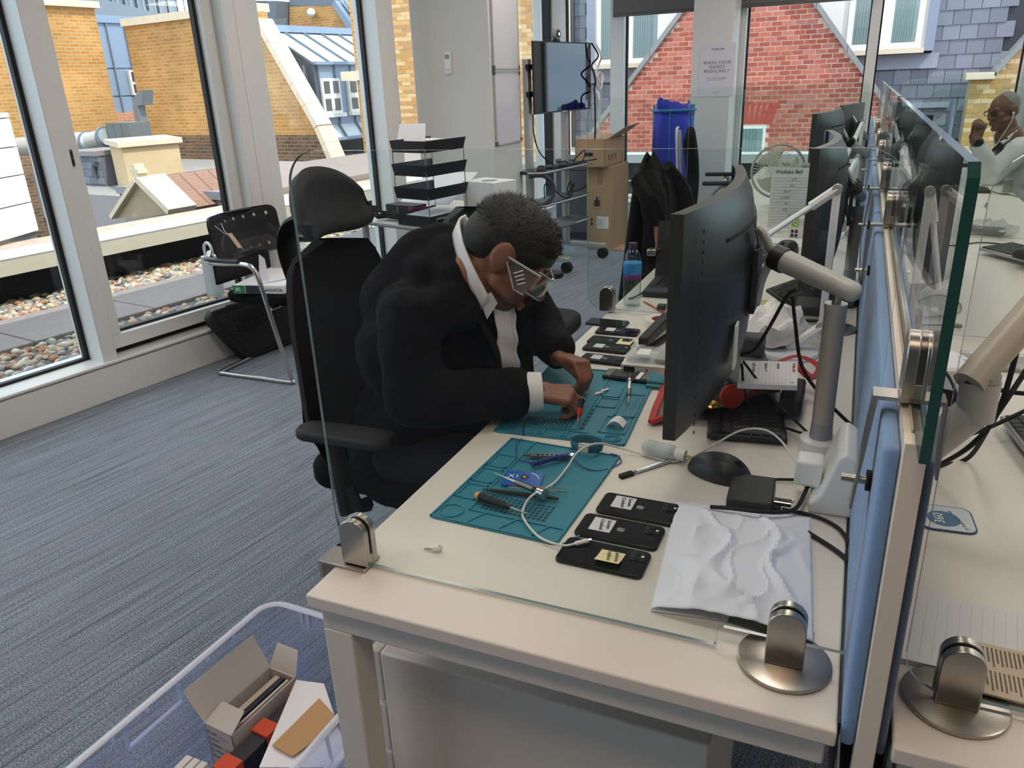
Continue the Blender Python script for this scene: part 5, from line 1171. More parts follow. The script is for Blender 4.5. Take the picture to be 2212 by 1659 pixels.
# ------------------------------------------------------------------ phones
M_ph = mat('phone_black_glass', '0B0B0D', .10, spec=.6); M_phr = mat('phone_band', '1C1D20', .4, metal=.5)
def phone(label, p, rz, note=None, up='back', cams=2, L_=.151, W_=.076, white=False, grp='phones on the near desk'):
    t = thing('phone', label, 'phone', p, rz, grp)
    MB().prism(rrect(0, L_, 0, W_, .011, 5), 0, .0075).build('case', mat('phone_white_band', 'D8D8DA', .3, metal=.3) if white else M_phr, t, bevel=.003, seg=3)
    MB().prism(rrect(.0025, L_ - .0025, .0025, W_ - .0025, .0095, 5), .0075, .0082).build('back_glass', M_ph, t, bevel=.0006)
    if up == 'back':
        MB().prism(rrect(L_ - .034, L_ - .005, W_ - .036, W_ - .007, .007, 4), .0082, .0092).build('camera_bump', mat('bump_glass', '17181B', .25), t)
        for a, b in ((-.026, -.014), (-.026, -.028))[:cams]: MB().cyl((L_ + a + .006, W_ + b, .0092), (L_ + a + .006, W_ + b, .0104), .0062, n=18).build('lens', M_rub, t)
        MB().cyl((L_ - .0115, W_ - .021, .0092), (L_ - .0115, W_ - .021, .0096), .0028, n=10).build('flash', mat('flash_white', 'E8E4D8', .4), t)
        # fruit shaped emblem: two lobes, a bite and a leaf
        em = [(.0, -.0075), (.0035, -.0082), (.0062, -.005), (.007, -.001), (.0048, .0), (.0042, .0025), (.0058, .0048), (.0036, .0062), (0, .0052), (-.0036, .0062), (-.0066, .004), (-.007, -.001), (-.0058, -.0055), (-.0035, -.0082)]
        MB().prism([(L_ * .52 + b, W_ * .5 + a) for a, b in em], .0082, .0085).prism([(L_ * .52 + .0068, W_ * .5 + .0), (L_ * .52 + .010, W_ * .5 + .003), (L_ * .52 + .0075, W_ * .5 + .0032)], .0082, .0085).build('emblem', mat('emblem_silver', 'A7A9AC', .25, metal=.8), t)
    if note:
        x, y, w, h_, c, lines, cur = note
        n_ = MB().grid(lambda u, v: (x + w * u, y + h_ * v, .0086 + cur * (1 - v) ** 2 * .008), 6, 6).build('sticky_note', M_yellow if c == 'y' else mat('note_white', 'D5D3D8', .8, var=.05, vs=30), t, smooth=60)
        for k, s in enumerate(lines): text(s, h_ * .24, M_pencil, n_, (x + w * (.40 + .32 * k), y + h_ * .9, .0092 + cur * .0045), (0, 0, R_(-80)), name='handwriting')
    return t
def ph_at(label, corner, alongp, note, **k):
    a = gz(*corner); b = gz(*alongp); return phone(label, a, math.atan2((b - a).y, (b - a).x), note, **k)
phone('black phone nearest the camera with a yellow sticky note', Vector((.347, .222, .73)), R_(-1.0), (.068, .010, .042, .044, 'y', ['Replace', 'camera'], 1.0))
phone('black phone with a white note, middle of the three near phones', Vector((.351, .309, .73)), R_(-1.0), (.022, .020, .040, .044, 'w', ['Cracked', 'Screen'], 0))
phone('black phone with a white note, partly under the envelope', Vector((.364, .396, .73)), R_(-1.0), (.024, .022, .040, .044, 'w', ['Cracked', 'Screen'], 0))
# row of five phones on the far half of the near desk
far = [((1248, 782), 'black phone in the far row, nearest the hands'), ((1255, 757), 'black phone in the far row, second from the hands'), ((1265, 742), 'black phone in the far row with a yellow note, third from the hands'), ((1283, 722), 'black phone in the far row, fourth from the hands, holding a loose camera glass'), ((1262, 702), 'black phone in the far row, under the steel screen clamp')]
for i, (c, lb) in enumerate(far):
    p = gz(*c)
    phone(lb, p, R_(-2 + (4 if i == 3 else 0)), (.095, .004, .045, .05, 'y', [], 0) if i == 2 else ((.03, .02, .03, .035, 'w', [], 0) if i != 4 else None), L_=.138, W_=.067, grp='phones in the far row', cams=1, up='back' if i < 4 else 'screen')
# opened phone on the second mat
t = thing('opened_phone', 'opened phone with its back off lying on the far mat', 'phone', gz(1300, 815, ZM), R_(-2))
MB().prism(rrect(0, .14, -.005, .062, .01, 5), 0, .006).build('frame', M_phr, t, bevel=.001)
MB().box(.025, .085, .004, .055, .006, .0075).build('battery', mat('battery_dark', '26272B', .5), t); MB().box(.004, .022, .003, .056, .006, .0072).build('shield_plate', M_chrome, t); MB().box(.092, .104, .003, .054, .006, .0072).build('white_module', M_paper, t); MB().box(.108, .136, .004, .056, .006, .0078).build('logic_board', mat('shiny_shield', 'A8A6A0', .25, metal=.8), t)
MB().box(.045, .075, .052, .056, .0075, .02).build('lifted_bracket', M_black, t)
# ------------------------------------------------------------------ hand tools
def tool_between(name, label, cat, p0, p1, prof, mats, z=ZM):
    """lathe-like tool along p0->p1; prof = list of (name, f0, f1, r0, r1, material)"""
    t = thing(name, label, cat, p0); d = Vector(p1) - Vector(p0); r_max = max(max(a[3], a[4]) for a in prof)
    for nm, f0, f1, r0, r1, m in prof: MB().cyl(d * f0 + Vector((0, 0, r_max)), d * f1 + Vector((0, 0, r_max)), r0, r1, 12).build(nm, m, t)
    return t
M_yorange = mat('amber_plastic', 'D99A33', .4); M_redp = mat('red_plastic', 'C23326', .35)
tool_between('screwdriver', 'black screwdriver with amber end cap on the near mat', 'screwdriver', gz(1030, 1078, ZM), gz(1140, 1118, ZM), [('end_cap', 0, .07, .0075, .0085, M_yorange), ('handle', .07, .62, .0085, .006, M_blackm), ('collar', .62, .66, .006, .004, M_black), ('shaft', .66, 1, .0018, .0014, M_steel)], None)
tool_between('precision_driver', 'steel precision screwdriver with big round cap on the near mat', 'screwdriver', gz(1175, 1078, ZM + .006), gz(1068, 1032, ZM + .006), [('cap', -.02, .10, .0115, .0105, M_steel), ('neck', .10, .2, .005, .005, M_black), ('grip', .2, .55, .0058, .005, mat('gunmetal', '7C7A78', .3, metal=1)), ('collet', .55, .75, .0045, .003, M_steel), ('bit', .75, 1, .0018, .0008, M_steel)], None)
t = thing('spudger', 'flat black plastic spudger on the near mat', 'pry tool', gz(1042, 1060, ZM))
d = gz(1207, 1081, ZM) - t.location
MB().tube([d * 0 + Vector((0, 0, .0035)), d * .15 + Vector((0, 0, .0035)), d * .5 + Vector((0, 0, .004)), d * .9 + Vector((0, 0, .004)), d * 1 + Vector((0, 0, .003))], [.0008, .0045, .005, .0045, .003], 8, flat=(1.0, .7)).build('stick', M_blackm, t)
t = thing('tweezers', 'steel tweezers with black arms on the near mat', 'tweezers', gz(1098, 1052, ZM + .012))
for q_, z_ in (((1230, 1054), .0), ((1229, 1063), .0)):
    d = gz(*q_, ZM + .006) - t.location
    MB().tube([Vector((0, 0, .0)), d * .4 + Vector((0, 0, .002)), d * .8], [.0035, .003, .002], 6, flat=(1, .5)).build('arm', mat('gunmetal'), t); MB().tube([d * .8, d * 1.0], [.0018, .001], 6).build('tip', M_chrome, t)
t = thing('utility_knife', 'folding knife with slotted steel handle on the near mat', 'knife', gz(1128, 988, ZM))
d = gz(1236, 990, ZM) - t.location
MB().tube([Vector((0, 0, .004)), d * .18 + Vector((0, 0, .004))], [.001, .006], 6, flat=(1, .4)).build('blade', mat('dark_steel', '4D4B48', .4, metal=.9), t)
MB().slab([d * .18 + Vector((0, -.005, 0)), d * .95 + Vector((0, -.005, 0)), d * .95 + Vector((0, .006, 0)), d * .18 + Vector((0, .006, 0))], (0, 0, .008)).build('handle', mat('knife_grey', '8F897F', .35, metal=.8), t, bevel=.001)
for k in range(6): a = d * (.30 + k * .09); MB().box(a.x, a.x + .006, a.y - .003, a.y + .003, .0078, .0084).build('slot', M_rub, t)
MB().slab([d * .95 + Vector((0, -.006, 0)), d * 1.02 + Vector((0, -.006, 0)), d * 1.02 + Vector((0, .007, 0)), d * .95 + Vector((0, .007, 0))], (0, 0, .009)).build('end_block', M_chrome, t)
# blue bit card
cA, cB, cC, cD = gz(1080, 1048, ZM), gz(1165, 1054, ZM), gz(1183, 1021, ZM), gz(1092, 1016, ZM)
t = thing('pry_card', 'blue plastic opening card printed X1a on the near mat', 'card', cA, math.atan2((cB - cA).y, (cB - cA).x))
wc = (cB - cA).length; hc = (cD - cA).length
MB().prism(rrect(0, wc, 0, hc, .004, 3), 0, .0012).build('sheet', mat('blue_card', '1F5DAE', .35), t)
text('X1a', .020, mat('card_white', 'DCE4F0', .5), t, (.008, hc * .62, .0013), (0, 0, 0)); MB().cyl((wc * .53, hc * .6, .0012), (wc * .53, hc * .6, .0016), .0095, n=24).build('badge', mat('badge_navy', '1B1E4A', .4), t); MB().cyl((wc * .53, hc * .6, .0016), (wc * .53, hc * .6, .0018), .004, n=16).build('badge_centre', M_yorange, t)
MB().tube([(wc * (.66 + .25 * math.sin(a)), hc * (.45 + .42 * math.cos(a)), .0014) for a in [i * .12 for i in range(13)]], .0012, 4).build('printed_arc', mat('card_white'), t)
# anti static wrist strap: band, coiled lead, clip
t = thing('wrist_strap', 'teal anti-static wrist strap with coiled blue lead on the near mat', 'wrist strap', (0, 0, 0))
c = gz(1268, 968, ZM); MB().grid(lambda u, v: (c.x + .034 * math.cos(2 * math.pi * u) * (1 + .1 * v), c.y + .026 * math.sin(2 * math.pi * u), ZM + .001 + .019 * v), 28, 3, closed_u=True).build('band', mat('teal_webbing', '2A6B82', .8, bump=.3, bs=400), t, smooth=60, solid=.002)
MB().box(c.x - .01, c.x + .012, c.y - .031, c.y - .026, ZM + .004, ZM + .019).build('buckle', mat('cream_tab', 'D6CDBD', .7), t)
M_bluec = mat('blue_cord', '27418E', .5)
k0 = gz(1147, 1010, ZM); k1_ = gz(1232, 990, ZM); n_ = 26
co = []
for i in range(n_ * 8 + 1):
    f = i / (n_ * 8); a = 2 * math.pi * i / 8; p = k0.lerp(k1_, f) + Vector((0, 0, .006 + .003 * math.sin(f * 3))); s_ = (k1_ - k0).normalized(); nr = Vector((-s_.y, s_.x, 0)); co.append(p + nr * (.0052 * math.cos(a)) + Vector((0, 0, .0052 * math.sin(a))))
MB().tube(co, .0013, 5).build('coiled_lead', M_bluec, t)
cable('strap_lead', '', [k1_ + Vector((0, 0, .005)), gz(1262, 1010, ZM), gz(1300, 1016, .733), gz(1340, 1000, .733), gz(1335, 985, .734), gz(1318, 980, .742)], .0013, M_bluec, parent=t)
cable('clip_lead', '', [k0 + Vector((0, 0, .005)), gz(1165, 1000, ZM), gz(1125, 995, ZM), gz(1115, 975, ZM), gz(1118, 955, ZM), gz(1128, 948, ZM + .002)], .0013, M_bluec, parent=t)
cp = gz(1130, 944, ZM); MB().cyl(cp + Vector((0, 0, .004)), cp + Vector((0, .004, .022)), .004, .0025, 10).build('clip', M_bluec, t); MB().cyl(cp + Vector((0, .004, .02)), cp + Vector((0, .005, .03)), .003, .002, 8).build('clip_tip', M_black, t)
# white charging cable
t = thing('charging_cable', 'white charging cable looping over the near mat to the plug', 'cable', (0, 0, 0))
zt = .7345
pts = [gz(1245, 1174, .742), gz(1215, 1178, .740), gz(1165, 1160, zt + .004), gz(1131, 1120, zt + .005), gz(1132, 1095, ZM + .006), gz(1150, 1070, ZM + .02), gz(1195, 1045, ZM + .004), gz(1225, 1010, ZM + .006), gz(1250, 975, ZM + .028), gz(1290, 958, ZM + .026), gz(1340, 968, zt + .01), gz(1400, 985, zt), gz(1450, 997, zt), gz(1490, 990, zt), gz(1540, 962, zt + .03), gz(1600, 930, .77), gz(1650, 928, .785), gz(1685, 950, .795), gz(1710, 985, .79), gz(1733, 1020, .785)]
MB().tube(spline(pts, 8), .0022, 8).build('cord', mat('cable_white', 'D9D6D0', .5), t)
e0 = gz(1245, 1174, .742); e1 = gz(1268, 1168, .744); e2 = gz(1277, 1166, .744)
MB().cap(e0, e1, .0042, .0042, 10).build('connector', M_wplast, t); MB().cyl(e1, e2, .0028, n=8).build('connector_tip', M_chrome, t)
# small dropper bottle
a = gz(1392, 968, .745); b = gz(1455, 982, .745)
t = thing('dropper_bottle', 'small squeeze bottle with yellow nozzle lying on the near desk', 'bottle', a)
d = b - a; u_ = d.normalized(); z_ = Vector((0, 0, .0035))
MB().cap(u_ * .012 + z_, d - u_ * .008 + z_, .0175, .0175, 20).build('body', plasticmat('milky_plastic', 'DDE3E2', .6), t); MB().cyl(d + u_ * .004 + z_, d + u_ * .026 + z_, .012, n=18).build('cap', mat('milky_cap', 'E4E2DC', .5), t); MB().cyl(d + u_ * .026 + z_, d + u_ * .05 + z_, .004, .0015, 10).build('nozzle', mat('pale_yellow_plastic', 'DAD27A', .4), t)
text('1.5mm', .012, M_pencil, t, (d.x * .35, -.013, .0165), (R_(55), 0, 0), name='handwriting')
# hobby knife
a = gz(1340, 1034); b = gz(1456, 997)
t = thing('craft_knife', 'silver craft knife with black cap beside the mouse', 'knife', a); d = b - a; z_ = Vector((0, 0, .005))
MB().cyl(d * .28 + z_, d * .55 + z_, .0042, n=14).cyl(d * .55 + z_, d * .78 + z_, .0046, n=14).cyl(d * .78 + z_, d + z_, .0042, n=14).build('handle', M_chrome, t)
pn = Vector((-d.y, d.x, 0)).normalized()
MB().slab([d * .0 - pn * .006, d * .22 - pn * .006, d * .22 + pn * .006, d * .0 + pn * .006], (0, 0, .008)).build('blade_cap', M_rub, t); MB().cyl(d * .22 + z_, d * .28 + z_, .003, n=8).build('ferrule', M_steel, t)
# twist of paper with a screw
p = gz(935, 1190)
t = thing('paper_twist', 'tiny twist of white paper with a screw at the desk edge', 'paper scrap', p)
MB().ball((.006, 0, .006), .008, 1.1, .7, .7, 8, 6).ball((.014, .003, .008), .006, .8, .5, 1.2, 8, 6).build('paper', M_paper, t, smooth=0); MB().cyl((-.016, -.002, .003), (.0, 0, .004), .0015, n=8).build('screw', M_steel, t)
# far-mat tools
tool_between('red_screwdriver', 'red and black precision screwdriver held against the far mat', 'screwdriver', gz(1257, 868, ZM + .045), gz(1247, 925, ZM - .008), [('cap', 0, .1, .006, .007, M_black), ('handle', .1, .35, .007, .0065, M_black), ('red_grip', .35, .6, .0075, .0065, M_redp), ('neck', .6, .72, .004, .005, M_redp), ('shaft', .72, 1, .002, .0015, M_steel)], None)
tool_between('steel_screwdriver', 'steel screwdriver standing in the tray of the far mat', 'screwdriver', gz(1361, 820, ZM + .03), gz(1357, 878, ZM), [('cap', -.02, .14, .0085, .008, M_black), ('cap_ring', .14, .18, .0075, .006, M_steel), ('grip', .18, .5, .0045, .0055, M_steel), ('knurl', .5, .72, .0055, .005, mat('gunmetal')), ('bit', .72, 1, .003, .0018, M_steel)], None)
t = thing('curled_paper', 'curled scrap of white paper on the far mat', 'paper scrap', gz(1332, 918, ZM)); MB().grid(lambda u, v: (-.02 + .04 * u, -.016 + .034 * v, .002 + .014 * math.sin(u * math.pi)), 10, 4).build('sheet', M_paper, t, smooth=80)
for k, (q1, lb) in enumerate((((1284, 850), 'left white adhesive strip on the far mat'), ((1296, 844), 'right white adhesive strip on the far mat'))): tag(MB().slab([gz(q1[0], q1[1] + 3, ZM + .0002), gz(q1[0] + 18, q1[1] - 2, ZM + .0002), gz(q1[0] + 20, q1[1] - 6, ZM + .0002), gz(q1[0] + 3, q1[1] - 2, ZM + .0002)], (0, 0, .0005)).build('adhesive_strip', M_paper), lb, 'strip', 'adhesive strips on the far mat')
p0 = gz(1395, 835, .735); t = thing('mat_hinge_tray', 'small folded teal tray beside the far mat', 'tray', (0, 0, 0)); MB().slab([gz(1395, 838, .732), gz(1432, 842, .732), gz(1435, 815, .75), gz(1408, 808, .75)], (0, 0, .006)).build('flap', M_mat, t); MB().slab([gz(1396, 828, .747), gz(1433, 832, .747), gz(1434, 829, .749), gz(1398, 825, .749)], (0, 0, .006)).build('flap_ridge', M_matd, t)
# white padded envelope
E4_ = [gz(1462, 1088), gz(1750, 1125), gz(1757, 1398), gz(1406, 1322)]
t = thing('padded_envelope', 'crumpled white paper envelope on the near desk', 'envelope', (0, 0, 0))
q = random.Random(9)
cr = [(q.random(), q.random(), q.uniform(.004, .012), q.uniform(.06, .16)) for _ in range(12)]
from mathutils import noise as mnoise
def env(u, v):
    a = E4_[3].lerp(E4_[2], u); b = E4_[0].lerp(E4_[1], u); p = a.lerp(b, v)
    e = min(u, 1 - u, v + .05, 1 - v) ; bul = min(1, e * 5)
    n1 = mnoise.noise(Vector((u * 2.2, v * 2.4, 1.7))); r1 = max(0, 1 - abs(mnoise.noise(Vector((u * 2.6 + 3, v * 2.6 - 2, .2)))) * 7); r2 = max(0, 1 - abs(mnoise.noise(Vector((u * 4.2 - 1, v * 4.2 + 5, 2.2)))) * 8)
    z = .006 + bul * (.016 + .010 * n1 + .010 * r1 + .004 * r2) + .0015 * mnoise.noise(Vector((u * 11, v * 11, 5)))
    if v < .12: z += .012 * (1 - v / .12) * math.sin(u * math.pi)
    return (p.x, p.y, .731 + max(.001, z))
MB().grid(env, 56, 56).build('top_sheet', mat('envelope_paper', 'E4E4EE', .75), t, smooth=18, solid=.0006)
MB().slab([E4_[3] + Vector((.0, .0, .002)), E4_[2] + Vector((0, .03, .002)), E4_[1] + Vector((0, -.005, .002)), E4_[0] + Vector((0, -.005, .002))], (0, 0, .001)).build('under_sheet', mat('envelope_paper'), t)
tag(MB().box(-.03, .03, -.012, .02, 0, .004, Matrix.Translation(gz(1620, 1348)) @ Matrix.Rotation(R_(-8), 4, 'Z')).build('green_card', mat('dark_green_card', '123A2E', .4)), 'dark green edge of a circuit card under the envelope', 'circuit card')
# ------------------------------------------------------------------ tool pouch, keyboard and papers on the near desk
M_key = mat('key_black', '1A1B1E', .5); M_kb = mat('keyboard_black', '101114', .45)
def keyboard(label, p, rz, L_=.43, W_=.135, tilt=3, keys='parts', silver=False, nx=19, ny=6, grp='keyboards'):
    t = thing('keyboard', label, 'keyboard', p, 0, grp); t.rotation_euler = Euler((R_(tilt), 0, rz), 'XYZ')
    MB().box(0, L_, 0, W_, 0, .014).build('body', mat('keyboard_silver', 'B9BABB', .35, metal=.5) if silver else M_kb, t, bevel=.004)
    kw = (L_ - .02) / nx; kh = (W_ - .016) / ny
    if keys == 'parts':
        me = MB().box(0, kw * .86, 0, kh * .86, .013, .0185).mesh('key'); me.materials.append(M_key)
        for i in range(nx):
            for j in range(ny):
                o = bpy.data.objects.new('key', me); COL.objects.link(o); o.location = (.01 + i * kw, .008 + j * kh, 0); o.parent = t
    else:
        mb = MB()
        for i in range(nx):
            for j in range(ny): mb.box(.01 + i * kw, .01 + i * kw + kw * .86, .008 + j * kh, .008 + j * kh + kh * .86, .013, .0185)
        o = mb.build('keys', M_key, t, smooth=0); o['kind'] = 'stuff'
    for x in (.03, L_ - .05): MB().box(x, x + .02, W_ - .02, W_ - .008, -.008, 0).build('foot', M_rub, t)
    return t
keyboard('black keyboard under the grey tool pouch', Vector((.505, .775, .735)), R_(8), L_=.17, W_=.50, tilt=0, nx=7, ny=22)
t = thing('tool_pouch', 'open grey fabric tool pouch with red piping', 'tool pouch', (0, 0, 0))
M_gfab = mat('grey_pouch_fabric', '6C6C6C', .85, bump=.4, bs=250); M_redf = mat('red_piping', 'B3232A', .6)
P0, P1, P2, P3 = Vector((.372, .815, .735)), Vector((.335, 1.17, .735)), Vector((.56, 1.36, .76)), Vector((.635, 1.0, .785))
def pf_(u, v):
    a = P0.lerp(P3, u); b = P1.lerp(P2, u); p = a.lerp(b, v); return (p.x, p.y, p.z + .02 * math.sin(u * math.pi) * math.sin(v * math.pi) + .004 * math.sin(u * 17 + v * 9))
MB().grid(pf_, 20, 20).build('lining', M_gfab, t, smooth=60, solid=.008)
MB().tube([Vector(pf_(u, 0)) + Vector((0, 0, .006)) for u in [i / 16 for i in range(17)]], .007, 8).build('piping', M_redf, t)
MB().tube([Vector(pf_(0, v)) + Vector((0, 0, .006)) for v in [i / 16 for i in range(17)]], .008, 8, flat=(1.2, .8)).build('piping', M_redf, t)
MB().tube([Vector(pf_(u, 1)) + Vector((0, 0, .006)) for u in [i / 16 for i in range(17)]], .007, 8).build('piping', M_redf, t)
MB().tube(spline([(.60, 1.12, .80), (.66, 1.15, .82), (.715, 1.10, .815), (.70, 1.06, .80), (.66, 1.12, .81)], 6), .009, 6, flat=(1.0, .3)).build('carry_strap', M_redf, t)
MB().box(.50, .57, 1.24, 1.30, .77, .83).build('side_pocket', M_gfab, t, bevel=.01)
t = thing('tape_measure', 'red and black rounded tool case lying in the pouch', 'tool case', (.525, .93, .79), R_(30))
MB().cyl((0, -.02, 0), (0, .02, 0), .032, n=28).build('case', M_black, t, bevel=.004); MB().cyl((0, .0205, 0), (0, .028, 0), .031, n=28).build('red_side', M_redp, t, bevel=.003); MB().cyl((0, -.0285, 0), (0, -.0205, 0), .031, n=28).build('red_side', M_redp, t, bevel=.003)
t = thing('foil_packet', 'gold and clear plastic packet tucked in the pouch', 'packet', (.47, .88, .775), R_(20)); MB().grid(lambda u, v: (-.05 + .1 * u, -.03 + .06 * v, .01 * mnoise.noise(Vector((u * 6, v * 6, 2)))), 14, 10).build('wrapper', mat('gold_foil', '9C7A45', .2, metal=.8), t, smooth=20)
t = thing('note_pad', 'white lined note pad with red heading on the tool pouch', 'note pad', (.548, .905, .812), R_(2))
t.rotation_euler = Euler((R_(1), R_(-3), R_(4)), 'XYZ')
MB().box(0, .13, 0, .155, 0, .012).build('pages', M_paper, t); 
for k in range(13): MB().box(.008 + k * .0088, .0084 + k * .0088, .003, .152, .012, .0121).build('rule', M_inkg, t)
text('Wedlake Bell', .011, mat('red_ink', 'B03040', .8), t, (.122, .145, .0122), (0, 0, R_(-90)), name='heading'); text('8', .009, M_ink, t, (.119, .02, .0122), (0, 0, R_(-90)), name='page_number')
for k, s in enumerate(('order screens', 'batteries x 4', 'call back')): text(s, .011, M_pencil, t, (.03 + k * .028, .14, .0122), (0, 0, R_(-88)), name='handwriting')
tag(MB().box(.64, .69, .93, 1.08, .745, .79).build('black_case', M_blackm, bevel=.008), 'small black case under the note pad', 'case')
# crumpled paper bag
q = random.Random(2)
t = thing('paper_bag', 'crumpled white paper bag on the lamp base', 'bag', (.575, 1.50, .745), 0)
b = MB().ball((0, 0, .045), 1, .085, .13, .055, 28, 18)
b.v = [(x * (1 + .35 * mnoise.noise(Vector((x * 22, y * 22, z * 22)))), y * (1 + .3 * mnoise.noise(Vector((x * 19 + 4, y * 19, z * 19)))), max(0, z * (1 + .4 * mnoise.noise(Vector((x * 25, y * 25 + 7, z * 25)))))) for x, y, z in b.v]
b.build('bag', mat('thin_white_paper', 'EDE6E3', .7), t, smooth=25)
# stapler, acrylic box, tape
t = thing('stapler', 'black stapler on the far end of the near desk', 'stapler', (.222, 1.32, .73), R_(78))
MB().box(0, .21, -.02, .02, 0, .012).build('base', M_black, t, bevel=.004); MB().prism([(0, .02), (.20, .045), (.20, .072), (.16, .078), (0, .045)], -.016, .016, axis='y').build('arm', M_black, t, bevel=.005); MB().box(.0, .19, -.008, .008, .02, .035).build('magazine', M_steel, t)
t = thing('parts_carton', 'flat white carton under the clear parts case', 'box', (.205, 1.145, .73), R_(3)); MB().box(0, .18, 0, .13, 0, .022).build('carton', mat('carton_white', 'E3DAD4', .7), t, bevel=.001)
for k in range(3): MB().box(.02 + k * .05, .024 + k * .05, -.0004, 0, .006, .014).build('print', M_redf, t)
t = thing('parts_case', 'clear plastic case of small parts on the white carton', 'case', (.215, 1.16, .7525), R_(3)); MB().box(0, .16, 0, .10, 0, .02).build('case', plasticmat('clear_case', 'F0F4F4', .25), t, bevel=.004); MB().box(.025, .06, .02, .07, .020, .0206).build('label', M_paper, t); MB().box(.08, .15, .01, .09, .004, .012).build('parts', mat('grey_parts', 'A7A6A2', .4), t)
t = thing('tape_roll', 'roll of white tape with red printed core behind the stapler', 'tape', (.215, 1.60, .73), 0)
MB().lathe([(.034, 0), (.055, 0), (.055, .024), (.034, .024), (.034, 0)], 36).build('tape', mat('tape_cream', 'DED6C8', .5), t); MB().lathe([(.031, .001), (.034, .001), (.034, .023), (.031, .023), (.031, .001)], 36).build('core', mat('red_print_core', 'B0605A', .7), t)
# ------------------------------------------------------------------ cables by the monitor pole
for pts, r, lb in (
    ([gy(1720, 625, .88), gy(1700, 640, .88), gy(1660, 710, .90), gy(1630, 755, .92), gy(1602, 765, .93)], .0038, 'black cable drooping from the monitor arm to the big monitor'),
    ([gy(1712, 640, .86), gy(1718, 700, .86), gy(1732, 790, .84), gy(1775, 855, .82), gy(1845, 925, .80)], .0038, 'black cable hanging from the monitor arm behind the post'),
    ([gy(1602, 785, .93), gy(1612, 860, .92), gy(1655, 905, .90), gz(1720, 932, .75), gz(1760, 940, .76)], .003, 'black cable dropping from the monitor to the socket box'),
    ([gz(1605, 780, .86), gz(1660, 850, .80), gz(1740, 930, .76), gz(1830, 1010, .74), (.81, .62, .72)], .003, 'black cable crossing the note pad to the divider'),
    ([gz(1535, 1095, .75), gz(1580, 1098, .757), gz(1640, 1105, .76), gz(1690, 1106, .752), gz(1722, 1095, .75), (pl.location.x, pl.location.y, pl.location.z - .03)], .004, 'black flex from the mains plug over the flat dock'),
    ([gz(1690, 1100, .735), gz(1760, 1115, .735), gz(1810, 1140, .735), gz(1836, 1175, .735), (.812, .47, .70)], .0035, 'black cable running from the dock into the cable tray'),
    ([gz(1645, 1045, .738), gz(1675, 1036, .737), gz(1730, 1035, .737), (.79, .70, .737)], .003, 'black cable behind the mouse going to the socket box'),
    ([gz(1745, 1150, .735), gz(1800, 1185, .735), gz(1838, 1215, .735)], .004, 'black cable beside the envelope leading into the tray'),
): cable('desk_cable', lb, pts, r, M_rub, group='black cables around the monitor pole')
for i, pts in enumerate(([gy(2212, 700, .62), gy(2160, 880, .60), gy(2100, 960, .58), gz(2020, 1010, .76)], [gy(2230, 780, .6), gy(2150, 900, .56), gz(2090, 990, .74), gz(2010, 1008, .74)], [gz(2230, 880, .80), gz(2120, 930, .76), gz(2040, 950, .75), gz(2010, 955, .74)], [gy(2212, 850, .75), gy(2170, 845, .75), gy(2130, 830, .75)])):
    cable('arm_cable', 'black cable hanging along the thick right monitor arm, %s' % ('longest', 'inner', 'lying flat', 'short upper')[i], pts, .0045, M_rub, group='cables on the right arm')
# ------------------------------------------------------------------ second left desk
t = thing('water_bottle', 'clear plastic water bottle with purple cap and blue label', 'bottle', (.062, 1.80, .73), 0)
prof = [(0, 0), (.026, 0), (.031, .006), (.0315, .05), (.029, .06), (.0315, .07), (.0305, .085), (.0318, .10), (.032, .16), (.030, .175), (.022, .195), (.0135, .205), (.013, .215)]
MB().lathe(prof, 28).build('bottle', glassmat('pet_plastic', 'F8FAFA', 1.2, 1.5), t); MB().lathe([(0, .003), (.029, .006), (.0295, .10), (.0, .10)], 24).build('water', glassmat('still_water', 'F4F8F8', .8, 1.33), t)
MB().lathe([(.0325, .103), (.0328, .104), (.0328, .118), (.0325, .119)], 28).build('purple_label', mat('label_purple', '6D2E7E', .4), t); MB().lathe([(.0325, .1195), (.0328, .12), (.0328, .158), (.0325, .159)], 28).build('blue_label', mat('label_blue', '2E86C8', .4, var=.25, vs=40), t)
MB().lathe([(.0135, .208), (.015, .209), (.015, .226), (.013, .228), (0, .228)], 24).build('cap', mat('purple_cap', '3F2545', .4), t)
t = thing('laptop', 'dark laptop with closed base edge toward the camera on the second desk', 'laptop', (.065, 1.93, .73), R_(2))
MB().box(0, .33, 0, .23, 0, .022).build('base', M_blackm, t, bevel=.004); MB().box(.02, .31, .08, .21, .022, .0235).build('key_bed', M_key, t); MB().box(.004, .10, .004, .075, .0221, .0226).build('palm_rest', mat('palm_grey', '4A4F5A', .3), t)
lid = MB().box(0, .33, 0, .008, 0, .22, Matrix.Translation((0, .235, .02)) @ Matrix.Rotation(R_(-14), 4, 'X')).build('lid', M_black, t)
cable('laptop_cable', 'black charger cable beside the laptop', [(.03, 1.88, .735), (.05, 1.92, .737), (.10, 2.05, .76), (.13, 2.3, .80)], .003, M_rub)
t = thing('red_cable', 'red cable with black clip on the second desk', 'cable'); cable('lead', '', [(.09, 1.86, .734), (.14, 1.80, .734), (.19, 1.74, .736), (.24, 1.70, .735)], .003, M_redp, parent=t); MB().box(.16, .19, 1.76, 1.79, .732, .752).build('clip', M_black, t, bevel=.004)
keyboard('black keyboard on the second left desk', Vector((.40, 2.45, .735)), R_(80), L_=.42, W_=.14, keys='stuff')
mouse('large black mouse behind the monitor arm on the second desk', Vector((.50, 2.82, .735)), R_(60), .13, .09, .055)
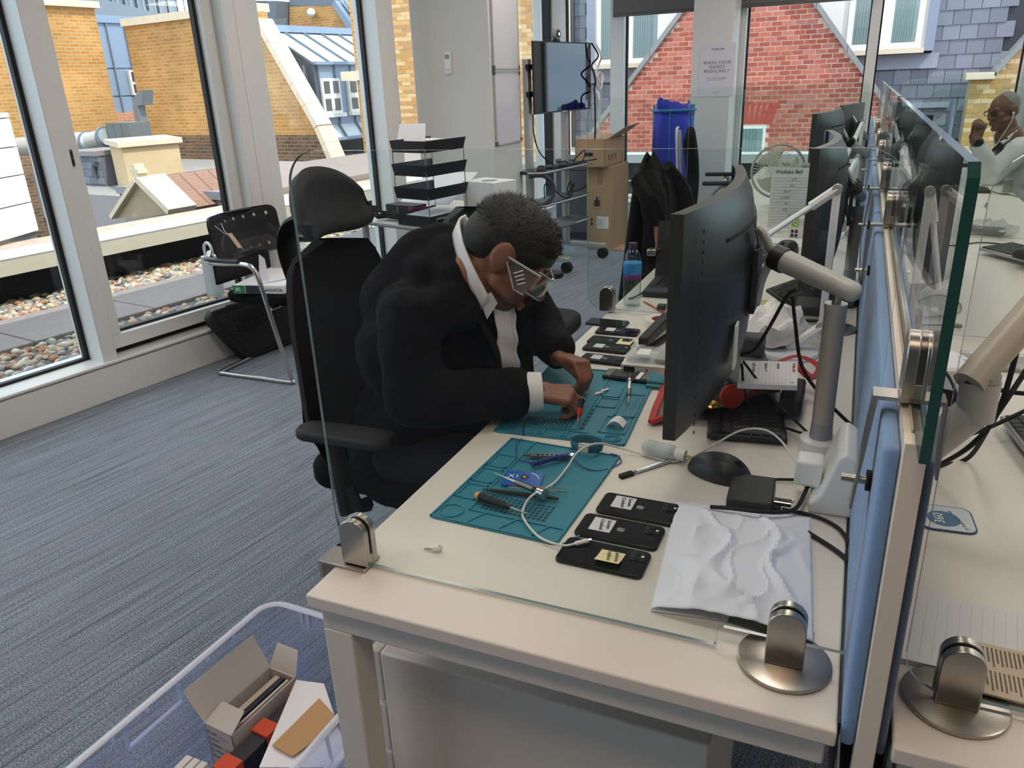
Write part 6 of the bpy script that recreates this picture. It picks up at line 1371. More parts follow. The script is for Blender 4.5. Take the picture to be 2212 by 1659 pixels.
t = thing('desk_phone', 'dark conference handset on the second left desk', 'phone', (.72, 1.98, .73), R_(70)); MB().prism([(0, 0), (.16, 0), (.16, .02), (.02, .09), (0, .08)], -.07, .07, axis='y').build('body', M_blackm, t, bevel=.008); MB().cap((.03, -.085, .10), (.12, -.085, .065), .018, .02, 12).build('handset', M_blackm, t)
keyboard('slanted keyboard resting against the second desk divider', Vector((.60, 1.86, .735)), R_(65), L_=.30, W_=.12, keys='stuff', tilt=25)
t = thing('dark_box_stack', 'low black tray of parts behind the bag', 'tray', (.66, 1.80, .73), 0); MB().box(-.05, .06, -.04, .10, 0, .05).build('tray', M_blackm, t, bevel=.006); MB().box(-.045, .055, -.0405, .0, .012, .022).build('edge_strip', M_steel, t)
tag(MB().box(.36, .52, 1.80, 1.98, .731, .737).build('folder', mat('yellow_folder', 'C9B46A', .7), bevel=.001), 'thin yellow folder on the second left desk', 'folder')
t = thing('wipes_box', 'white and green box of screen wipes on the second desk', 'box', (.475, 3.155, .73), 0); MB().box(0, .15, 0, .08, 0, .105).build('carton', mat('carton_white'), t, bevel=.001)
gq = MB().box(.012, .045, -.0008, 0, .062, .098).build('green_square', mat('lime_print', '8DB33A', .6), t); text('Q', .03, M_paper, gq, (.018, -.001, .08), (R_(90), 0, 0)); text('SCREEN & MULTIPURPOSE', .008, M_inkg, t, (.05, -.001, .086), (R_(90), 0, 0)); text('CLEANING WIPES', .008, M_inkg, t, (.06, -.001, .074), (R_(90), 0, 0))
for i in range(2):
    for j in range(2): MB().box(.012 + i * .018, .025 + i * .018, -.0008, 0, .012 + j * .02, .027 + j * .02).build('icon', M_ink, t)
MB().slab([(.085, -.001, .05), (.12, -.001, .045), (.12, -.001, .015), (.10, -.001, .02), (.095, -.001, .04)], (0, .001, 0)).build('printed_picture', mat('dark_print'), t)
tag(MB().box(.36, .66, 3.02, 3.14, .731, .738).build('paper_stack', M_paper, bevel=.001), 'stack of loose papers under the wipes box', 'paper')
# sheets stuck on the third glass screen
for i, (q1, lb) in enumerate((((1668, 362, 1655, 492, 100), 'lined sheet headed in bold hanging on the third glass screen, left'), ((1724, 352, 1716, 470, 60), 'lined sheet behind the monitor on the third glass screen, right'))):
    tl = gy(q1[0], q1[1], 3.285 + i * .025); bl = gy(q1[2], q1[3], 3.285 + i * .025); w = q1[4] * 4.0 / CF + .03
    t = thing('note_sheet', lb, 'paper', (tl.x, 3.285 + i * .025, bl.z), 0, 'sheets on the third glass screen'); h_ = tl.z - bl.z
    MB().box(0, w, 0, .001, 0, h_).build('sheet', mat('sheet_grey_white', 'CDD0CF', .8), t); text('Wedlake Bell', .026, M_ink, t, (.018, -.0012, h_ - .02), (R_(90), 0, 0), name='heading', sx=.9)
    for k in range(16): MB().box(.01, w - .01, -.0008, 0, h_ - .05 - k * .0145, h_ - .0492 - k * .0145).build('rule', M_inkg, t)
    q = random.Random(i)
    for k in range(7): text(['a b', 'list', 'fix 4', 'order', 'tbc', 'x 6', 'done'][k], .018, M_inkg, t, (.03 + q.random() * .08, -.0012, h_ - .055 - k * .029), (R_(90), 0, 0), name='handwriting')
# desk fan
t = thing('desk_fan', 'white desk fan with wire cage on the third left desk', 'fan', (.33, 4.02, .73), R_(15))
M_fan = mat('fan_white', 'D6D3C8', .5); c = Vector((0, 0, .225)); RF = .148
def ringpts(r, y, n=40): return [c + Vector((r * math.cos(2 * math.pi * i / n), y, r * math.sin(2 * math.pi * i / n))) for i in range(n)]
MB().tube(ringpts(RF, 0), .007, 8, closed=True).build('cage_rim', mat('fan_rim_grey', 'A9A7A0', .4), t)
cg = MB()
for i in range(48):
    a = 2 * math.pi * i / 48; d = Vector((math.cos(a), 0, math.sin(a)))
    cg.tube([c + d * .03 + Vector((0, -.045, 0)), c + d * .10 + Vector((0, -.042, 0)), c + d * RF], .0011, 4); cg.tube([c + d * .05 + Vector((0, .05, 0)), c + d * .11 + Vector((0, .045, 0)), c + d * RF], .0011, 4)
cg.tube(ringpts(.07, -.045), .0014, 4, closed=True); cg.tube(ringpts(.11, -.040), .0014, 4, closed=True)
cg.build('cage_wires', M_fan, t)
for k in range(3):
    def bl_(u, v, k=k):
        a = R_(120 * k) + (u - .5) * 1.5 * (.5 + .5 * v); r = .03 + .095 * v; return tuple(c + Vector((r * math.cos(a), .012 * (u - .5) * 2, r * math.sin(a))))
    MB().grid(bl_, 10, 6).build('blade', mat('fan_blade', 'C9C6BB', .35), t, smooth=60, solid=.0015)
MB().cap(c + Vector((0, .03, 0)), c + Vector((0, .11, 0)), .045, .04, 18).build('motor', M_fan, t); MB().cyl(c - Vector((0, .05, 0)), c - Vector((0, .044, 0)), .03, n=20).build('cage_badge', M_fan, t)
MB().cyl((0, .06, .02), (0, .06, .20), .016, n=14).build('stand', M_fan, t); MB().lathe([(0, 0), (.085, 0), (.08, .018), (.02, .03), (0, .03)], 30, Matrix.Translation((0, .04, 0))).build('base', M_fan, t)
t = thing('drinks_bottle', 'clear drinks bottle with dark blue cap beyond the fan', 'bottle', (.50, 4.45, .73), 0); MB().lathe([(0, 0), (.03, 0), (.032, .01), (.032, .16), (.014, .20), (.013, .22)], 20).build('bottle', glassmat('pet_plastic'), t); MB().lathe([(.014, .21), (.019, .212), (.019, .245), (0, .247)], 16).build('cap', mat('navy_cap', '22305F', .4), t)
tag(MB().box(.54, .60, 4.4, 4.5, .73, .86).build('white_carton', M_paper, bevel=.002), 'small white carton beside the drinks bottle', 'box')
# ------------------------------------------------------------------ right desks
keyboard('silver edged black keyboard under a mouse on the second right desk', Vector((1.262, 2.98, .745)), R_(-57), L_=.46, W_=.16, silver=True, tilt=4)
mouse('black mouse lying on the keyboard on the second right desk', Vector((1.395, 2.72, .772)), R_(-60), .12, .075, .045)
t = thing('plastic_bag', 'clear plastic bag of dark cables on the right desk', 'bag', (1.36, 3.45, .73), R_(-20))
b = MB().ball((0, 0, .03), 1, .12, .07, .035, 26, 14); b.v = [(x, y, max(0, z * (1 + .5 * mnoise.noise(Vector((x * 30, y * 30, z * 30)))))) for x, y, z in b.v]; b.build('film', plasticmat('crinkled_film', 'F0F0F0', .3), t, smooth=20)
MB().cap((-.07, 0, .022), (.05, 0, .022), .018, .018, 10).build('cable_bundle', M_blackm, t); MB().box(.05, .075, -.075, .06, .03, .033).build('paper_label', mat('cream_tab'), t)
t = thing('pen', 'thin dark pen lying on the right desk beyond the plastic bag', 'pen', (1.459, 4.44, .735)); MB().cyl((0, 0, 0), (-.02, -.14, 0), .004, n=10).build('barrel', M_black, t); MB().cyl((-.02, -.14, 0), (-.0225, -.158, 0), .0035, .001, 10).build('tip', M_steel, t)
mouse('dark mouse with a lead at the far end of the right desks', Vector((1.48, 4.93, .73)), R_(-20), .12, .065, .04)
cable('mouse_lead', 'black lead of the far right mouse', [(1.53, 4.9, .745), (1.58, 4.85, .735), (1.64, 4.78, .735), (1.66, 4.7, .725)], .0025, M_rub)
cable('desk_lead', 'black lead across the middle of the right desks', [(.95, 3.30, .735), (1.15, 3.12, .735), (1.3, 3.22, .735), (1.45, 3.17, .735), (1.66, 3.12, .735)], .003, M_rub)
t = thing('charger_lead', 'thin grey lead with small connector on the nearest right desk', 'cable'); cable('lead', '', [(.93, 1.98, .735), (1.05, 2.20, .735), (1.115, 2.12, .735), (1.10, 1.98, .735), (1.0, 1.90, .735)], .0022, mat('lead_grey', '8A8580', .6), parent=t)
cable('lead_two', '', [(.93, 1.80, .735), (1.02, 1.82, .735), (1.06, 1.83, .735)], .0022, mat('lead_grey'), parent=t); MB().box(1.06, 1.10, 1.822, 1.838, .731, .741).build('connector', mat('lead_grey'), t, bevel=.003)
t = thing('mini_computer', 'small silver topped mini computer on the nearest right desk', 'computer', (1.03, 1.185, .73), R_(-25)); MB().box(-.055, .055, -.06, .06, .004, .045).build('body', M_black, t, bevel=.006); MB().box(-.055, .055, -.06, .06, .045, .049).build('lid', mat('silver_lid', '9FA0A3', .35, metal=.5), t, bevel=.002)
cable('computer_lead', 'black lead looping over the small mini computer', [gz(2018, 778, .80), gz(2050, 815, .81), gz(2075, 870, .79), gz(2090, 885, .74)], .0035, M_rub)
tag(MB().slab([gz(2020, 872, .731), gz(2060, 878, .731), gz(2052, 884, .731), gz(2025, 880, .731)], (0, 0, .004)).build('white_adapter', M_wplast), 'small white adapter beside the mini computer', 'adapter')
keyboard('grey edged keyboard at the right edge on the nearest right desk', Vector((1.10, 1.05, .745)), R_(-82), L_=.44, W_=.15, silver=True, tilt=5)
t = thing('film_sleeve', 'flat clear plastic sleeve of papers on the nearest right desk', 'sleeve', (1.06, 1.43, .731), R_(4)); MB().grid(lambda u, v: (.26 * u, .13 * v, .012 + .008 * mnoise.noise(Vector((u * 12, v * 5, 1)))), 30, 12).build('film', plasticmat('crinkled_film'), t, smooth=25); MB().box(.01, .25, .0, .12, 0, .006).build('contents', mat('contents_grey', '9A9A98', .7), t)
t = thing('coaster', 'white and blue promotional coaster printed 360 on the nearest right desk', 'coaster', (.962, .585, .73), R_(4))
MB().prism(rrect(-.045, .045, -.045, .045, .018, 6), 0, .003).build('base', mat('coaster_navy', '2E4468', .5), t); MB().prism(rrect(-.042, .042, -.042, .042, .016, 6), .003, .0036).build('face', mat('coaster_white', 'C9CFD8', .5), t); MB().cyl((-.005, -.004, .0036), (-.005, -.004, .0039), .027, n=32).build('blue_disc', mat('coaster_blue', '45688F', .5), t); text('360', .024, M_paper, t, (-.012, -.022, .004), (0, 0, R_(90)), depth=.0002); text('IT Training at Web', .0085, mat('coaster_navy'), t, (.030, -.035, .0038), (0, 0, R_(110)), depth=.0002)
t = thing('lined_pad', 'white lined note pad lying on the nearest right desk', 'note pad', (.872, .160, .73), R_(1)); MB().add([(0, 0, 0), (.30, -.012, 0), (.32, .15, 0), (.03, .17, 0), (0, 0, .008), (.30, -.012, .008), (.32, .15, .008), (.03, .17, .008)], [(3, 2, 1, 0), (4, 5, 6, 7), (0, 1, 5, 4), (1, 2, 6, 5), (2, 3, 7, 6), (3, 0, 4, 7)]).build('pages', mat('pad_paper', 'DCD9DC', .8), t)
for k in range(18): MB().slab([(.01 + k * .0145, .006, .0081), (.0104 + k * .0145, .006, .0081), (.0334 + k * .0145, .155, .0081), (.033 + k * .0145, .155, .0081)], (0, 0, .0001)).build('rule', mat('rule_blue_grey', 'A9B0BC', .8), t)
t = thing('newspaper_page', 'folded newsprint page on top of the lined pad', 'newspaper', (.944, .122, .7395), R_(-2))
MB().box(0, .20, 0, .105, 0, .003).build('sheet', mat('newsprint', 'CDB9A4', .9), t)
q = random.Random(8); mb = MB()
for r in range(2):
    for k in range(34):
        x = .008 + k * .0052; l = .04 * q.uniform(.7, 1); y1_ = .097 - r * .049; mb.box(x, x + .0022, y1_ - l, y1_, .003, .0032)
o = mb.build('printed_columns', mat('news_print', '6E6058', .9), t, smooth=0); o['kind'] = 'stuff'
# ------------------------------------------------------------------ tray tower on the side table
t = thing('side_table', 'small white table with grey edge by the window column', 'table', (-1.465, 3.085, 0), 0)
ta = Vector((-.95, .30, 0)).normalized(); tb2 = Vector((.12, .99, 0)).normalized()
MB().slab([Vector((0, 0, .705)), ta * .75 + Vector((0, 0, .705)), ta * .75 + tb2 * .95 + Vector((0, 0, .705)), tb2 * .95 + Vector((0, 0, .705))], (0, 0, .02)).build('table_top', M_desk, t); MB().tube([Vector((0, 0, .716)) + ta * .75, Vector((0, 0, .716)), Vector((0, 0, .716)) + tb2 * .95], .012, 8).build('grey_edge', mat('table_edge', '8F8C88', .5), t)
for a, b_ in ((.08, .08), (.67, .08), (.08, .87), (.67, .87)): p = ta * a + tb2 * b_; MB().cyl((p.x, p.y, 0), (p.x, p.y, .705), .022, n=14).build('leg', M_silver, t)
t = thing('letter_tray_tower', 'tower of four black letter trays on wire risers', 'letter tray', (-1.475, 3.11, .727), 0)
dx = Vector((-.26, .08, 0)); dy = Vector((.07, .34, 0)); M_tray = mat('tray_black', '14151B', .3)
for i, z in enumerate((.0, .155, .285, .415)):
    b = MB(); h_ = .062
    c4 = [Vector((0, 0, z)), dx + Vector((0, 0, z)), dx + dy + Vector((0, 0, z)), dy + Vector((0, 0, z))]
    up_ = Vector((0, 0, h_)); b.slab(c4, (0, 0, .004))
    o4 = [c4[0] - dx * .04 - dy * .02, c4[1] + dx * .04 - dy * .02, c4[2] + dx * .04 + dy * .04, c4[3] - dx * .04 + dy * .04]
    for k in (0, 1, 3): b.slab([c4[k], c4[(k + 1) % 4], o4[(k + 1) % 4] + up_, o4[k] + up_], (0, 0, .003))
    b.build('tray', M_tray, t, smooth=0)
for p in (Vector((0, 0, 0)), dx, dy, dx + dy, ): MB().cyl(p, p + Vector((0, 0, .47)), .003, n=8).build('riser', M_steel, t)
MB().slab([dx * .1 + dy * .06 + Vector((0, 0, .02)), dx * .95 + dy * .06 + Vector((0, 0, .02)), dx * .95 + dy * .95 + Vector((0, 0, .03)), dx * .1 + dy * .95 + Vector((0, 0, .03))], (0, 0, .03)).build('paper_stack', M_paper, t)
tp = gy(855, 284, 3.3); 
t = thing('standing_card', 'white card standing in the top letter tray', 'card', (tp.x, 3.3, 1.19), 0); MB().slab([(0, 0, 0), (.19, 0, 0), (.175, .05, .10), (.0, .05, .10)], (0, .002, 0)).build('card', M_paper, t); MB().slab([(-.02, .0, .0), (.22, .02, .0), (.26, .10, .005), (0, .12, .005)], (0, 0, .008)).build('card_base', M_paper, t)
tag(MB().slab([(-1.99, 3.62, .78), (-1.55, 3.50, .80), (-1.45, 3.72, .97), (-1.88, 3.85, .95)], (0, 0, .004)).build('propped_papers', M_paper), 'printed papers propped behind the letter trays', 'paper')
t = thing('white_product_box', 'flat white product box behind the letter trays', 'box', (-1.42, 3.62, .727), R_(-20)); MB().box(-.12, .16, 0, .2, .0, .20).build('box', M_paper, t, bevel=.003); MB().cyl((.04, .08, .20), (.04, .08, .201), .05, n=28).build('printed_ring', mat('ring_grey', '8C9494', .6), t)
t = thing('black_magenta_box', 'black and magenta carton under the papers on the side table', 'box', (-1.95, 3.40, .727), R_(-15)); MB().box(0, .24, 0, .12, 0, .085).build('carton', mat('carton_black', '1A1A1D', .5), t, bevel=.002); MB().box(.20, .2405, -.001, .1205, .004, .08).build('magenta_panel', mat('magenta_print', 'A02E68', .5), t)
q = random.Random(12)
for k in range(3):
    pts = [Vector((-2.0 + q.uniform(0, .34), 3.27 + q.uniform(0, .08), .735 + q.uniform(0, .05))) for _ in range(7)]
    cable('loose_lead', 'tangled black lead on the side table, %s' % ('nearest the chair', 'middle', 'beside the trays')[k], pts, .005, M_rub, group='tangled leads on the side table')
# wall controller and whiteboards on the column
t = thing('wall_controller', 'small white remote controller on the column face', 'controller', (-2.065, 4.60, 1.64), 0); MB().box(-.025, .025, -.018, 0, -.073, .073).build('case', M_wplast, t, bevel=.004); MB().box(-.018, .018, -.0187, -.018, .03, .06).build('display', mat('lcd_grey', '8F9690', .4), t); MB().box(-.012, .012, -.019, -.018, -.05, -.04).build('button', M_silver, t)
for i, (z0, z1, lb) in enumerate(((1.065, 1.575, 'lower whiteboard on the side of the column'), (1.59, 2.35, 'upper whiteboard on the side of the column'))):
    t = thing('whiteboard', lb, 'whiteboard', (-1.728, 4.63, 0), 0, 'whiteboards on the column'); MB().box(0, .010, 0, .46, z0, z1).build('panel', mat('whiteboard_face', 'D9DADF', .12), t); MB().box(-.002, .016, -.006, .004, z0, z1).box(-.002, .016, .456, .466, z0, z1).box(-.002, .016, 0, .46, z0 - .006, z0 + .006).box(-.002, .016, 0, .46, z1 - .006, z1 + .006).build('aluminium_frame', M_silver, t)
    for y in (-.006, .452):
        for z in (z0, z1 - .02): MB().box(-.001, .018, y - .004, y + .018, z - .008, z + .022).build('corner_cap', mat('corner_grey', '5A5B5E', .5), t, bevel=.002)
# poster
t = thing('poster', 'white hand washing poster on the far column', 'poster', (-.755, 7.296, 1.29), 0)
MB().box(0, .335, 0, .002, 0, .475).build('sheet', mat('poster_paper', 'D7D5DC', .7), t)
text('Wedlake Bell', .022, M_ink, t, (.168, -.001, .425), (R_(90), 0, 0), align='CENTER', name='logo')
for k, s in enumerate(('WASH YOUR', 'HANDS', 'REGULARLY')): text(s, .040, mat('poster_grey_ink', '5A5A62', .8), t, (.168, -.001, .305 - k * .038), (R_(90), 0, 0), align='CENTER', spacing=1.15)
MB().box(.155, .181, -.001, 0, .196, .198).build('rule', M_inkg, t)
for k, s in enumerate(('FOR AT LEAST 20 SECONDS', 'WITH SOAP & WATER')): text(s, .015, M_inkg, t, (.168, -.001, .168 - k * .017), (R_(90), 0, 0), align='CENTER')
text('wedlakebell.com', .011, M_inkg, t, (.168, -.001, .04), (R_(90), 0, 0), align='CENTER')
# ------------------------------------------------------------------ television on its trolley
tv_v = Vector((.17, .90, 0)).normalized(); tv_w = Vector((tv_v.y, -tv_v.x, 0)); rzv = math.atan2(tv_v.y, tv_v.x)
O = Vector((-1.655, 5.20, 0))
t = thing('tv_trolley', 'silver trolley with dark shelves and castors under the television', 'trolley', O, rzv)   # local x along the screen, local -y toward the room
M_shelf = mat('trolley_shelf', '2F3036', .5)
for x in (.06, .64): MB().box(x - .03, x + .03, .06, .11, .12, 1.66).build('post', M_silver, t, bevel=.006)
for z in (.33, .54, .80):
    MB().prism([(-.14, -.02), (-.08, -.14), (.66, -.14), (.70, -.08), (.70, .10), (-.14, .10)], z, z + .025).build('shelf', M_shelf, t); MB().tube([(-.14, -.02, z + .012), (-.08, -.14, z + .012), (.66, -.14, z + .012)], .008, 8).build('shelf_edge', M_silver, t)
for x in (.02, .66):
    MB().box(x - .03, x + .03, -.30, .22, .09, .13).build('foot_bar', M_silver, t, bevel=.008)
    for y in (-.28, .20):
        MB().cyl((x - .025, y, .045), (x + .025, y, .045), .045, n=20).build('castor', M_rub, t); MB().cyl((x, y, .06), (x, y, .10), .012, n=10).build('castor_stem', M_black, t)
MB().tube(spline([(-.12, -.02, .79), (-.06, -.12, .79), (.0, -.17, .72), (-.01, -.17, .62), (-.08, -.10, .55), (-.13, -.03, .55)], 8), .018, 10).build('push_handle', mat('handle_grey', '3C4046', .5), t)
for z in (1.38, 1.58): MB().box(.0, .86, .03, .06, z, z + .04).build('cross_bar', M_black, t)
t = thing('television', 'large flat dark television screen on the trolley', 'television', O, rzv); MB().box(-.01, .925, -.02, -.008, 1.25, 1.785).build('cabinet', M_black, t, bevel=.002); MB().box(.2, .72, -.008, .03, 1.30, 1.62).build('rear_housing', M_blackm, t, bevel=.006); MB().box(.0, .915, -.0215, -.02, 1.262, 1.775).build('screen', mat('tv_screen', '0A0A0C', .04, spec=.9), t); MB().box(.42, .50, -.0225, -.02, 1.250, 1.258).build('logo_strip', M_silver, t)
t = thing('webcam', 'round webcam standing on top of the television', 'webcam', O + tv_v * .38 + Vector((0, 0, 1.785)), rzv); MB().cyl((0, -.02, .055), (0, .02, .055), .038, n=24).build('body', mat('webcam_grey', '8B8E90', .4), t); MB().cyl((0, -.024, .055), (0, -.02, .055), .028, n=24).build('front_ring', M_black, t); MB().cyl((0, -.028, .055), (0, -.024, .055), .013, n=16).build('lens', M_chrome, t); MB().box(-.03, .03, -.02, .02, 0, .018).build('foot', M_black, t, bevel=.004)
def TV(x, y, z): return O + tv_v * x + tv_w * y + Vector((0, 0, z))
q = random.Random(4)
for i in range(2):
    pts = [TV(.90, .05, 1.78)] + [TV(.93 + .05 * math.sin(k * 1.9 + i), .06 + .03 * math.cos(k * 2.3 + i), 1.68 - k * .07) for k in range(6)] + [TV(.96, .05, 1.0), TV(.97, .0, .75)]
    cable('tv_cable', ('white knotted cables hanging at the right edge of the television', 'black knotted cables hanging at the right edge of the television')[i], [p + tv_v * (.05 - .07 * i) for p in pts], .009 if i == 0 else .007, M_wplast if i == 0 else M_rub)
t = thing('white_cable_loop', 'loop of white cable tied at the right edge of the television', 'cable'); MB().tube([TV(.99 + .05 * math.cos(a), .07, 1.48 + .07 * math.sin(a)) for a in [i * .35 for i in range(18)]], .008, 8, closed=True).tube([TV(1.03 + .07 * math.cos(a), .05, 1.50 + .04 * math.sin(a)) for a in [i * .35 for i in range(18)]], .008, 8, closed=True).build('loop', M_wplast, t)
for i, (z, lb) in enumerate(((.83, 'tangle of black leads on the upper trolley shelf'), (.575, 'tangle of black leads on the lower trolley shelf'))):
    pts = [TV(.1 + .06 * k + q.uniform(-.05, .05), .05 + q.uniform(-.06, .15), z + (abs(q.uniform(0, .13)) if k % 3 == 1 else .01)) for k in range(12)]; cable('shelf_leads', lb, pts, .005, M_rub)
cable('hanging_lead', 'thin black lead hanging from the television to the shelf', [TV(.0, .0, 1.25), TV(-.04, .03, 1.1), TV(.02, .05, .95), TV(.2, .08, .83)], .005, M_rub)
kb = keyboard('black keyboard on the upper trolley shelf', TV(.08, .13, .826), rzv, L_=.42, W_=.12, keys='stuff', tilt=0); mouse('dark mouse on the trolley shelf', TV(-.02, .08, .826), rzv, .11, .065, .04)
tag(MB().box(.0, .32, -.2, .0, .566, .585, Matrix.Translation(O + Vector((0, 0, -.21))) @ Matrix.Rotation(rzv, 4, 'Z')).build('flat_device', mat('device_grey', '6F7276', .5), bevel=.003), 'flat grey device on the bottom trolley shelf', 'device')
# grey cabinet behind the trolley
t = thing('grey_cabinet', 'dark grey low cabinet behind the television trolley', 'cabinet', (-1.72, 6.55, 0)); MB().box(-.25, .30, 0, .45, .06, .78).build('body', mat('cabinet_grey', '4A4C53', .6), t, bevel=.004); MB().box(-.24, .29, -.012, 0, .68, .77).build('drawer', mat('cabinet_grey'), t); MB().box(-.24, .29, -.012, 0, .08, .67).build('door', mat('cabinet_grey'), t); MB().box(-.25, .30, 0, .45, 0, .06).build('plinth', mat('cabinet_plinth', '2E3036', .7), t)
# cardboard boxes
t = thing('tall_carton', 'tall brown cardboard carton standing on end', 'box', (-1.515, 6.13, 0), R_(-3))
MB().box(0, .25, 0, .46, 0, .755).build('body', M_card, t, bevel=.003)
pnl = MB().box(.06, .14, -.001, 0, .38, .53).build('printed_square', mat('red_print_line', 'B4553C', .8), t); MB().box(.063, .137, -.0015, -.0005, .383, .527).build('square_inside', M_card, pnl)
for k in range(3): MB().box(.075 + k * .018, .09 + k * .018, -.0025, -.001, .40, .46 + .03 * (k == 1)).build('printed_icon', M_ink, pnl)
text('LAY FLAT', .022, M_ink, t, (.125, -.002, .40), (R_(90), R_(-90), 0)); MB().box(.10, .17, -.0012, 0, .20, .31).build('address_label', M_paper, t); MB().box(.175, .215, -.0012, 0, .20, .31).build('address_label', M_paper, t)
for k in range(4): MB().box(.110 + k * .013, .113 + k * .013, -.002, -.001, .215, .295).build('label_line', M_ink, t)
MB().box(.105, .150, -.0012, 0, .60, .75).build('packing_tape', mat('clear_tape', 'A9855F', .2), t)
for k, (x, z) in enumerate(((.05, .27), (.05, .23))): MB().prism([(x - .012, z), (x + .012, z), (x, z + .03)], -.0012, 0, axis='y').build('printed_arrow', M_ink, t)
MB().slab([(.25, 0, .003), (.25, .30, .003), (.42, .28, .003), (.42, .02, .003)], (0, 0, .004)).build('floor_flap', M_card, t)
t = thing('open_carton', 'open cardboard carton lying across the tall one', 'box', (-1.60, 6.06, .757), R_(-2))
b = MB().box(0, .285, 0, .006, 0, .235).box(0, .006, 0, .55, 0, .235).box(.279, .285, 0, .55, 0, .235).box(0, .285, .544, .55, 0, .235).box(0, .285, 0, .55, 0, .006); b.build('body', M_card, t)
MB().slab([(0, .02, .236), (.285, .02, .236), (.285, .56, .245), (0, .56, .245)], (0, 0, .004)).build('lid', M_card, t); MB().slab([(.285, .10, .24), (.285, .56, .245), (.42, .60, .34), (.42, .15, .33)], (0, 0, .004)).build('raised_flap', M_card, t)
MB().box(.09, .17, -.001, 0, .095, .125).build('hand_hole', M_rub, t, bevel=.0); text('logitech', .025, M_ink, t, (.09, -.002, .03), (R_(90), 0, 0))
for k in range(3): MB().box(.2852, .286, .08 + k * .09, .14 + k * .09, .05, .10).build('printed_icon', mat('card_print', '8F6845', .9), t)
# laundry stand with blue cloth
t = thing('laundry_stand', 'blue wire stand with a cloth over it by the far column', 'stand', (-.84, 6.62, 0)); M_bw = mat('blue_wire', '1F6FA8', .35)
def ringz(z, rx, ry): return [(rx * math.cos(2 * math.pi * i / 32), ry * math.sin(2 * math.pi * i / 32), z) for i in range(32)]
MB().tube(ringz(1.205, .19, .16), .014, 8, closed=True).build('top_ring', M_bw, t); MB().tube(ringz(.2, .17, .14), .01, 8, closed=True).build('low_ring', M_bw, t)
for a in (160, 200, 20, 340, 90, 270): x, y = .18 * math.cos(R_(a)), .15 * math.sin(R_(a)); MB().cyl((x, y, 0), (x, y, 1.25), .008, n=8).build('upright', M_bw, t)
t = thing('blue_cloth', 'royal blue cloth draped over the wire stand', 'cloth', (-.84, 6.62, 0))
def bc(u, v):
    a = R_(-170) + R_(215) * u; f = .014 * math.sin(u * 34) * (.2 + v) + .01 * math.sin(u * 13 + 1); x = (.178 + f * .3 + .01 * v) * math.cos(a); y = (.14 + f + .01) * math.sin(a)
    z = 1.245 - 1.0 * v * (1 - .25 * abs(u - .45)) + (.02 * math.sin(u * 7) if v < .1 else 0) + .006 * math.sin(u * 30) * (1 - v); k = .80 + .20 * min(1, v * 8)
    return (x * k, y * k, z + (.03 if v == 0 else 0))
MB().grid(bc, 70, 24).build('drape', mat('royal_blue_cloth', '2237B4', .8, sheen=.4), t, smooth=180, solid=.006)
MB().ball((-.10, -.11, 1.26), 1, .035, .03, .06, 10, 8).build('peak_fold', mat('royal_blue_cloth'), t)
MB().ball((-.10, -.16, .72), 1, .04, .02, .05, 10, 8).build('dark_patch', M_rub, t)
tag(MB().box(-.36, -.16, 4.60, 4.66, .50, .95, Matrix.Translation((.36, -.2, 0))).build('framed_board', mat('board_pale', 'B9A79C', .5), bevel=.004), 'small pale board leaning on the slim chair', 'board') if False else None
# ------------------------------------------------------------------ people
def dep(px, py, d): return CAM + ray(px, py) * (d / CF)
def skinmat(name, c):
    m = mat(name, c, .5, var=.12, vs=25, bump=.15, bs=350); return m
def basis(f, upv):
    f = Vector(f).normalized(); l = Vector(upv).cross(f).normalized(); u = f.cross(l); return Matrix((f, l, u)).transposed()   # columns: forward, left, up
def head_shapes(mb, c, B, s=1.0):
    """face, cranium, ears, nose, lips; local x forward, y left, z up"""
    T = Matrix.Translation(c) @ B.to_4x4() @ Matrix.Scale(s, 4)
    def e(p, rx, ry, rz, n=20, m=14):
        mb.ball((0, 0, 0), 1, 1, 1, 1, n, m, M=T @ Matrix.Translation(p) @ Matrix.Diagonal((rx, ry, rz, 1)))
    def k(p0, p1, r0, r1): mb.cap(T @ Vector(p0), T @ Vector(p1), r0 * s, r1 * s, 10)
    e((-.008, 0, .032), .106, .077, .092); e((.025, 0, -.035), .072, .063, .085); e((.030, 0, -.082), .056, .050, .048); e((.072, 0, -.112), .022, .026, .020)
    k((.094, 0, .012), (.118, 0, -.032), .009, .0145); k((.106, -.014, -.037), (.106, .014, -.037), .010, .010)
    k((.086, -.036, .024), (.086, .036, .024), .012, .012)
    for y in (-1, 1):
        e((.066, y * .042, -.018), .026, .022, .024); e((-.012, y * .078, .004), .026, .010, .038); e((-.018, y * .088, .008), .022, .006, .031); k((.05, y * .055, -.06), (.01, y * .062, -.05), .016, .02)
        e((.083, y * .032, .004), .012, .015, .009)
    k((.099, -.020, -.068), (.099, .020, -.068), .0065, .0065); k((.097, -.016, -.080), (.097, .016, -.080), .0075, .0075)
    k((-.02, 0, -.06), (-.04, 0, -.13), .060, .060)
    return T
